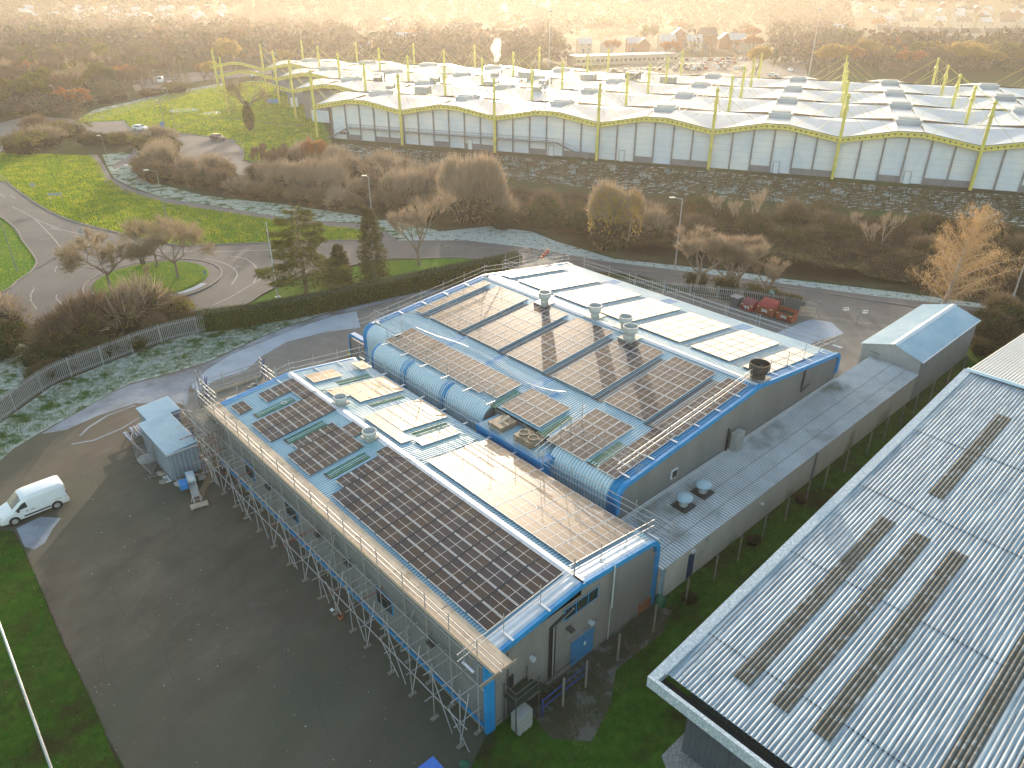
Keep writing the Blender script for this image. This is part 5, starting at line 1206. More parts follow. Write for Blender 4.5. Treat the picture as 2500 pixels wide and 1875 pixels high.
# white pole (lamp column lying in view at lower left): tall street light close to the camera
# ================================================================ skips and bins
def skip(label,s,t,hd,m,lid,closed=True,Ls=1.9,Ws=1.3,h=1.25,txt=True):
    th=thing('waste_skip',label,'skip',W(s,t),'red waste skips',rz=hd,local=True)
    mb=MB(); a,b=Ls/2,Ws/2
    lo=[Vector((-a,-b*.8,.15)),Vector((a,-b*.8,.15)),Vector((a,b*.8,.15)),Vector((-a,b*.8,.15))]
    hi=[Vector((-a,-b,h*.82)),Vector((a,-b,h*.82)),Vector((a,b,h)),Vector((-a,b,h))]
    mb.poly(lo[::-1])
    for i in range(4): mb.quad(lo[i],lo[(i+1)%4],hi[(i+1)%4],hi[i])
    for x in (-a,-a/2,0,a/2,a): mb.box(Vector((x,-b*.93,h*.5)),Vector((1,0,0)),Vector((0,1,0)),Z,.03,.05,h*.3)
    mb.build('skip_body',m,th)
    if closed:
        for k in (-1,1):
            mb=MB(); mb.poly([Vector((k*a*.5+i,y,z)) for i,y,z in ((-a*.49,-b*1.05,h*.84),(a*.49,-b*1.05,h*.84),(a*.49,b,h*1.25),(-a*.49,b,h*1.25))]); mb.poly([Vector((k*a*.5+i,y,z)) for i,y,z in ((-a*.49,b,h*1.25),(a*.49,b,h*1.25),(a*.49,b,h),(-a*.49,b,h))])
            for j in range(5):
                x=k*a*.5-a*.4+j*a*.2; mb.box(Vector((x,0,h*1.06)),Vector((1,0,0)),Vector((0,.955,.29)).normalized(),Vector((0,-.29,.955)).normalized(),.02,b*.9,.02)
            mb.build('lid',lid,th)
        for x in (-a,a):
            mb=MB(); mb.poly([Vector((x,-b,h*.82)),Vector((x,b,h)),Vector((x,b,h*1.24))]); mb.build('lid_side',m,th)
    else:
        mb=MB(); mb.box(Vector((0,b*1.1,h*1.45)),Vector((1,0,0)),Vector((0,.25,.97)).normalized(),Vector((0,.97,-.25)).normalized(),a*.96,.55,.03); mb.build('lid',M['darksteel'],th)
        mb=MB(); mb.box(Vector((0,0,h*.7)),Vector((1,0,0)),Vector((0,1,0)),Z,a*.93,b*.85,.02); mb.build('waste',M['black'],th)
    mb=MB(); mb.box(Vector((-.05,-b*.97-.03,h*.48)),Vector((1,0,0)),Vector((0,.2,-1)).normalized(),Vector((0,1,.2)).normalized(),.36,.2,.008); lb=mb.build('label_board',M['white'],th)
    mb=MB()
    for i in range(6):
        if i==2: continue
        mb.box(Vector((-.33+i*.1,-b*.97-.045,h*.52)),Vector((1,0,0)),Vector((0,.2,-1)).normalized(),Vector((0,1,.2)).normalized(),.032,.07,.005)
    mb.box(Vector((-.05,-b*.97-.028,h*.36)),Vector((1,0,0)),Vector((0,.2,-1)).normalized(),Vector((0,1,.2)).normalized(),.28,.03,.005)
    mb.build('lettering',M['ink'],lb)
    mb=MB(); mb.box(Vector((a*.78,-b-.04,h*.74)),Vector((1,0,0)),Vector((0,0,1)),Vector((0,1,0)),.16,.07,.01); mb.box(Vector((-a*.82,-b-.04,h*.74)),Vector((1,0,0)),Vector((0,0,1)),Vector((0,1,0)),.12,.07,.01); mb.build('warning_sticker',mat('pale_yellow_sticker',(.6,.5,.2),(.55,.5,.3),scale=4),th)
    for x in (-a*.8,a*.8):
        mb=MB(); mb.tube(Vector((x,-b*.7,.1)),Vector((x,b*.7,.1)),.09,n=8); mb.build('castor',M['black'],th)
hs=math.atan2(-UU.y,-UU.x)
skip('open orange red waste skip with raised lid nearest the gate',17.3,60.6,hs,M['redorange'],M['red'],False,2.0,1.4,1.3)
skip('tall waste skip with bright red ribbed lid in the middle of the row',19.7,60.5,hs,M['redorange'],M['red'],True,2.0,1.5,1.45)
skip('smaller red lidded waste skip half hidden behind the canopy rail',21.9,60.1,hs,M['red'],mat('faded_red_lid',(.30,.09,.10),(.26,.08,.09),scale=2,rough=.5),True,1.5,1.1,1.1)
pb=thing('plastic_bin','grey bin with slatted pallet lid at the end of the skip row','bin',W(23.8,60.2))
mb=MB(); mb.lbox(23.3,24.4,59.8,60.8,0,1.1); mb.build('bin_body',M['shedwall'],pb)
mb=MB()
for i in range(5): mb.lbox(23.25+i*.25,23.4+i*.25,59.7,60.9,1.15+.0,1.2)
mb.build('slatted_lid',M['whiteclad'],pb)
pf=thing('pallet_fence','timber pallets stood on edge between the skips and the gate','pallet',W(15.9,62.8))
pa,pb_=W(16.9,62.6),W(15.4,63.7); dd=(pb_-pa).normalized()
mb=MB()
for i in range(11): mb.box(pa.lerp(pb_,(i+.5)/11)+Z*.75,dd,dd.cross(Z),Z,.045,.01,.55)
mb.build('upright_slats',M['wood'],pf)
for z in (.25,.75,1.25):
    mb=MB(); mb.box(pa.lerp(pb_,.5)+Z*z,dd,dd.cross(Z),Z,(pb_-pa).length/2,.03,.05); mb.build('cross_rail',M['wood'],pf)
mb=MB(); mb.box(W(21.0,63.3,1.75),UU,VV,Z,.32,.02,.2); sg=tag(mb.build('fence_sign',mat('pale_green_sign',(.18,.36,.30),(.2,.4,.33),scale=3)),'small pale green sign on the palisade fence behind the skips','sign')
# ================================================================ street furniture
def lamp(label,x,y,h,m='steel',arm=(-1,0),armL=1.1,r=.10,head=True,tilt=0.):
    b=G(x,y); th=thing('street_lamp',label,'street lamp',b,'street lamps')
    mb=MB(); mb.tube(b,b+Z*1.3,r*1.35,n=8); mb.tube(b+Z*1.3,b+Z*h,r,r*.6,n=8); mb.build('column',M[m],th)
    a=Vector((arm[0],arm[1],0)).normalized()
    mb=MB(); mb.tube(b+Z*(h-.05),b+Z*(h+.15)+a*armL,r*.5,n=6); mb.build('arm',M[m],th)
    mb=MB(); mb.box(b+Z*(h+.17)+a*(armL+.25),a,a.cross(Z),Z,.36,.13,.06); mb.build('lantern',M['white'],th)
    return th
M['lampgreen']=mat('grey_green_column',(.22,.25,.20),(.16,.19,.15),scale=2,rough=.6)
lamp('tall lamp with long arm standing in the lawn above the roundabout',408,538,8.1,'lampgreen',(-1,-.2),1.2)
lamp('short lamp beside the footpath bend',331,466,4.6,'lampgreen',(-1,0),.4,.06)
lamp('grey lamp on the lit grass at the left edge of the roundabout',42,662,6.9,'lampgreen',(-1,.1),1.,.08)
lamp('lamp between the conifer and the bare road trees',912,572,8.9,'steel',(-1,0),.35)
lamp('lamp standing among the orange twigged trees by the road',1647,660,9.8,'steel',(-1,0),1.1)
lamp('lamp at the right edge beside the bramble bank',2468,742,6.8,'steel',(1,0),.5)
lamp('short lamp on the path near the long brown hedge',262,388,4.9,'lampgreen',(-1,0),.4,.06)
lamp('lamp rising from the hedge end beside the white car',405,322,7.8,'lampgreen',(-1,0),.4)
lamp('thin lamp beside the first lamp near the white car',427,311,10.,'lampgreen',(-1,0),.4)
lamp('lamp in front of the dark olive tree at far left',146,272,7.4,'steel',(-1,0),.4)
lamp('lamp beside the far road next to the dark conifer',416,192,7.5,'steel',(-1,0),.4)
lamp('lamp near the pale yellow trees on the far road',583,192,8.,'steel',(-1,0),.4)
def flood(label,x,y,h):
    b=G(x,y); th=thing('floodlight_mast',label,'floodlight mast',b,'tall floodlight masts')
    mb=MB(); mb.tube(b,b+Z*h,.30,.14,n=10); mb.build('mast',M['steel'],th)
    mb=MB(); mb.lathe(b+Z*(h-.3),[(.2,0),(.9,.15),(1.0,.5),(.7,.9),(0,1.0)],14); mb.build('lamp_crown',M['steel'],th)
flood('very tall floodlight mast behind the distribution hall, right of the tree lined street',1974,187,26.)
flood('very tall floodlight mast in the sun glare left of the brick houses',1340,180,25.)
# flagpole
b=G(679,726); th=thing('flag_pole','bare white flagpole beside the cedar tree','flagpole',b)
mb=MB(); mb.tube(b+Z*.1,b+Z*3,.10,.085,n=8); mb.tube(b+Z*3,b+Z*9.6,.075,.05,n=8); mb.build('pole',mat('white_pole_paint',(.50,.55,.56),(.44,.48,.5),scale=1,rough=.4),th)
mb=MB(); mb.box(b+Z*.06,UU,VV,Z,.3,.3,.06); mb.build('base_plate',M['vent'],th)
mb=MB(); mb.lathe(b+Z*3,[(.13,-.1),(.13,.1),(0,.1)],8); mb.build('collar',M['vent'],th)
# lower-left pole: lattice lamp column leaning through the corner
a_,b_=G(0,1500,6.),G(135,1905,6.)
th=thing('horizontal_pole','long pale metal pole crossing the grass at the lower left corner','pole',(a_.x,a_.y,0))
for i in range(1):
    A_=G(-60,1360,1.1);B_=G(125,1875,1.1); d_=(B_-A_).normalized()
    A_=A_-d_*8; B_=B_+d_*4
    mb=MB(); mb.tube(A_,B_,.07,n=10); mb.build('tube',mat('frosty_tube',(.42,.46,.48),(.30,.34,.36),scale=4,rough=.4,metal=.3),th)
    L_=(B_-A_).length
    for k in range(6):
        q=A_+d_*(L_*(k+.5)/6); mb=MB(); mb.tube(Vector((q.x,q.y,0)),q,.05,n=6); mb.build('support_post',M['steel'],th)
# signs
def sign(label,x,y,h,w_,hh,m,posts=1,yaw=0.):
    b=G(x,y); th=thing('road_sign',label,'sign',b,'road signs')
    ax=Vector((math.cos(yaw),math.sin(yaw),0))
    for k in ((0,) if posts==1 else (-.85,.85)):
        mb=MB(); mb.tube(b+ax*(k*w_),b+ax*(k*w_)+Z*h,.04,n=6); mb.build('post',M['lampgreen'],th)
    mb=MB(); mb.box(b+Z*(h-hh),ax,Z,ax.cross(Z),w_,hh,.02); mb.build('panel',m,th)
sign('wide low sign on two posts on the lit lawn left of the roundabout',140,497,1.9,1.2,.22,M['sign'],2,.1)
sign('small square sign on the lit lawn near the left road',85,472,1.9,.45,.32,M['sign'])
sign('round sign on the splitter island of the roundabout',203,590,1.9,.32,.35,M['sign'])
sign('small blue sign on the roundabout ring',502,676,.9,.15,.22,M['signblue'])
sign('dark square sign in the roundabout island beside the small tree',350,648,.9,.35,.35,M['ventdark'])
sign('tall blue and white panel sign beside the white car',398,318,2.2,.55,.9,M['signblue'])
sign('wide blue site sign in front of the distribution hall',668,262,2.6,1.8,.65,M['signblue'],2)
sign('upright white banner sign at the distribution hall corner',720,262,3.0,1.2,1.5,M['white'],2)
sign('blank white sign beside the far road',378,176,2.5,1.3,1.0,M['white'],2)
sign('small blank white sign just left of the larger one by the far road',362,183,1.6,1.0,.7,M['white'],2)
sign('pale sign board at the far left road',51,262,3.0,2.6,.7,M['sign'],2)
# goal-like white frame
g1,g2=G(378,272),G(500,215)
# low rail along the lit upper lawn
mb=MB(); th=thing('low_rail_fence','long low timber rail crossing the sunlit upper lawn','fence',G(380,262))
ps=subdiv([G(378,262).xy.to_3d(),G(410,246).xy.to_3d(),G(450,231).xy.to_3d(),G(505,214).xy.to_3d()],False,4.)
for q in ps: mb.tube(q,q+Z*.9,.06,n=5)
mb.build('posts',M['oldwood'],th)
mb=MB()
for a,b in zip(ps,ps[1:]): mb.tube(a+Z*.85,b+Z*.85,.05,n=5)
mb.build('rail',M['oldwood'],th)
mb=MB(); th=thing('low_rail_fence','low pale kerb rail from the car park to the distribution hall','fence',G(410,322))
ps=subdiv([G(412,322).xy.to_3d(),G(450,308).xy.to_3d(),G(520,289).xy.to_3d(),G(640,300).xy.to_3d(),G(745,309).xy.to_3d()],False,4.)
for a,b in zip(ps,ps[1:]): mb.tube(a+Z*.25,b+Z*.25,.09,n=5)
mb.build('rail',M['kerb'],th)
# white litter sheets on the lawn = shallow frozen puddles
mb=MB(); mb.poly([Vector((p.x,p.y,.03)) for p in subdiv([q.xy.to_3d() for q in PX((408,271),(425,266),(465,264),(486,269),(460,274),(425,275))],True,2)]); struct('frozen_puddle',mb,M['signblue'])
mb=MB(); mb.poly([Vector((p.x,p.y,.03)) for p in subdiv([q.xy.to_3d() for q in PX((480,278),(500,274),(530,271),(540,277),(520,281))],True,2)]); struct('frozen_puddle',mb,M['white'])

# small pale stones, leaves and debris scattered over the yard (uncountable)
rq=random.Random(71); mb=MB()
for k in range(1500):
    s,t=rq.random()*46-6,-1.8-rq.random()*24
    q=W(s,t,.02); e_=.012+.03*rq.random()**3; a=rq.random()*6.28; d1=Vector((math.cos(a),math.sin(a),0)); d2=Vector((-math.sin(a),math.cos(a),.3)); mb.mi=0 if rq.random()<.6 else 1; mb.quad(q-d1*e_-d2*e_*.6,q+d1*e_-d2*e_*.6,q+d1*e_+d2*e_*.6,q-d1*e_+d2*e_*.6)
tag(mb.build('yard_debris',[M['plinth'],M['vent']]),'tiny pale stones and debris scattered on the yard asphalt','debris',kind='stuff')
# ================================================================ DISTRIBUTION HALL (masted white roof)
m0=G(776,338); m6=G(2368,464); e1=(m6-m0); BD=e1.length/6; e1.normalize(); e2=Vector((-e1.y,e1.x,0))
def D(c,r,z=0.): return m0+e1*(c*BD)+e2*(r*BD)+Z*z
HL,HH=7.9,9.7; half=BD/2; fl=2.3/BD   # flat half width
def hz_(c,r):
    """roof height at grid coordinates"""
    dx=abs(c-round(c)); dy=abs(r-round(r)); d=max(dx,dy)
    d0=.5-fl
    base=HL+(HH-HL)*min(1,d/d0)
    m_=min(dx,dy)
    return base+ (.9*max(0,(m_-.28)/.22) if m_>.28 else 0)
dc=thing('distribution_hall','vast white roofed distribution hall with yellow masts and pale panel walls','building',m0)
rows=[(0,0,9),(1,-1,9),(2,-2,9),(3,-3,9)]
cells=set((c,r) for r,c0,c1 in rows for c in range(c0,c1))
mb=MB(); GR=12
key={}
def vid(ci,ri):
    k=(ci,ri)
    if k not in key:
        c=ci/GR; r=ri/GR; key[k]=len(mb.v); mb.v.append(D(c,r,hz_(c,r)))
    return key[k]
# facet aligned grid: use irregular stations so creases are crisp
stn=[0,.5-fl,.5+fl,1.]
def addfacets(c,r):
    """Linf funnels at the corners + small dome; triangulated exactly"""
    q=.5-fl
    pts={}
    def P(a,b): return D(c+a,r+b,hz_(c+a,r+b))
    E=[(0,0),(1,0),(1,1),(0,1)]
    # corner squares [0,q]^2 split along the diagonal
    for sx,sy in ((0,0),(1,0),(0,1),(1,1)):
        f=lambda a,b:P(a if not sx else 1-a,b if not sy else 1-b)
        n=3
        A=f(0,0);B=f(q,0);Cc=f(q,q);Dd=f(0,q)
        for tri in ((A,B,Cc),(A,Cc,Dd)): mb.poly(tri if (sx==sy) else tri[::-1])
    # strips
    a,b=q,1-q
    O_=D(c+.5,r+.5,HH+1.0); 
    ring=[P(a,0),P(b,0),P(1,a),P(1,b),P(b,1),P(a,1),P(0,b),P(0,a)]
    cor={(0):P(a,a),(1):P(b,a),(2):P(b,b),(3):P(a,b)}
    for v in cor.values(): v.z=HH
    i=.40;j=.60; dm=[D(c+x,r+y,HH+.95) for x,y in ((i,i),(j,i),(j,j),(i,j))]
    mb.quad(ring[0],ring[1],cor[1],cor[0]); mb.quad(ring[2],ring[3],cor[2],cor[1]); mb.quad(ring[4],ring[5],cor[3],cor[2]); mb.quad(ring[6],ring[7],cor[0],cor[3])
    cs=[cor[k] for k in range(4)]
    for k in range(4): mb.quad(cs[k],cs[(k+1)%4],dm[(k+1)%4],dm[k])
    mb.poly(dm)
for c,r in cells: addfacets(c,r)
mb.build('membrane_roof',M['dcroof'],dc)
# rooflight boxes at each dome
for c,r in sorted(cells):
    mb=MB(); mb.box(D(c+.5,r+.5,HH+1.03),e1,e2,Z,2.0,1.5,.13)
    for k in range(4): mb.box(D(c+.5,r+.5,HH+1.18)+e2*(-1.1+.73*k),e1,e2,Z,2.02,.2,.03)
    mb.build('rooflight_box',M['whiteclad'],dc)
# walls along the front (r=0, just behind the masts)
WO=.055
NP=7
mb=MB()
def walltop(c): return hz_(c,0)-.9
cells_front=[(c+k*(1/6.),c+(k+1)*(1/6.)) for c in range(0,9) for k in range(6)]
cells_front=[x for x in cells_front if x[0]>=.13]
for i,(a,b) in enumerate(cells_front):
    mb=MB(); k=i%6
    n=4
    za,zb=walltop(a),walltop(b)
    base=1.35 if k in (1,3,4) and True else .1
    if a>=1.9 or k in (0,3): pass
    mb.poly([D(a,WO,base),D(b,WO,base),D(b,WO,zb),D((a+b)/2,WO,walltop((a+b)/2)),D(a,WO,za)])
    for z in [base+1.25*j for j in range(1,7)]:
        if z<min(za,zb)-.2: mb.quad(D(a,WO-.0015,z),D(b,WO-.0015,z),D(b,WO-.0015,z+.05),D(a,WO-.0015,z+.05))
    mb.m=[0]+[1]*(len(mb.f)-1)
    mb.build('wall_panel',[M['dcwall'],mat('panel_joint',(.45,.48,.52),(.42,.45,.48),scale=1) if i==0 else bpy.data.materials['panel_joint']],dc)
    if base>1:
        mb=MB(); mb.quad(D(a,WO+.003,.05),D(b,WO+.003,.05),D(b,WO+.003,base),D(a,WO+.003,base)); mb.build('base_glazing',M['dcglass'],dc)
    mb=MB(); mb.box(D(a,WO-.006,za/2),e1,e2,Z,.16,.12,za/2); mb.build('wall_mullion',M['dcseam'],dc)
# doors
for c in (2.55,3.22,4.55,5.55,1.72):
    mb=MB(); mb.box(D(c,WO-.004,1.15),e1,e2,Z,.55,.03,1.15); d=mb.build('door',M['dcwall'],dc)
    mb=MB()
    for x in (-.6,.6): mb.box(D(c,WO-.006,1.15)+e1*x,e1,e2,Z,.04,.04,1.2)
    mb.box(D(c,WO-.006,2.35),e1,e2,Z,.64,.04,.04); mb.build('door_frame',M['dcseam'],d)
# side / stepped left walls
for (c,r0,r1) in ((0.13,.055,1.),(-1+.1,1.05,2.),(-2+.1,2.05,3.),(-3+.1,3.05,4.)):
    mb=MB(); mb.poly([D(c,r0,0),D(c,r1,0),D(c,r1,HL-.6),D(c,(r0+r1)/2,HH-1.),D(c,r0,HL-.4)]); mb.build('side_wall_panel',M['dcglass'] if c>0 else M['dcwall'],dc)
    if c<0:
        mb=MB(); mb.poly([D(c,r0,0.),D(c+1,r0,0),D(c+1,r0,HL-.9),D(c+.5,r0,HH-1.2),D(c,r0,HL-.9)]); mb.build('recessed_wall',M['dcglass'],dc)
mb=MB(); mb.quad(D(-.7,.9,0),D(.1,.9,0),D(.1,.9,3.2),D(-.7,.9,3.2)); mb.build('low_wall_panel',M['dcwall'],dc)
# yellow perforated arch beams on the front edge and the left steps
def beam(p,q,za,zb,c0,c1,r0,r1,holes=9,nm='arch_beam'):
    """from grid (c0,r0) to (c1,r1)"""
    mb=MB(); hb=MB(); n=6
    dirv=(D(c1,r1)-D(c0,r0)).normalized(); nn=dirv.cross(Z)
    L=(D(c1,r1)-D(c0,r0)).length
    ks=[0,.5-fl,.5+fl,1.] 
    pts=[]
    for k in ks:
        c=c0+(c1-c0)*k; r=r0+(r1-r0)*k; h=HL if k in (0,1.) else HH
        pts.append(D(c,r,h-.35))
    for a,b in zip(pts,pts[1:]):
        d=(b-a).normalized(); u=nn.cross(d); 
        if u.z<0: u=-u
        LL=(b-a).length
        for off,hh in ((.36,.08),(-.36,.08)): mb.box((a+b)/2+u*off,d,nn,u,LL/2,.16,hh)
        mb.box((a+b)/2,d,nn,u,LL/2,.02,.34)
        m_=int(LL/.95)
        for i in range(m_):
            cc=a+d*((i+.5)*LL/m_)
            for sgn in (1,-1):
                ring=[cc+nn*(.026*sgn)+(d*math.cos(t)+u*math.sin(t))*.17 for t in [2*math.pi*w_/10 for w_ in range(10)]]
                hb.poly(ring if sgn>0 else ring[::-1])
    o=mb.build(nm,M['yellowmast'],dc)
    hb.build('beam_holes',M['black'],o)
    # dark fascia above
    fb=MB()
    for a,b in zip(pts,pts[1:]): fb.quad(a+Z*.36-nn*0,b+Z*.36,b+Z*.9+e2*.3,a+Z*.9+e2*.3) if False else fb.box((a+b)/2+Z*.42+e2*.25,(b-a).normalized(),nn,Z,(b-a).length/2,.05,.17)
    fb.build('roof_fascia',M['dcseam'],dc)
for c in range(-1,9): 
    if c>=0: beam(0,0,0,0,c,c+1,0,0)
beam(0,0,0,0,-1,0,0,0) if False else None
for r,c0,c1 in rows[1:]: beam(0,0,0,0,c0,c0+1,r,r)
for r,c0,c1 in rows: beam(0,0,0,0,c0,c0,r,r+1)
for (c,r) in ((-1,1),(-2,2),(-3,3)): beam(0,0,0,0,c-1,c,r,r)
# masts
nodes=set()
for c,r in cells: nodes|={(c,r),(c+1,r),(c,r+1),(c+1,r+1)}
nodes|={(-1,0),(-2,1),(-3,2)}
nodes-= {(-1,0)}
for c,r in sorted(nodes):
    H_=16.2; b=D(c,r)
    mb=MB(); z0=0. if (r==0 or (c,r) in ((0,0),(-1,1),(-2,1),(-2,2),(-3,2),(-3,3),(0,1))) else HL-.3
    mb.tube(b+Z*z0,b+Z*13.6,.33,n=8); mb.tube(b+Z*13.6,b+Z*H_,.33,.22,n=8)
    mb.tube(b+Z*13.4,b+Z*13.9,.58,.36,n=8); mb.tube(b+Z*(H_-.5),b+Z*H_,.42,.2,n=8); mb.tube(b+Z*(H_-.9),b+Z*(H_-.5),.2,.42,n=8)
    if z0==0: mb.tube(b+Z*2.6,b+Z*3.1,.42,.26,n=8); mb.tube(b+Z*2.2,b+Z*2.6,.24,.42,n=8)
    mb.tube(b+Z*(HL-.5),b+Z*(HL),.42,n=8)
    ms=mb.build('mast',M['yellowmast'],dc)
    mb=MB()
    for dx,dy in ((1,0),(-1,0),(0,1),(0,-1)):
        cc,rr2=c+dx*.36,r+dy*.36
        ok=any((int(math.floor(cc+u)),int(math.floor(rr2+v))) in cells for u in (-.01,.01) for v in (-.01,.01))
        if ok: mb.tube(b+Z*15.9,D(cc,rr2,HH+.1),.045,n=4,cap=False); mb.tube(b+Z*13.6,D(c+dx*.2,r+dy*.2,HL+1.0),.04,n=4,cap=False)
        elif r==0 or c<=0: mb.tube(b+Z*15.9,b+e1*(dx*2.)+e2*(dy*2.)+Z*0.,.03,n=4,cap=False) if dy==0 and dx<0 else None
    mb.build('stay_rods',M['yellowmast'],ms)
# access gallery and stairs on the left part of the front
def wl(a,b,r=.05,nm='gallery_rail',m='dcseam'):
    mb=MB(); mb.tube(a,b,r,n=5); return mb.build(nm,M[m],dc)
mb=MB(); mb.box(D(1.5,0.02,3.05),e1,e2,Z,1.13*BD,.5,.06); mb.build('gallery_deck',M['dcseam'],dc)
for z in (3.5,4.0): wl(D(.37,0.0,z),D(2.63,0.0,z))
mb=MB()
for k in range(46): c=.38+k*.05; mb.tube(D(c,0,3.0),D(c,0,4.0),.03,n=4)
mb.build('gallery_balusters',M['dcseam'],dc)
for (a,b) in ((.37,.13),(2.63,2.92)):
    mb=MB(); A_=D(a,.01,3.05);B_=D(b,.01,.2); n=12
    for k in range(n): mb.box(A_.lerp(B_,(k+.5)/n),e1,e2,Z,.3,.45,.04)
    mb.box(A_.lerp(B_,.5)-e2*.45,(B_-A_).normalized(),e2,(B_-A_).normalized().cross(e2),(B_-A_).length/2,.03,.14); mb.build('stair_flight',M['dcseam'],dc)
    wl(A_+Z*1.-e2*.45,B_+Z*1.-e2*.45,.04,'stair_rail')
mb=MB(); mb.box(D(.30,WO-.004,1.6),e1,e2,Z,1.5,.03,.35); f=mb.build('window',M['white'],dc)
mb=MB(); 
for k in range(3): mb.box(D(.30,WO-.006,1.6)+e1*(-.98+k*.98),e1,e2,Z,.42,.03,.27)
mb.build('panes',M['glass'],f)
# rooftop plant
rp=random.Random(3)
for (c,r,sz) in ((.6,1.55,1.),(1.15,1.9,1.3),(1.7,2.2,.9),(1.4,2.4,1.4),(2.1,2.7,1.5),(.9,2.6,.9),(.2,1.2,.8),(-.2,1.6,.8),(1.9,1.4,.9),(.75,.95,1.4),(2.6,2.9,1.5),(3.0,3.1,1.6)):
    z=hz_(c,r); mb=MB(); mb.box(D(c,r,z+.7*sz),e1,e2,Z,1.3*sz,.9*sz,.6*sz)
    for k in range(2): mb.tube(D(c,r,z)+e1*(1.5+k)+Z*0,D(c,r,z)+e1*(1.5+k)+Z*(1.7+.4*k),.22,n=8)
    mb.build('roof_plant',M['acgrey'] if rp.random()<.7 else M['shedwall'],dc)
# steam plume from a flue on the hall roof
g=G(1212,150,10.5); g.z=10.2; mb=MB()
for (dx,dz,r_) in ((0,1.,1.0),(.3,2.6,1.5),(-.3,4.6,1.9),(.5,6.4,1.6)):
    k0=len(mb.v); n=12;k=7
    for j in range(k+1):
        ph=math.pi*(j/k)-math.pi/2
        for i in range(n):
            t=2*math.pi*i/n; d=Vector((math.cos(t)*math.cos(ph),math.sin(t)*math.cos(ph),math.sin(ph))); q=1+.35*noise.noise(d*1.6+Vector((dz,0,0))); mb.v.append(g+Vector((dx,0,dz))+d*(r_*q))
    for j in range(k):
        for i in range(n): mb.f.append((k0+j*n+i,k0+j*n+(i+1)%n,k0+(j+1)*n+(i+1)%n,k0+(j+1)*n+i)); mb.m.append(0)
o=mb.build('steam_plume',[]); m=bpy.data.materials.new('steam'); m.use_nodes=True; nt=m.node_tree; nt.nodes.remove(nt.nodes['Principled BSDF'])
vs=nt.nodes.new('ShaderNodeVolumeScatter'); vs.inputs['Density'].default_value=.35; vs.inputs['Anisotropy'].default_value=.5; nt.links.new(vs.outputs[0],nt.nodes['Material Output'].inputs['Volume']); o.data.materials.append(m)
tag(o,'white steam plume rising in the sun glare above the distribution hall roof','steam',kind='stuff')
# ================================================================ VEGETATION
def rv(rng): return Vector((rng.gauss(0,1),rng.gauss(0,1),rng.gauss(0,1))).normalized()
def tri(mb,p,d,L,w,rng):
    s_=d.cross(rv(rng)); 
    if s_.length<1e-3: return
    s_.normalize(); mb.poly([p-s_*w,p+s_*w,p+d*L])
def leafq(mb,p,sz,rng):
    a=rv(rng); b=a.orthogonal().normalized(); b=(Matrix.Rotation(rng.random()*6.28,3,a)@b); c=a.cross(b)
    mb.quad(p-b*sz-c*sz*.6,p+b*sz-c*sz*.6,p+b*sz+c*sz*.6,p-b*sz+c*sz*.6)
def grow(tb,cb,p,d,L,r,depth,rng,P):
    """tb: limbs mesh builder, cb: twigs builder"""
    seg=3; q=p
    for k in range(seg):
        dd=(d+rv(rng)*P['wob']+Z*P['up']*(.4)).normalized(); q2=q+dd*(L/seg); r2=r*(1-.28/seg*(k+1))
        tb.tube(q,q2,r,r2,n=5 if r>.05 else 3,cap=False); q=q2; r=r2; d=dd
        if depth<=P['tw']:
            for _ in range(P['nt']):
                e=(d+rv(rng)*P['spread']*1.1+Z*P['tup']).normalized()
                b=q-d*(L/seg)*rng.random()
                cb.mi=0; tri(cb,b,e,P['tl']*(.6+.8*rng.random()),P['twd'],rng)
                if rng.random()<P['leaf']:
                    cb.mi=1; leafq(cb,b+e*P['tl']*rng.random(),P['lsz']*(.6+.8*rng.random()),rng); cb.mi=0
    if depth>0:
        n=P['nb'] if depth<P['depth'] else P['nb']+1
        for i in range(n):
            e=(d+rv(rng)*P['spread']+Z*P['up']).normalized()
            grow(tb,cb,q-d*L*.25*rng.random(),e,L*(P['dec']+.15*rng.random()),r*.72,depth-1,rng,P)
def tree_proto(name,label,cat,seed,h,trunk,P,mats,trunkmat,group,r=.2,dirs=None,lean=Vector((0,0,0))):
    rng=random.Random(seed); tb=MB();lb=MB();cb=MB()
    base=Vector((0,0,0)); t0=base
    th=thing(name,label,cat,(0,0,-200),group,local=True)
    q=base
    for k in range(3):
        q2=q+Vector((rng.gauss(0,.05),rng.gauss(0,.05),1)).normalized()*(trunk/3)+lean*(trunk/3); tb.tube(q,q2,r*(1.15-.12*k),r*(1.03-.12*k),n=8,cap=False); q=q2
    L=(h-trunk)*P['L0']
    for i in range(P['n0']):
        a=2*math.pi*(i+rng.random()*.6)/P['n0']; e=Vector((math.cos(a)*P['open'],math.sin(a)*P['open'],1)).normalized()
        grow(lb,cb,q-Z*rng.random()*trunk*.25*P.get('low',1),e,L*(.8+.4*rng.random()),r*.62,P['depth'],rng,P)
    a=tb.build('trunk',trunkmat,th,smooth=True); b=lb.build('limbs',trunkmat,th); c=cb.build('crown',mats,th)
    KIDS[th.name]=[a,b,c]
    return th
BASE=dict(wob=.16,up=.18,spread=.55,tw=1,nt=5,tl=.8,twd=.016,tup=.15,leaf=0.,lsz=.1,nb=3,depth=3,dec=.62,L0=.36,n0=5,open=.75)
def mk(**k): d=dict(BASE); d.update(k); return d
TREES={}
TREES['bareA']=tree_proto('bare_tree','bare brown tree','tree',1,9.,2.2,mk(nt=5,twd=.034),[M['twig'],M['twig']],M['bark'],None)
TREES['bareB']=tree_proto('bare_tree','bare brown tree','tree',2,11.,3.,mk(nt=5,open=.5,twd=.036),[M['twig'],M['twig']],M['bark'],None)
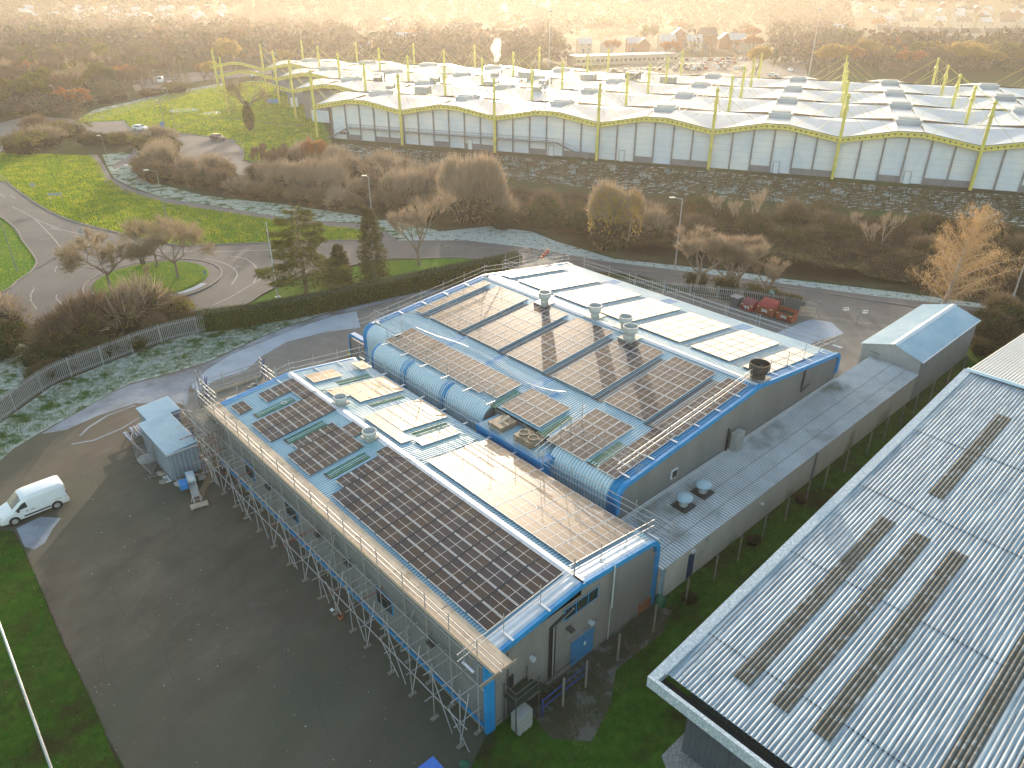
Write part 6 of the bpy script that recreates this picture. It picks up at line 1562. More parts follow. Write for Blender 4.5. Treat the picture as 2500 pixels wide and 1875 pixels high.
TREES['bareP']=tree_proto('bare_tree','bare pale tree','tree',3,10.5,2.4,mk(nt=6,open=.6,twd=.024,L0=.38,wob=.12),[M['twigpale'],M['twigpale']],M['bark'],None)
TREES['round']=tree_proto('bare_tree','bare orange twigged tree','tree',5,7.5,1.9,mk(nt=9,open=.8,twd=.016,tl=.7,leaf=.16,lsz=.05,L0=.34),[M['twigpale'],M['twigrust']],M['bark'],None)
TREES['flat']=tree_proto('island_tree','low spreading tree','tree',6,7.,2.4,mk(nt=13,open=1.35,up=.02,twd=.009,tl=.95,leaf=.22,lsz=.05,L0=.40,tup=.35,spread=.7),[M['twigpale'],M['olive']],M['bark'],None,r=.13)
TREES['olive']=tree_proto('leafy_tree','olive green tree','tree',7,11.,2.,mk(nt=9,open=.7,leaf=1.,lsz=.22,twd=.02,n0=6),[M['twig'],M['olive']],M['bark'],None)
TREES['gold']=tree_proto('leafy_tree','golden tree','tree',8,10.5,1.5,mk(nt=15,open=.7,leaf=1.,lsz=.15,twd=.02,n0=7,up=.2),[M['twigpale'],M['gold']],M['bark'],None)
TREES['rust']=tree_proto('leafy_tree','rust brown tree','tree',9,9.5,1.6,mk(nt=8,open=.7,leaf=.35,lsz=.16,twd=.02,n0=6),[M['twigrust'],M['orange']],M['bark'],None)
TREES['birch']=tree_proto('birch_tree','birch','tree',10,11.,1.4,mk(nt=8,open=.38,up=.22,wob=.12,leaf=.4,lsz=.045,twd=.015,tl=1.0,tup=-.25,n0=4,L0=.42,depth=3,dec=.58,low=1.,spread=.5,nb=3),[M['twigrust'],M['orange']],M['palebark'],None,r=.26)
TREES['tall']=tree_proto('young_tree','slender pale tree','tree',11,7.5,1.5,mk(nt=5,open=.35,up=.3,twd=.014,tl=.8,n0=3,depth=2),[M['twigpale'],M['twigpale']],M['palebark'],None,r=.09)
rt=random.Random(77)
def put(kind,x,y,h,label,group=None,rz=None,sx=1.,name=None,cat=None,base=None):
    src=TREES[kind]; hh={'bareA':9.5,'bareB':12.,'bareP':11.,'round':8.,'flat':6.6,'olive':11.5,'gold':11.,'rust':9.5,'birch':11.5,'tall':7.5}[kind]
    b=base if base is not None else G(x,y); c=src.copy(); COL.objects.link(c)
    for k in KIDS[src.name]:
        q=k.copy(); COL.objects.link(q); q.parent=c
    s_=h/hh; c.location=(b.x,b.y,0); c.scale=(s_*sx,s_*sx,s_); c.rotation_euler=(0,0,rt.random()*6.28 if rz is None else rz)
    c['label']=label
    if group: c['group']=group
    return c
# --- named trees of the middle distance
put('bareP',1023,647,11.,'big bare spreading tree behind the hedge, between conifer and roof scaffold',sx=1.05,rz=1.)
put('flat',272,713,7.6,'leftmost spreading tree on the roundabout island',sx=1.15,rz=.5)
put('flat',384,654,7.4,'rear spreading tree on the roundabout island',sx=1.05,rz=2.5)
put('flat',437,682,7.6,'right hand spreading tree on the roundabout island',sx=1.1,rz=4.)
put('tall',372,704,4.2,'small thin sapling at the front of the roundabout island',sx=1.)
birch_spot=G(2290,766)
for i,(x,y,h,sx,lb) in enumerate(((1700,706,9.5,1.2,'first orange twigged tree beside the road, left of the row'),(1765,712,8.5,1.1,'second tree of the orange twigged roadside row'),(1800,716,8.8,1.1,'third tree of the orange twigged roadside row'),(1868,726,6.,1.05,'last and smallest orange twigged tree beside the skips'))):
    put('round',x,y,h,lb,'orange twigged trees along the road',sx=sx)
for x,y,h,lb in ((1530,606,6.5,'slender pale tree just right of the golden tree'),(1748,548,6.,'leftmost thin pale tree on the bramble bank'),(1790,562,6.,'second thin pale tree on the bramble bank'),(1835,566,8.,'taller thin pale tree on the bramble bank'),(2080,585,5.5,'forked pale tree in the middle of the bramble bank'),(2118,622,6,'pale sapling leaning right on the bramble bank'),(2150,610,7,'pale twin stemmed tree nearest the birch')):
    put('tall',x,y,h,lb,'thin pale trees on the bramble bank',sx=1.2)
# gnarled ivy clad tree on the far lawn
iv=thing('ivy_tree','gnarled bare tree with thick ivy clad trunk beside the hall','tree',G(612,320))
rng=random.Random(21); tb=MB();cb=MB(); g=G(612,320); P=mk(nt=2,twd=.03,tl=1.2,spread=.8,up=.05,wob=.35,depth=3,nb=3,dec=.66)
for k in range(6):
    a=k*1.05; grow(tb,cb,g+Z*6.5,Vector((math.cos(a),math.sin(a),.55)).normalized(),3.0,.22,3,rng,P)
tb.tube(g,g+Z*6.8,.5,.35,n=8); tb.build('limbs',M['bark'],iv); cb.build('twigs',[M['twig']],iv)
cb=MB()
for k in range(2600):
    h=rng.random(); a=rng.random()*6.28; rr_=(.55+1.0*math.sin(min(1,h*1.15)*math.pi)**.8)*rng.random()**.4; leafq(cb,g+Vector((math.cos(a)*rr_,math.sin(a)*rr_,.4+h*7.2)),.16,rng)
cb.build('ivy',M['cedar'],iv)
# birch: leaning white trunk, ascending limbs, fine golden hanging twigs
th=thing('birch_tree','tall birch with white limbs and fine golden orange twigs beside the gabled store','tree',birch_spot)
rng=random.Random(12); tb=MB();lb=MB();cb=MB(); g=birch_spot; hB=12.2; top=g+Vector((1.9,.4,hB))
def bp(f): return g.lerp(top,f)+Vector((math.sin(f*7)*.18,0,0))
for k in range(10): tb.tube(bp(k/10),bp((k+1)/10),.26*(1-k/11),.26*(1-(k+1)/11)+.01,n=7,cap=False)
tb.build('trunk',M['palebark'],th)
for k in range(38):
    f=.10+.86*(k+rng.random())/38; a=k*2.4+rng.random()*.6; L=(1.-f)**.7*5.8+.9; L*=.75+.4*rng.random()
    if .2<f<.4 and math.cos(a)>.3: L*=1.35
    d=Vector((math.cos(a),math.sin(a),.75+.5*f)).normalized(); q=bp(f); r_=.085*(1.1-f)+.01
    n_=6
    for s_ in range(n_):
        d=(d+rv(rng)*.10+Vector((.05,0,-.05))).normalized(); q2=q+d*(L/n_); lb.tube(q,q2,r_,r_*.78,n=4,cap=False); r_*=.78
        m_=int(9+6*L)
        for i in range(m_):
            b=q.lerp(q2,rng.random()); e=(d*.6+rv(rng)*.8+Vector((.15,0,.1))).normalized(); c_=b+e*(.25+.75*rng.random())*(.5+.12*L)
            cb.mi=0
            if i%3==0: tri(cb,b,(c_-b).normalized(),(c_-b).length,.014,rng)
            tri(cb,c_,(Vector((.25,0,-.6))+rv(rng)*.5).normalized(),.5+.5*rng.random(),.013,rng)
            if rng.random()<.35: cb.mi=1; leafq(cb,c_+Vector((0,0,-.3*rng.random())),.045,rng)
        q=q2
lb.build('limbs',M['palebark'],th); cb.build('twigs',[M['birchtwig'],M['gold']],th)
# cedar with layered plates
def cedar(label,g,h,seed,spread):
    th=thing('cedar_tree',label,'tree',g); rng=random.Random(seed); tb=MB(); cb=MB(); lb=MB()
    tb.tube(g,g+Z*h*.95,.28,.05,n=8); tb.build('trunk',M['bark'],th)
    n=46
    for k in range(n):
        f=(k+.5)/n; z=h*(.12+.86*f); a=k*2.4+rng.random(); L=spread*(1-f)**.55*(.65+.5*rng.random())+.5
        d=Vector((math.cos(a),math.sin(a),.22*(f-.2)+.06)).normalized(); p0=g+Z*z; p1=p0+d*L
        lb.tube(p0,p1,.06,.02,n=4,cap=False)
        side=d.cross(Z).normalized()
        for j in range(int(150*L/2)):
            u=rng.random()**.6; w_=(rng.random()-.5)*L*.75*(1.1-u*.6)
            q=p0.lerp(p1,u)+side*w_+Z*(rng.gauss(0,.10)-.12*abs(w_))
            e=(d*.8+side*(w_*.8)+Vector((0,0,-.25+rng.gauss(0,.2)))).normalized(); tri(cb,q,e,.38+.3*rng.random(),.055,rng)
    lb.build('limbs',M['bark'],th); cb.build('needles',M['cedar'],th); return th
cedar('wide layered golden green cedar behind the hedge beside the flagpole',G(748,712),10.8,3,5.6)
def conifer(label,g,h,r,seed,m,n=90,group=None,cyl=.5):
    th=thing('conifer_tree',label,'tree',g,group); rng=random.Random(seed); tb=MB(); cb=MB()
    tb.tube(g,g+Z*h*.95,.16,.04,n=6); tb.build('trunk',M['bark'],th)
    for k in range(n):
        f=(k+.5)/n; z=h*(.03+.96*f); R_=r*((1-f)**cyl)*(.8+.4*rng.random()); 
        for j in range(7):
            a=k*1.3+j*.9+rng.random(); d=Vector((math.cos(a),math.sin(a),-.15))
            for i in range(7):
                q=g+Z*z+d*(R_*(.25+.75*rng.random()))+Vector((rng.gauss(0,.09),rng.gauss(0,.09),rng.gauss(0,.1))); tri(cb,q,(d+rv(rng)*.5).normalized(),.28+.2*rng.random(),.07,rng)
    cb.build('needles',m,th); return th
conifer('narrow dark conifer standing right of the cedar',G(915,690),9.9,2.1,4,M['conif'],110,cyl=.42)
conifer('lower dark conifer tucked between cedar and narrow conifer',G(835,700),5.6,1.8,5,M['conif'],70,cyl=.5)
conifer('dark spruce beside the far road above the lit lawn',G(450,215),12.,4.2,6,M['conif'],70,cyl=.8)
# clipped hedge
hd=thing('clipped_hedge','long clipped green hedge with frosted top along the road','hedge',W(55,30))
HP=[W(*p) for p in ((60.6,9.3),(58.6,13.6),(56.6,21),(55.5,28.2),(54.4,34),(53.5,39.5),(52.2,46),(51.6,50))]
ps=subdiv([Vector((p.x,p.y,0)) for p in HP],False,1.2); rng=random.Random(9)
core=MB(); lf=MB(); tp=MB(); HWd,HHt=1.0,2.15
for a,b in zip(ps,ps[1:]):
    d=(b-a); L=d.length; d.normalize(); n=d.cross(Z); core.box((a+b)/2+Z*HHt*.47,d,n,Z,L/2+.05,HWd*.9,HHt*.47)
    for k in range(int(L*430)):
        u=rng.random()*L; 
        if rng.random()<.62:
            sd_=1 if rng.random()<.7 else -1
            hh=rng.random()*HHt; q=a+d*u+n*(sd_*(HWd+rng.gauss(0,.045)+.06*math.sin((a+d*u).x*2.1)))+Z*hh; leafq(lf,q,.055,rng)
        else:
            q=a+d*u+n*((rng.random()*2-1)*HWd)+Z*(HHt+rng.gauss(0,.05)); leafq(tp,q,.055,rng)
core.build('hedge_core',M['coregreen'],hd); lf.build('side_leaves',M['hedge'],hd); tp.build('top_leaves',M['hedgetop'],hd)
# ---- bushes
def bush_mesh(seed,m,m2,n=1500,twig=True,leaf=.3,up=.4,lsz=.045,tl=.3):
    rng=random.Random(seed); cb=MB(); core=MB()
    lobes=[(Vector((rng.gauss(0,.38),rng.gauss(0,.38),.42+rng.random()*.2)),.42+.2*rng.random()) for _ in range(7)]
    for c,r_ in lobes:
        for j in range(5):
            for i in range(8):
                pass
    k=0; N=10; Mh=5
    for j in range(Mh+1):
        ph=math.pi/2*j/Mh
        for i in range(N):
            th_=2*math.pi*i/N; dd=Vector((math.cos(th_)*math.cos(ph),math.sin(th_)*math.cos(ph),math.sin(ph)))
            rr_=max([.2]+[ (c.dot(dd)+math.sqrt(max(0,c.dot(dd)**2-c.length_squared+r_*r_))) for c,r_ in lobes if c.dot(dd)>0])*.8
            core.v.append(Vector((dd.x*rr_,dd.y*rr_,dd.z*rr_*.9)))
    for j in range(Mh):
        for i in range(N): core.f.append((j*N+i,j*N+(i+1)%N,(j+1)*N+(i+1)%N,(j+1)*N+i)); core.m.append(0)
    for c,r_ in lobes:
        for _ in range(n//7):
            e=rv(rng); e.z=abs(e.z)*1.0 if rng.random()<.8 else e.z
            q=c+e*(r_*(.55+.5*rng.random()**.5)); 
            if q.z<0: q.z=abs(q.z)*.3
            if rng.random()<leaf: cb.mi=1; leafq(cb,q,lsz*(.6+.8*rng.random()),rng); 
            else: cb.mi=0; tri(cb,q,(e+Z*up+rv(rng)*.5).normalized(),tl*(.5+rng.random()),.017,rng)
    return core,cb,(m,m2)
BUSH={}
def bush_proto(key,name,label,seed,m,m2,corem,**k):
    core,cb,ms=bush_mesh(seed,m,m2,**k); th=thing(name,label,'shrub',(0,0,-200),local=True)
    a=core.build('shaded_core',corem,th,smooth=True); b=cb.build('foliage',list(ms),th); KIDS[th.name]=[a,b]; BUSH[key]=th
bush_proto('brown','shrub','brown bush',31,M['twig'],M['olive'],M['core'],n=1900,leaf=.18)
bush_proto('tan','shrub','tan bush',32,M['twigpale'],M['olive'],M['core'],n=1900,leaf=.12,tl=.4)
bush_proto('bramble','shrub','bramble bush',33,M['bramble'],M['bramblegreen'],M['core'],n=1900,leaf=.45,tl=.22)
bush_proto('green','shrub','ivy bush',34,M['bramble'],M['bramblegreen'],M['coregreen'],n=1900,leaf=.8)
bush_proto('olivebush','shrub','olive bush',35,M['twig'],M['olive'],M['core'],n=1900,leaf=.6)
bush_proto('twiggy','shrub','twiggy bush',36,M['twigpale'],M['twigrust'],M['core'],n=1900,leaf=.1,tl=.55,up=.8)
bush_proto('goldbush','shrub','golden tree',37,M['twigpale'],M['gold'],M['core'],n=11000,leaf=.7,lsz=.022,tl=.16)
bush_proto('domebush','shrub','domed tree',38,M['twigpale'],M['twigrust'],M['core'],n=9000,leaf=.12,tl=.22,lsz=.02,up=.9)
def bush(kind,p,rx,h,label,group=None):
    src=BUSH[kind]; c=src.copy(); COL.objects.link(c)
    for k in KIDS[src.name]: q=k.copy(); COL.objects.link(q); q.parent=c
    c.location=(p.x,p.y,0); c.scale=(rx,rx,h/.95); c.rotation_euler=(0,0,rt.random()*6.28); c['label']=label
    if group: c['group']=group
    return c
def along(kind,pts,step,rx,h,label,group,jit=.6):
    ps=subdiv([q.xy.to_3d() for q in pts],False,step)
    for p in ps:
        k=kind if isinstance(kind,str) else rt.choice(kind)
        bush(k,p+Vector((rt.gauss(0,jit),rt.gauss(0,jit),0)),rx*(.8+.45*rt.random()),h*(.75+.5*rt.random()),label,group)
bush('goldbush',G(1475,605),3.7,7.8,'round golden leaved tree in front of the bramble bank')
bush('domebush',G(1168,540),4.6,8.3,'large domed pale brown tree on the bank below the hall')
# long brown shrubbery along the car park and the bank
along(['brown','brown','tan'],PX((362,418),(372,440),(450,448),(540,462),(620,478),(700,490),(780,500),(860,510),(960,522),(1040,530)),3.0,2.5,2.5,'dense brown shrub of the long thicket edge above the footpath','brown shrubs between the footpath and the car park')
along(['brown','twiggy','tan'],PX((400,415),(470,428),(560,440),(640,440),(700,460),(790,470),(880,480),(980,490),(1060,505)),3.6,2.7,3.3,'tall twiggy shrub inside the long brown thicket','tall shrubs in the brown thicket')
along(['twiggy','tan','brown'],PX((660,405),(720,400),(800,420),(880,430),(960,440),(1060,460),(1130,480)),4.,2.8,2.9,'pale twiggy shrub on the upper side of the thicket below the hall','pale shrubs below the hall')
put('rust',778,425,8.5,'small bright orange leaved tree at the top of the thicket',sx=.7)
put('bareP',745,425,8.,'pale bare tree left of the small orange tree',sx=1.)
put('bareA',690,440,8.,'bare tree at the left end of the brown thicket',sx=1.)
for x,y,h in ((850,455,8),(910,470,7.5),(980,480,7.5),(640,425,7),(800,465,7),(735,470,7.5),(1040,500,7)): put('bareP' if x%20 else 'bareA',x,y,h,'bare grey brown tree rising out of the long thicket','bare trees in the long thicket')
# round olive bushes by the car park entrance
for x,y,rx,h,k,lb in ((60,372,5.0,4.0,'olivebush','big olive brown bush at far left by the road bend'),(125,355,4.,3.4,'tan','tan bush behind the big olive bush'),(95,330,4.5,3.6,'brown','brown bush beside the far left lamp'),(165,335,4.,3.4,'olivebush','tall bush at the left end of the car park hedge'),(225,352,3.4,2.2,'green','green bush in the middle of the car park hedge'),(270,350,3.2,2.0,'green','green bush near the right end of the car park hedge'),(300,352,3.,2.4,'olivebush','olive bush closing the car park hedge'),
 (352,360,3.2,2.6,'olivebush','olive bush beside the white car'),(400,350,3.2,3.0,'tan','tan topped bush right of the white car'),(412,375,3.4,3.,'olivebush','olive bush at the corner of the car park'),(390,395,3.4,3.2,'tan','tan bush where the long brown thicket starts')):
    bush(k,G(x,y),rx,h,lb)
# shrub mass in front of the roundabout
for x,y,rx,h,k,lb in ((150,850,3.4,3.0,'brown','brown bush at the left of the mass below the roundabout'),(205,835,3.6,3.8,'brown','tall brown bush in the mass below the roundabout'),(265,822,3.8,4.0,'brown','broad brown bush in the middle of the mass below the roundabout'),(330,805,3.6,3.8,'tan','tan bush right of centre in the mass below the roundabout'),(392,790,3.0,3.0,'brown','brown bush at the right end of the mass below the roundabout'),(425,785,2.2,2.2,'olivebush','small olive bush touching the hedge end'),(110,885,2.6,1.8,'green','low green bush by the palisade fence'),(180,868,2.8,2.0,'green','low green bush against the palisade fence'),
 (5,800,3.4,2.6,'tan','tan bush at the left edge below the road'),(-5,870,3.,2.4,'green','green bush at the left edge by the frosty verge'),(20,835,2.4,2.,'olivebush','olive bush at the left edge of the frosty verge')):
    bush(k,G(x,y),rx,h,lb)
along(['green','bramble','brown'],PX((95,935),(150,912),(210,890),(260,872),(330,850),(395,822),(450,808),(488,800)),1.9,1.7,1.7,'low dark shrub right behind the pale palisade fence','low shrubs behind the palisade fence',.25)
put('rust',-25,520,8.,'orange leaved tree at the left edge beside the road',sx=1.)
# bramble bank: one uncountable thicket
rng=random.Random(50)
def inpoly(x,y,P):
    c=False; n=len(P); j=n-1
    for i in range(n):
        if (P[i][1]>y)!=(P[j][1]>y) and x<(P[j][0]-P[i][0])*(y-P[i][1])/(P[j][1]-P[i][1])+P[i][0]: c=not c
        j=i
    return c
BP=[tuple(p.xy) for p in PX((1090,500),(1200,470),(1400,492),(1700,520),(2000,545),(2600,600),(2600,738),(2401,728),(2230,706),(2116,690),(1923,668),(1700,640),(1500,612),(1400,585),(1300,556),(1200,540),(1100,528))]
xs=[p[0] for p in BP]; ys=[p[1] for p in BP]
def bh(x,y):
    v=noise.noise(Vector((x*.16,y*.16,0)))*1.1+noise.noise(Vector((x*.5,y*.5,3)))*.45
    return max(.15,1.5+v*1.5)
cm_=MB(); tw_=MB(); gsz=1.1; nx=int((max(xs)-min(xs))/gsz); ny=int((max(ys)-min(ys))/gsz); idx={}
for i in range(nx+1):
    for j in range(ny+1):
        x=min(xs)+i*gsz; y=min(ys)+j*gsz
        if inpoly(x,y,BP): idx[(i,j)]=len(cm_.v); cm_.v.append(Vector((x,y,bh(x,y)*.9)))
for (i,j) in list(idx):
    q=[(i,j),(i+1,j),(i+1,j+1),(i,j+1)]
    if all(k in idx for k in q): cm_.f.append(tuple(idx[k] for k in q)); cm_.m.append(0)
    else:
        v=cm_.v[idx[(i,j)]]; v.z=min(v.z,.2)
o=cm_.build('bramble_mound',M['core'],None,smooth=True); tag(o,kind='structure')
for k in range(150000):
    x=min(xs)+rng.random()*(max(xs)-min(xs)); y=min(ys)+rng.random()*(max(ys)-min(ys))
    if not inpoly(x,y,BP): continue
    v=noise.noise(Vector((x*.06,y*.06,9)))
    h=bh(x,y); p=Vector((x,y,h*(.75+.35*rng.random())))
    tw_.mi=0 if v<.12 else (1 if rng.random()<.7 else 2)
    if rng.random()<.5: tri(tw_,p,(rv(rng)+Z*.6).normalized(),.5*(.4+rng.random()),.03,rng)
    else: leafq(tw_,p,.09,rng)
o=tw_.build('bramble_thicket',[M['bramble'],M['bramblegreen'],M['twig']]); tag(o,'dark tangled bramble thicket covering the bank between road and hall','bramble',kind='stuff')
for i in range(46):
    x=1180+rt.random()*1300; y=505+(x-1180)*.06+rt.random()*60
    k=rt.choice(['brown','bramble','tan','bramble','green'])
    bush(k,G(x,y),2.0+1.6*rt.random(),1.8+1.8*rt.random(),'brown or dark shrub standing up out of the bramble bank','shrubs on the bramble bank')
for x,y,rx,h,k,lb in ((2420,830,3.0,2.2,'bramble','dark bramble clump behind the gabled store'),(2480,800,3.,2.4,'green','dark green clump at the right edge beyond the store'),(2440,775,2.6,2.,'brown','brown clump beside the road right of the birch'),(2480,860,3.,2.,'bramble','bramble clump between the store and the shed roof'),(2395,860,1.6,1.4,'bramble','low bramble by the corner of the gabled store'),
 (1905,745,1.3,1.3,'green','ivy clump on the fence behind the skips'),(1840,730,1.6,1.5,'green','ivy covered fence section left of the green sign'),(1770,712,1.6,1.5,'green','ivy clump at the foot of the roadside trees'),(1700,700,1.6,1.4,'green','ivy clump furthest left along the road fence'),(1950,752,1.2,1.2,'bramble','dark bramble clump above the timber pallets'),(1880,738,1.3,1.4,'green','ivy clump beside the green sign')):
    bush(k,G(x,y),rx,h,lb)
for k,(s,t) in enumerate(((-1.6,15.5),(-1.2,23.),(-1.5,7.2),(-1.1,5.),(-2.6,3.2),(-1.3,30.))):
    if k in (2,3,4): continue
    bush('twiggy' if k in (2,3,4) else 'bramble',W(s,t),.6 if k not in (2,3,4) else .45,.6,['low bramble by the foot of the lean-to wall near the blue door','small bramble halfway along the lean-to wall','thin pale weeds beside the concrete post at the gable','thin pale weeds under the steel rails','thin pale weeds on the grass before the condenser','small bramble far along the lean-to wall'][k])
# rough grass tufts on bank below the hall and around the yard (uncountable)
def tufts(name,label,poly,n,sz,mats,seed,w=.02,zmax=1.):
    rng=random.Random(seed); mb=MB(); xs=[p[0] for p in poly]; ys=[p[1] for p in poly]
    for k in range(n):
        x=min(xs)+rng.random()*(max(xs)-min(xs)); y=min(ys)+rng.random()*(max(ys)-min(ys))
        if not inpoly(x,y,poly): continue
        v=noise.noise(Vector((x*.35,y*.35,seed)))
        mb.mi=0 if v<.08 else min(1,len(mats)-1)
        if v>.28 and len(mats)>2: mb.mi=2
        tri(mb,Vector((x,y,0)),(Z+rv(rng)*.55).normalized(),sz*(.5+rng.random())*zmax,w,rng)
    o=mb.build(name,mats); return tag(o,label,'grass',kind='stuff')
M['frostleaf']=leafmat('frosted_blades',(.42,.50,.52),(.30,.36,.36),sub=.2)
M['grassleaf']=leafmat('green_blades',(.085,.18,.022),(.05,.12,.018),sub=.35)
M['grassdark']=leafmat('dark_green_blades',(.045,.10,.016),(.026,.065,.012),sub=.35)
M['strawleaf']=leafmat('straw_blades',(.15,.12,.06),(.10,.08,.04),sub=.35)
tufts('rough_grass','tussocky rough grass with frost in front of the hall',[tuple(p.xy) for p in PX((900,362),(1300,390),(1700,420),(2050,450),(2600,495),(2600,545),(2300,525),(2000,500),(1700,480),(1400,455),(1150,430),(930,400))],52000,.7,[M['strawleaf'],M['bramblegreen'],M['frostleaf']],3,.06)
tufts('frosty_grass','frosty grass verge between palisade fence and yard',[tuple(p.xy) for p in PX((-120,1130),(0,1045),(126,953),(253,900),(395,847),(502,816),(700,775),(695,795),(600,835),(506,880),(411,908),(316,933),(221,984),(158,1019),(95,1054),(32,1092),(-120,1220))],60000,.16,[M['grassleaf'],M['frostleaf'],M['grassleaf']],4,.02)
tufts('strip_grass','dark green grass between the front gable, lean-to and shed',[tuple(W(s,t).xy) for s,t in ((-.4,51),(-.4,14.2),(-.2,13.4),(-.3,-.6),(-.8,-2),(-5,-5.5),(-8,-5),(-6.5,6),(-6.5,50))],80000,.17,[M['grassdark'],M['strawleaf'],M['grassleaf']],5,.014)
tufts('corner_grass','mixed green grass at the lower left corner beyond the yard edge',[tuple(p.xy) for p in PX((-200,1290),(36,1298),(66,1348),(113,1457),(158,1565),(208,1667),(241,1740),(266,1800),(320,1900),(-100,1900),(-300,1600))],60000,.16,[M['grassleaf'],M['strawleaf'],M['strawleaf']],6,.014)
M['lawnblade']=leafmat('sunlit_lawn_blades',(.30,.38,.02),(.20,.30,.02),sub=.55)
M['lawnblade2']=leafmat('yellow_lawn_blades',(.44,.46,.03),(.32,.36,.03),sub=.55)
tufts('lawn_grass','mown grass of the big lawn between the left road and the footpath',[tuple(q.xy) for q in PX((-60,372),(150,378),(226,382),(243,402),(260,435),(312,467),(408,496),(538,516),(727,544),(885,560),(930,585),(679,590),(490,597),(427,596),(335,580),(221,550),(158,531),(95,499),(32,455),(-60,415))],120000,.30,[M['lawnblade'],M['lawnblade2']],11,.075)
tufts('lawn_grass','sunlit tussocky grass of the upper lawn beside the hall',[tuple(q.xy) for q in PX((186,300),(205,284),(420,230),(560,208),(640,198),(725,226),(780,300),(790,340),(700,380),(640,396),(598,388),(596,366),(570,340),(427,323),(327,315),(303,294))],90000,.40,[M['lawnblade'],M['lawnblade2']],12,.11)
tufts('lawn_grass','short grass inside the roundabout island',[tuple(q.xy) for q in disc(C0+Vector((-.4,.2,0)),6.7,0)],9000,.36,[M['lawnblade'],M['lawnblade2']],13,.02)
tufts('lawn_grass','sunlit grass at the left edge beside the roundabout',[tuple(q.xy) for q in PX((-140,475),(17,543),(54,590),(82,628),(86,644),(70,664),(38,686),(0,712),(-140,750))],22000,.17,[M['lawnblade'],M['lawnblade2']],14,.03)
tufts('dry_weeds','wispy dry weeds on the trodden ground below the front gable',[tuple(W(s,t).xy) for s,t in ((-.4,2.6),(-.4,13.5),(-1.9,13.5),(-3.4,6),(-4.2,3),(-2.2,2.2))],5200,.42,[M['strawleaf'],M['twigpale'],M['grassleaf']],17,.008)
tufts('scrub_edge_weeds','dry weeds along the foot of the scaffold and wall',[tuple(W(s,t).xy) for s,t in ((0,-.05),(33,-.05),(33,-.45),(0,-.5))],2500,.14,[M['strawleaf'],M['grassleaf']],7,.012)
sheet('corner_lawn',PX((-240,1290),(28,1297),(58,1347),(105,1456),(150,1564),(200,1666),(233,1738),(258,1799),(340,1990),(-100,1990),(-400,1600)),.016,M['rank'],smooth=False)
# ---------------- woodland: individual trees
WOOD='trees of the far woodland'
KL={'bareA':'bare brown tree among the hazy woodland','bareB':'tall bare tree among the hazy woodland','bareP':'pale bare tree among the hazy woodland','olive':'olive green tree among the hazy woodland','rust':'russet tree among the hazy woodland','gold':'golden tree among the hazy woodland'}
for x,y,h,k,lb in ((110,255,12,'olive','broad olive yellow tree at left behind the lamp'),(175,250,10,'olive','olive tree with yellow top beside the road bend'),(10,262,10,'olive','olive tree cut by the left edge of the photo'),(200,275,7,'rust','small rust brown tree beside the left lamp'),(265,225,11,'olive','olive topped tree in the middle of the left wood edge'),(315,235,11,'bareA','round brown tree at the edge of the lit lawn'),(350,228,10,'bareA','brown tree at the right end of the left wood edge'),
 (520,205,9.5,'gold','pale yellow tree beside the far road'),(565,175,15,'gold','tall yellow green conical tree behind the far road'),(590,150,19,'bareB','very tall bare tree above the hall corner'),(500,200,8.5,'rust','russet tree left of the pale yellow tree'),(300,160,12,'bareB','tall bare tree in the wood behind the two blank signs'),(1845,182,13,'gold','golden tree in front of the parked cars beyond the hall'),(705,165,9,'gold','yellowish tree behind the left hall masts'),(1490,140,11,'rust','orange tree before the pale houses'),(1630,150,12,'rust','tall orange tree beside the brick houses'),(2110,150,12,'gold','golden tree beyond the hall right of the floodlight mast'),(2245,165,13,'olive','bushy olive tree behind the right hall masts'),(2400,150,12,'olive','olive tree below the terraced houses at right')):
    put(k,x,y,h,lb,sx=1.15)
nW=0
def clear(x,y):
    # keep trees out of the hall, lawns and roads (image of ground positions)
    if y>305: return False
    if x>1985 and y<182: return True
    if 590<x: 
        lim=118+(x-600)*.0 
        return y<150 if x<1300 else y<(150 if x<1860 or x>1990 else 0)
    if x<200: return y<285
    if x<430: return y<(232-(x-200)*.13)
    return y<162
cand=[]
for i in range(1500):
    if i<170:
        cand.append((1985+rt.random()*580,138+rt.random()*42)) if i%2 else cand.append((-60+rt.random()*560,180+rt.random()*60))
        if not clear(*cand[-1]) and cand[-1][0]<2000: cand.pop()
        if cand and cand[-1][0]<2000 and cand[-1][1]>290: cand.pop()
        continue
    x=-150+rt.random()*2800; y=58+(rt.random()**.75)*240
    if not clear(x,y): continue
    if 1330<x<1900 and y>95: 
        if rt.random()<.75: continue
    if x>2080 and 22<y<128 and rt.random()<.93: continue
    if 860<x<1290 and 95<y<135 and rt.random()<.6: continue
    cand.append((x,y))
acc=[]
for x,y in cand:
    p=G(x,y)
    if all((p-q).length>5.5+p.y*.006 for q in acc): acc.append(p)
    if len(acc)>=275: break
for p in acc:
    k=rt.choice(['bareA','bareA','bareB','bareB','bareP','bareA','olive','rust','bareB','olive' if p.x<0 else 'gold'])
    put(k,0,0,(9+5*rt.random()),KL[k],WOOD,sx=1.25,base=p)
# understorey of the near wood edge
along(['brown','bramble','olivebush'],PX((-60,285),(60,282),(200,262),(290,246),(360,234),(430,226)),7.,4.,2.6,'low bush at the foot of the left wood','bushes along the wood edge')
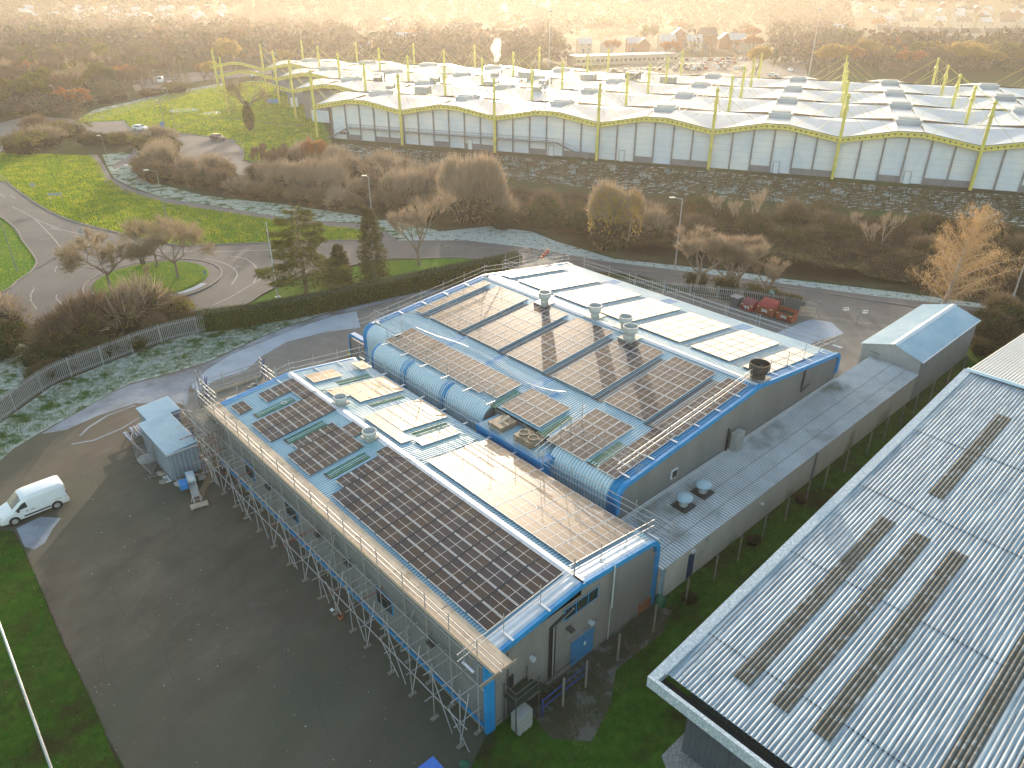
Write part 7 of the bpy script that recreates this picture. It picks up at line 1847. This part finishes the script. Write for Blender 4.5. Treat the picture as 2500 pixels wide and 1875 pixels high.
# far woodland beyond: reads as one mass
rng=random.Random(88); mb=MB()
def pxof(x,y):
    dz=-CAMH; c=y*math.cos(PITCH)-dz*math.sin(PITCH); u=y*math.sin(PITCH)+dz*math.cos(PITCH)
    return 1250+FPX*x/c, 937.5-FPX*u/c
def open_land(x,y,r):
    a,b=pxof(x,y)
    if 2070<a<2640 and 12<b<131: return r<.975
    if 1370<a<1880 and 82<b<180: return r<.985
    if 860<a<1290 and 60<b<135: return r<.5
    if 40<a<600 and 24<b<64: return r<.6
    return False
count=0
UN=1300
for i in range(4200+UN):
    y=400+(rng.random()**1.8)*3800; x=(rng.random()*2-1)*y*.80
    if i<UN:
        ux=-100+rng.random()*2700; uy=52+rng.random()**.8*235
        if not clear(ux,uy-3) or (1300<ux<1990 and uy>100): continue
        gg=G(ux,uy); x,y=gg.x,gg.y
        if open_land(x,y,rng.random()): continue
    if open_land(x,y,rng.random()): continue
    h=9+6*rng.random(); r_=4.5+3*rng.random()+y*.0015
    if i<UN: h=4+3.5*rng.random(); r_=4.5+2*rng.random()
    if 2080<pxof(x,y)[0]<2600 and 22<pxof(x,y)[1]<128: h*=.6; r_*=.7
    mb.mi=rng.choice((0,0,0,1,2,0))
    sc_=max(1.,y/900.)
    nq=int(90/sc_**.7) if i>=UN else 170
    lz=.75*sc_ if i>=UN else .34
    for k in range(nq):
        e=rv(rng); q=Vector((x,y,h*.6))+Vector((e.x*r_*rng.random()**.3,e.y*r_*rng.random()**.3,e.z*h*.42)); leafq(mb,q,lz*(.6+.8*rng.random()),rng)
o=mb.build('distant_woodland',[M['farwood'],leafmat('distant_olive_crowns',(.11,.115,.06),(.07,.075,.045),scale=.06,sub=.06),leafmat('distant_russet_crowns',(.18,.12,.085),(.12,.085,.06),scale=.06,sub=.06)]); tag(o,'hazy woodland fading towards the horizon','woodland',kind='stuff')
# ---------------- houses
def house_proto(name,w_,d_,h,rh,wm,rm,seed,chim=True,porch=False):
    th=thing(name,'house','house',(0,0,-300),local=True)
    a,b=w_/2,d_/2; kids=[]
    mb=MB(); mb.poly([Vector((-a,-b,0)),Vector((a,-b,0)),Vector((a,-b,h)),Vector((-a,-b,h))]); mb.poly([Vector((a,b,0)),Vector((-a,b,0)),Vector((-a,b,h)),Vector((a,b,h))])
    for s_ in (-1,1): mb.poly([Vector((s_*a,-b,0)),Vector((s_*a,b,0)),Vector((s_*a,b,h)),Vector((s_*a,0,h+rh)),Vector((s_*a,-b,h))][::s_])
    kids.append(mb.build('wall',wm,th))
    mb=MB(); A=a+.35; B=b+.35; dz=rh*.35/b
    for s_ in (-1,1): mb.poly([Vector((-A,s_*B,h-dz)),Vector((A,s_*B,h-dz)),Vector((A,0,h+rh+.08)),Vector((-A,0,h+rh+.08))]); mb.poly([Vector((-A,s_*B,h-dz-.15)),Vector((A,s_*B,h-dz-.15)),Vector((A,s_*B,h-dz)),Vector((-A,s_*B,h-dz))])
    rf=mb.build('roof',rm,th)
    mb=MB(); A=a+.37
    for s_ in (-1,1):
        for q in (-1,1): mb.poly([Vector((s_*A,q*B,h-dz-.12)),Vector((s_*A,q*B,h-dz+.12)),Vector((s_*A,0,h+rh+.2)),Vector((s_*A,0,h+rh-.08))])
    kids.append(rf); kids.append(mb.build('bargeboard',M['white'],th))
    n=max(2,int(w_/3))
    for i in range(n):
        x=-a+w_*(i+.5)/n
        for z in (1.3,3.7):
            if z>h-.6: continue
            for s_ in (-1,):
                mb=MB(); mb.abox(x-.6,x+.6,s_*b-.04,s_*b+.02,z-.05,z+1.15); wf_=mb.build('window',M['white'],th)
                mb=MB(); mb.abox(x-.5,x-.04,s_*b-.06,s_*b-.03,z+.05,z+1.05); mb.abox(x+.04,x+.5,s_*b-.06,s_*b-.03,z+.05,z+1.05); p_=mb.build('pane',M['glass'],wf_); KIDS[wf_.name]=[p_]; kids.append(wf_)
    mb=MB(); mb.abox(-a*.3-.5,-a*.3+.5,-b-.05,-b,0,2.05); kids.append(mb.build('door',M['navy'],th))
    if chim: mb=MB(); mb.abox(a*.5-.35,a*.5+.35,-.3,.3,h+rh*.6,h+rh+1.1); kids.append(mb.build('chimney',M['brick'],th))
    KIDS[th.name]=kids; return th
def put_house(src,p,rz,label,group=None,s_=1.):
    c=src.copy(); COL.objects.link(c)
    for k in KIDS[src.name]:
        q=k.copy(); COL.objects.link(q); q.parent=c
        for kk in KIDS.get(k.name,[]): r_=kk.copy(); COL.objects.link(r_); r_.parent=q
    c.location=(p.x,p.y,0); c.rotation_euler=(0,0,rz); c.scale=(s_,s_,s_); c['label']=label
    if group: c['group']=group
H1=house_proto('brick_house',8,7,5.2,2.8,M['brick'],M['tilefrost'],1)
H2=house_proto('terraced_house',14,7.5,5.,2.6,M['cream2'],M['tile'],2)
H3=house_proto('pale_house',8,7,5.2,2.8,M['cream2'],M['tilefrost'],3,False)
H4=house_proto('tall_house',9,8,7.5,3.2,M['brick'],M['tile'],4)
HR='rows of houses beyond the hall at top right'
rh_=random.Random(14)
for (x,y,src,rz,lb) in ((1425,128,H3,.2,'leftmost pale house in the glare beyond the hall'),(1480,130,H3,1.4,'gabled pale house left of the orange tree'),(1545,126,H1,.1,'frosty roofed house with two gables beyond the hall'),(1570,128,H1,1.5,'side gabled house joined to the frosty roofed pair'),(1625,124,H3,.1,'pale low roofed house beside the orange tree'),(1655,120,H4,1.5,'brick house with sharp white edged gable'),(1690,124,H3,.05,'pale roofed house in front of the tall brick house'),(1722,120,H4,.1,'tall brick house with two lit windows facing us'),(1768,118,H1,1.5,'brick gabled house second from the right in the row'),(1795,120,H1,.0,'low frosty roofed brick house near the row end'),(1818,128,H3,1.5,'cream gabled house at the right end of the row'),
 (2040,90,H1,.2,'frosty roofed house alone among trees right of the tall mast'),(2065,98,H1,1.3,'brick gable end beside the lone frosty house'),
 (985,118,H3,.3,'frosty roofed house in the trees above the hall centre'),(1010,125,H1,.3,'second frosty roofed house above the hall centre'),(1060,122,H1,1.9,'long gabled house above the hall centre'),(1100,108,H4,1.2,'tall gabled house in the left of the glare'),(1140,110,H4,.4,'house beside the tall gabled house in the glare'),(1255,112,H1,1.2,'gabled house inside the sun glare'),(950,150,H3,.2,'low frosty roof just behind the hall masts'),(885,140,H3,.3,'pale roofed building left of the centre masts'),(945,68,H3,1.1,'small white gabled house far up in the trees')):
    put_house(src,G(x,y),rz,lb,None,1.15 if y<125 else 1.)
rowl=[(2155,88),(2200,92),(2250,95),(2305,95),(2360,96),(2415,96),(2470,97)]
ordn=['leftmost','second','third','fourth','fifth','sixth','rightmost']
for i,(x,y) in enumerate(rowl): put_house(H2,G(x,y),.06,'%s terraced house in the front long row at top right'%ordn[i],HR)
for i,(x,y) in enumerate(((2165,62),(2215,66),(2290,66),(2345,68),(2400,70),(2450,68),(2500,70))): put_house(H2 if i%2 else H3,G(x,y),.1,'%s house of the second row at top right'%ordn[i],HR,1.2)
for i,(x,y) in enumerate(((2280,118),(2330,120),(2390,124))): put_house(H2,G(x,y),.05,['left','middle','right'][i]+' house with lit window frames behind the hall masts at right',HR)
for i in range(34):
    x=2080+rh_.random()*440; y=14+rh_.random()*42; put_house(rh_.choice((H1,H2,H3)),G(x,y),rh_.choice((.1,1.5,.6)),'small far house in the estate at top right','far houses of the estate at top right',1.3)
for i in range(30):
    x=60+rh_.random()*520; y=26+rh_.random()*36; put_house(rh_.choice((H1,H3,H3)),G(x,y),rh_.choice((.1,1.5,.6)),'pale frosted house roof far away at top left','far houses beyond the wood at top left',1.3)
# long low building behind the parked cars, and the blue shed at the far left of the hall
th=thing('low_flat_building','long low pale building in front of the brick houses','building',G(1500,150))
a_=G(1395,158);b_=G(1640,150); d_=(b_-a_).normalized(); n_=d_.cross(Z)
mb=MB(); mb.box((a_+b_)/2+Z*2,d_,n_,Z,(b_-a_).length/2,6,2.); mb.build('wall',M['cream2'],th)
mb=MB(); mb.box((a_+b_)/2+Z*4.15,d_,n_,Z,(b_-a_).length/2+.4,6.4,.12); mb.build('flat_roof',M['tilefrost'],th)
mb=MB()
for k in range(22): q=a_.lerp(b_,(k+.5)/22)+n_*6.05+Z*2.; mb.box(q,d_,n_,Z,.9,.04,.6)
mb.build('window_band',M['glass'],th)
th=thing('blue_warehouse','low blue walled warehouse left of the hall masts','building',G(680,148))
a_=G(645,152);b_=G(735,146); d_=(b_-a_).normalized(); n_=d_.cross(Z)
mb=MB(); mb.box((a_+b_)/2+Z*2.,d_,n_,Z,(b_-a_).length/2,9,2.); mb.build('wall',M['signblue'],th)
mb=MB(); mb.box((a_+b_)/2+Z*4.1,d_,n_,Z,(b_-a_).length/2+.5,9.5,.15); mb.build('roof',M['tilefrost'],th)
# ---------------- cars
def px_dir(a,b): 
    d=(G(*b)-G(*a)); return math.atan2(d.y,d.x)
CP={'white':M['vanwhite'],'dark':mat('dark_car_paint',(.03,.035,.045),(.04,.045,.055),scale=3,rough=.2,spec=.7),'silver':mat('silver_car_paint',(.30,.31,.33),(.34,.35,.37),scale=3,rough=.25,metal=.3),'redcar':mat('red_car_paint',(.30,.03,.03),(.26,.03,.03),scale=3,rough=.25),'bluecar':mat('blue_car_paint',(.03,.06,.18),(.04,.07,.2),scale=3,rough=.25),'greenbus':mat('green_bus_paint',(.10,.30,.12),(.5,.55,.5),scale=.3,rough=.4)}
g=G(345,318); vehicle('parked_car','white hatchback parked at the edge of the far car park','car',(g.x,g.y,.02),px_dir((325,318),(370,320)),CP['white'],4.3,1.8,1.5,'car')
g=G(533,342); vehicle('parked_car','dark car with frosty roof parked near the lawn in the far car park','car',(g.x,g.y,.02),px_dir((515,338),(560,345)),CP['dark'],4.4,1.8,1.5,'car')
g=G(393,202); vehicle('white_van','white van driving on the far road above the lit lawn','van',(g.x,g.y,.02),px_dir((393,203),(380,212)),CP['white'],5.2,2.,2.3,'van')
g=G(628,188); vehicle('white_van','white van beside the far left corner of the hall','van',(g.x,g.y,.02),.4,CP['white'],5.2,2.,2.3,'van')
g=G(1940,103); vehicle('city_bus','green and white bus coming down the tree lined street','bus',(g.x,g.y,.02),px_dir((1940,103),(1930,118)),CP['greenbus'],11.,2.6,3.1,'bus')
for x,y,c,lb,dr in ((1930,156,'silver','silver car on the street just below the bus',(1925,175)),(1930,174,'white','white car at the near end of the street beyond the hall',(1928,190)),(1890,153,'dark','dark car waiting on the left side of the street',(1896,170)),(1960,157,'silver','pale pickup parked right of the street',(1980,158)),(1887,186,'white','white car beside the golden tree behind the hall',(1910,187)),(1908,130,'redcar','red lit car higher up the street',(1904,142)),
  (415,207,'white','pale car behind the white van on the far road',(440,203)),(540,186,'bluecar','blue car on the far road by the pale yellow tree',(520,190)),(505,187,'silver','silver car on the far road right of the spruce',(520,186))):
    g=G(x,y); vehicle('distant_car',lb,'car',(g.x,g.y,.02),px_dir((x,y),dr),CP[c],4.3,1.8,1.5,'car')
cproto=[]
for i,(c,lb) in enumerate((('silver',''),('dark',''),('white',''),('redcar',''),('bluecar',''))):
    v=vehicle('distant_car','car','car',(0,0,-300),0.,CP[c],4.3,1.8,1.5,'car',group='cars in the big car park beyond the hall'); cproto.append(v)
kids={v.name:list(v.children) for v in cproto}; gk={k.name:list(k.children) for v in cproto for k in kids[v.name]}
cl={0:'silver frosted car in the big car park beyond the hall',1:'dark frosted car in the big car park beyond the hall',2:'white car in the big car park beyond the hall',3:'red car in the big car park beyond the hall',4:'blue car in the big car park beyond the hall'}
rc=random.Random(6)
for row,(ya,yb,x0,x1) in enumerate(((172,168,1640,1820),(164,160,1640,1810),(157,154,1700,1800),(149,146,1640,1830),(176,172,1480,1620))):
    n=int((x1-x0)/ (14+row*0))
    for i in range(n):
        if rc.random()<.22: continue
        x=x0+(x1-x0)*(i+.5)/n; y=ya+(yb-ya)*(i/n); k=rc.choice((0,0,1,1,2,2,3,4)); v=cproto[k]; c=v.copy(); COL.objects.link(c)
        for ch in kids[v.name]:
            if ch.name.split('.')[0] in ('wheel','wheel_arch','side_window','windscreen','rear_window','body'):
                q=ch.copy(); COL.objects.link(q); q.parent=c
        g=G(x,y); c.location=(g.x,g.y,.02); c.rotation_euler=(0,0,1.2+rc.gauss(0,.05)); c['label']=cl[k]; c['group']='cars in the big car park beyond the hall'
# remove the prototypes kept below ground
dead=list(TREES.values())+list(BUSH.values())+[H1,H2,H3,H4]+cproto
def wipe(o):
    for ch in list(o.children): wipe(ch)
    bpy.data.objects.remove(o,do_unlink=True)
for o in dead: wipe(o)
for o in list(bpy.data.objects):
    if '_o' in o: del o['_o']
# ================================================================ camera, light, haze
cam=bpy.data.cameras.new('camera'); co=bpy.data.objects.new('camera',cam); COL.objects.link(co)
co.location=(0,0,CAMH); co.rotation_euler=(R(90)-PITCH,0,0)
cam.sensor_width=36.; cam.lens=FPX/2500.*36.; cam.clip_end=12000; cam.clip_start=.5
SC.camera=co
w=bpy.data.worlds.new('World'); SC.world=w; w.use_nodes=True
SUN_EL=R(8.5)
n=w.node_tree.nodes; sk=n.new('ShaderNodeTexSky'); sk.sky_type='NISHITA'; sk.sun_disc=False; sk.sun_elevation=SUN_EL; sk.sun_rotation=0.; sk.air_density=1.0; sk.dust_density=1.2
wt=n.new('ShaderNodeMixRGB'); wt.blend_type='MULTIPLY'; wt.inputs[0].default_value=1.; wt.inputs[2].default_value=(1.12,1.0,.87,1)
w.node_tree.links.new(sk.outputs[0],wt.inputs[1]); w.node_tree.links.new(wt.outputs[0],n['Background'].inputs[0]); n['Background'].inputs[1].default_value=.60
l=bpy.data.lights.new('sun','SUN'); l.energy=6.0; l.angle=R(.5); l.color=(1.,.85,.68)
lo=bpy.data.objects.new('sun',l); COL.objects.link(lo); lo.rotation_euler=(-(math.pi/2-SUN_EL),0,0)
SC.view_settings.view_transform='Standard'; SC.view_settings.look='None'; SC.view_settings.exposure=0.; SC.view_settings.gamma=1.
# low winter haze over the whole place
hz=MB(); hz.abox(-1300,1300,-280,760,-3,52)
o=hz.build('haze',[]); tag(o,kind='structure')
m=bpy.data.materials.new('winter_haze'); m.use_nodes=True; nt=m.node_tree; nt.nodes.remove(nt.nodes['Principled BSDF'])
vs=nt.nodes.new('ShaderNodeVolumeScatter'); vs.inputs['Density'].default_value=.00027; vs.inputs['Anisotropy'].default_value=.55; vs.inputs['Color'].default_value=(1,.97,.92,1)
nt.links.new(vs.outputs[0],nt.nodes['Material Output'].inputs['Volume'])
o.data.materials.append(m)
C=SC.cycles
C.max_bounces=5; C.diffuse_bounces=2; C.glossy_bounces=2; C.transmission_bounces=3; C.volume_bounces=0; C.transparent_max_bounces=4
C.use_denoising=True; C.caustics_reflective=False; C.caustics_refractive=False
try: C.use_light_tree=True
except: pass
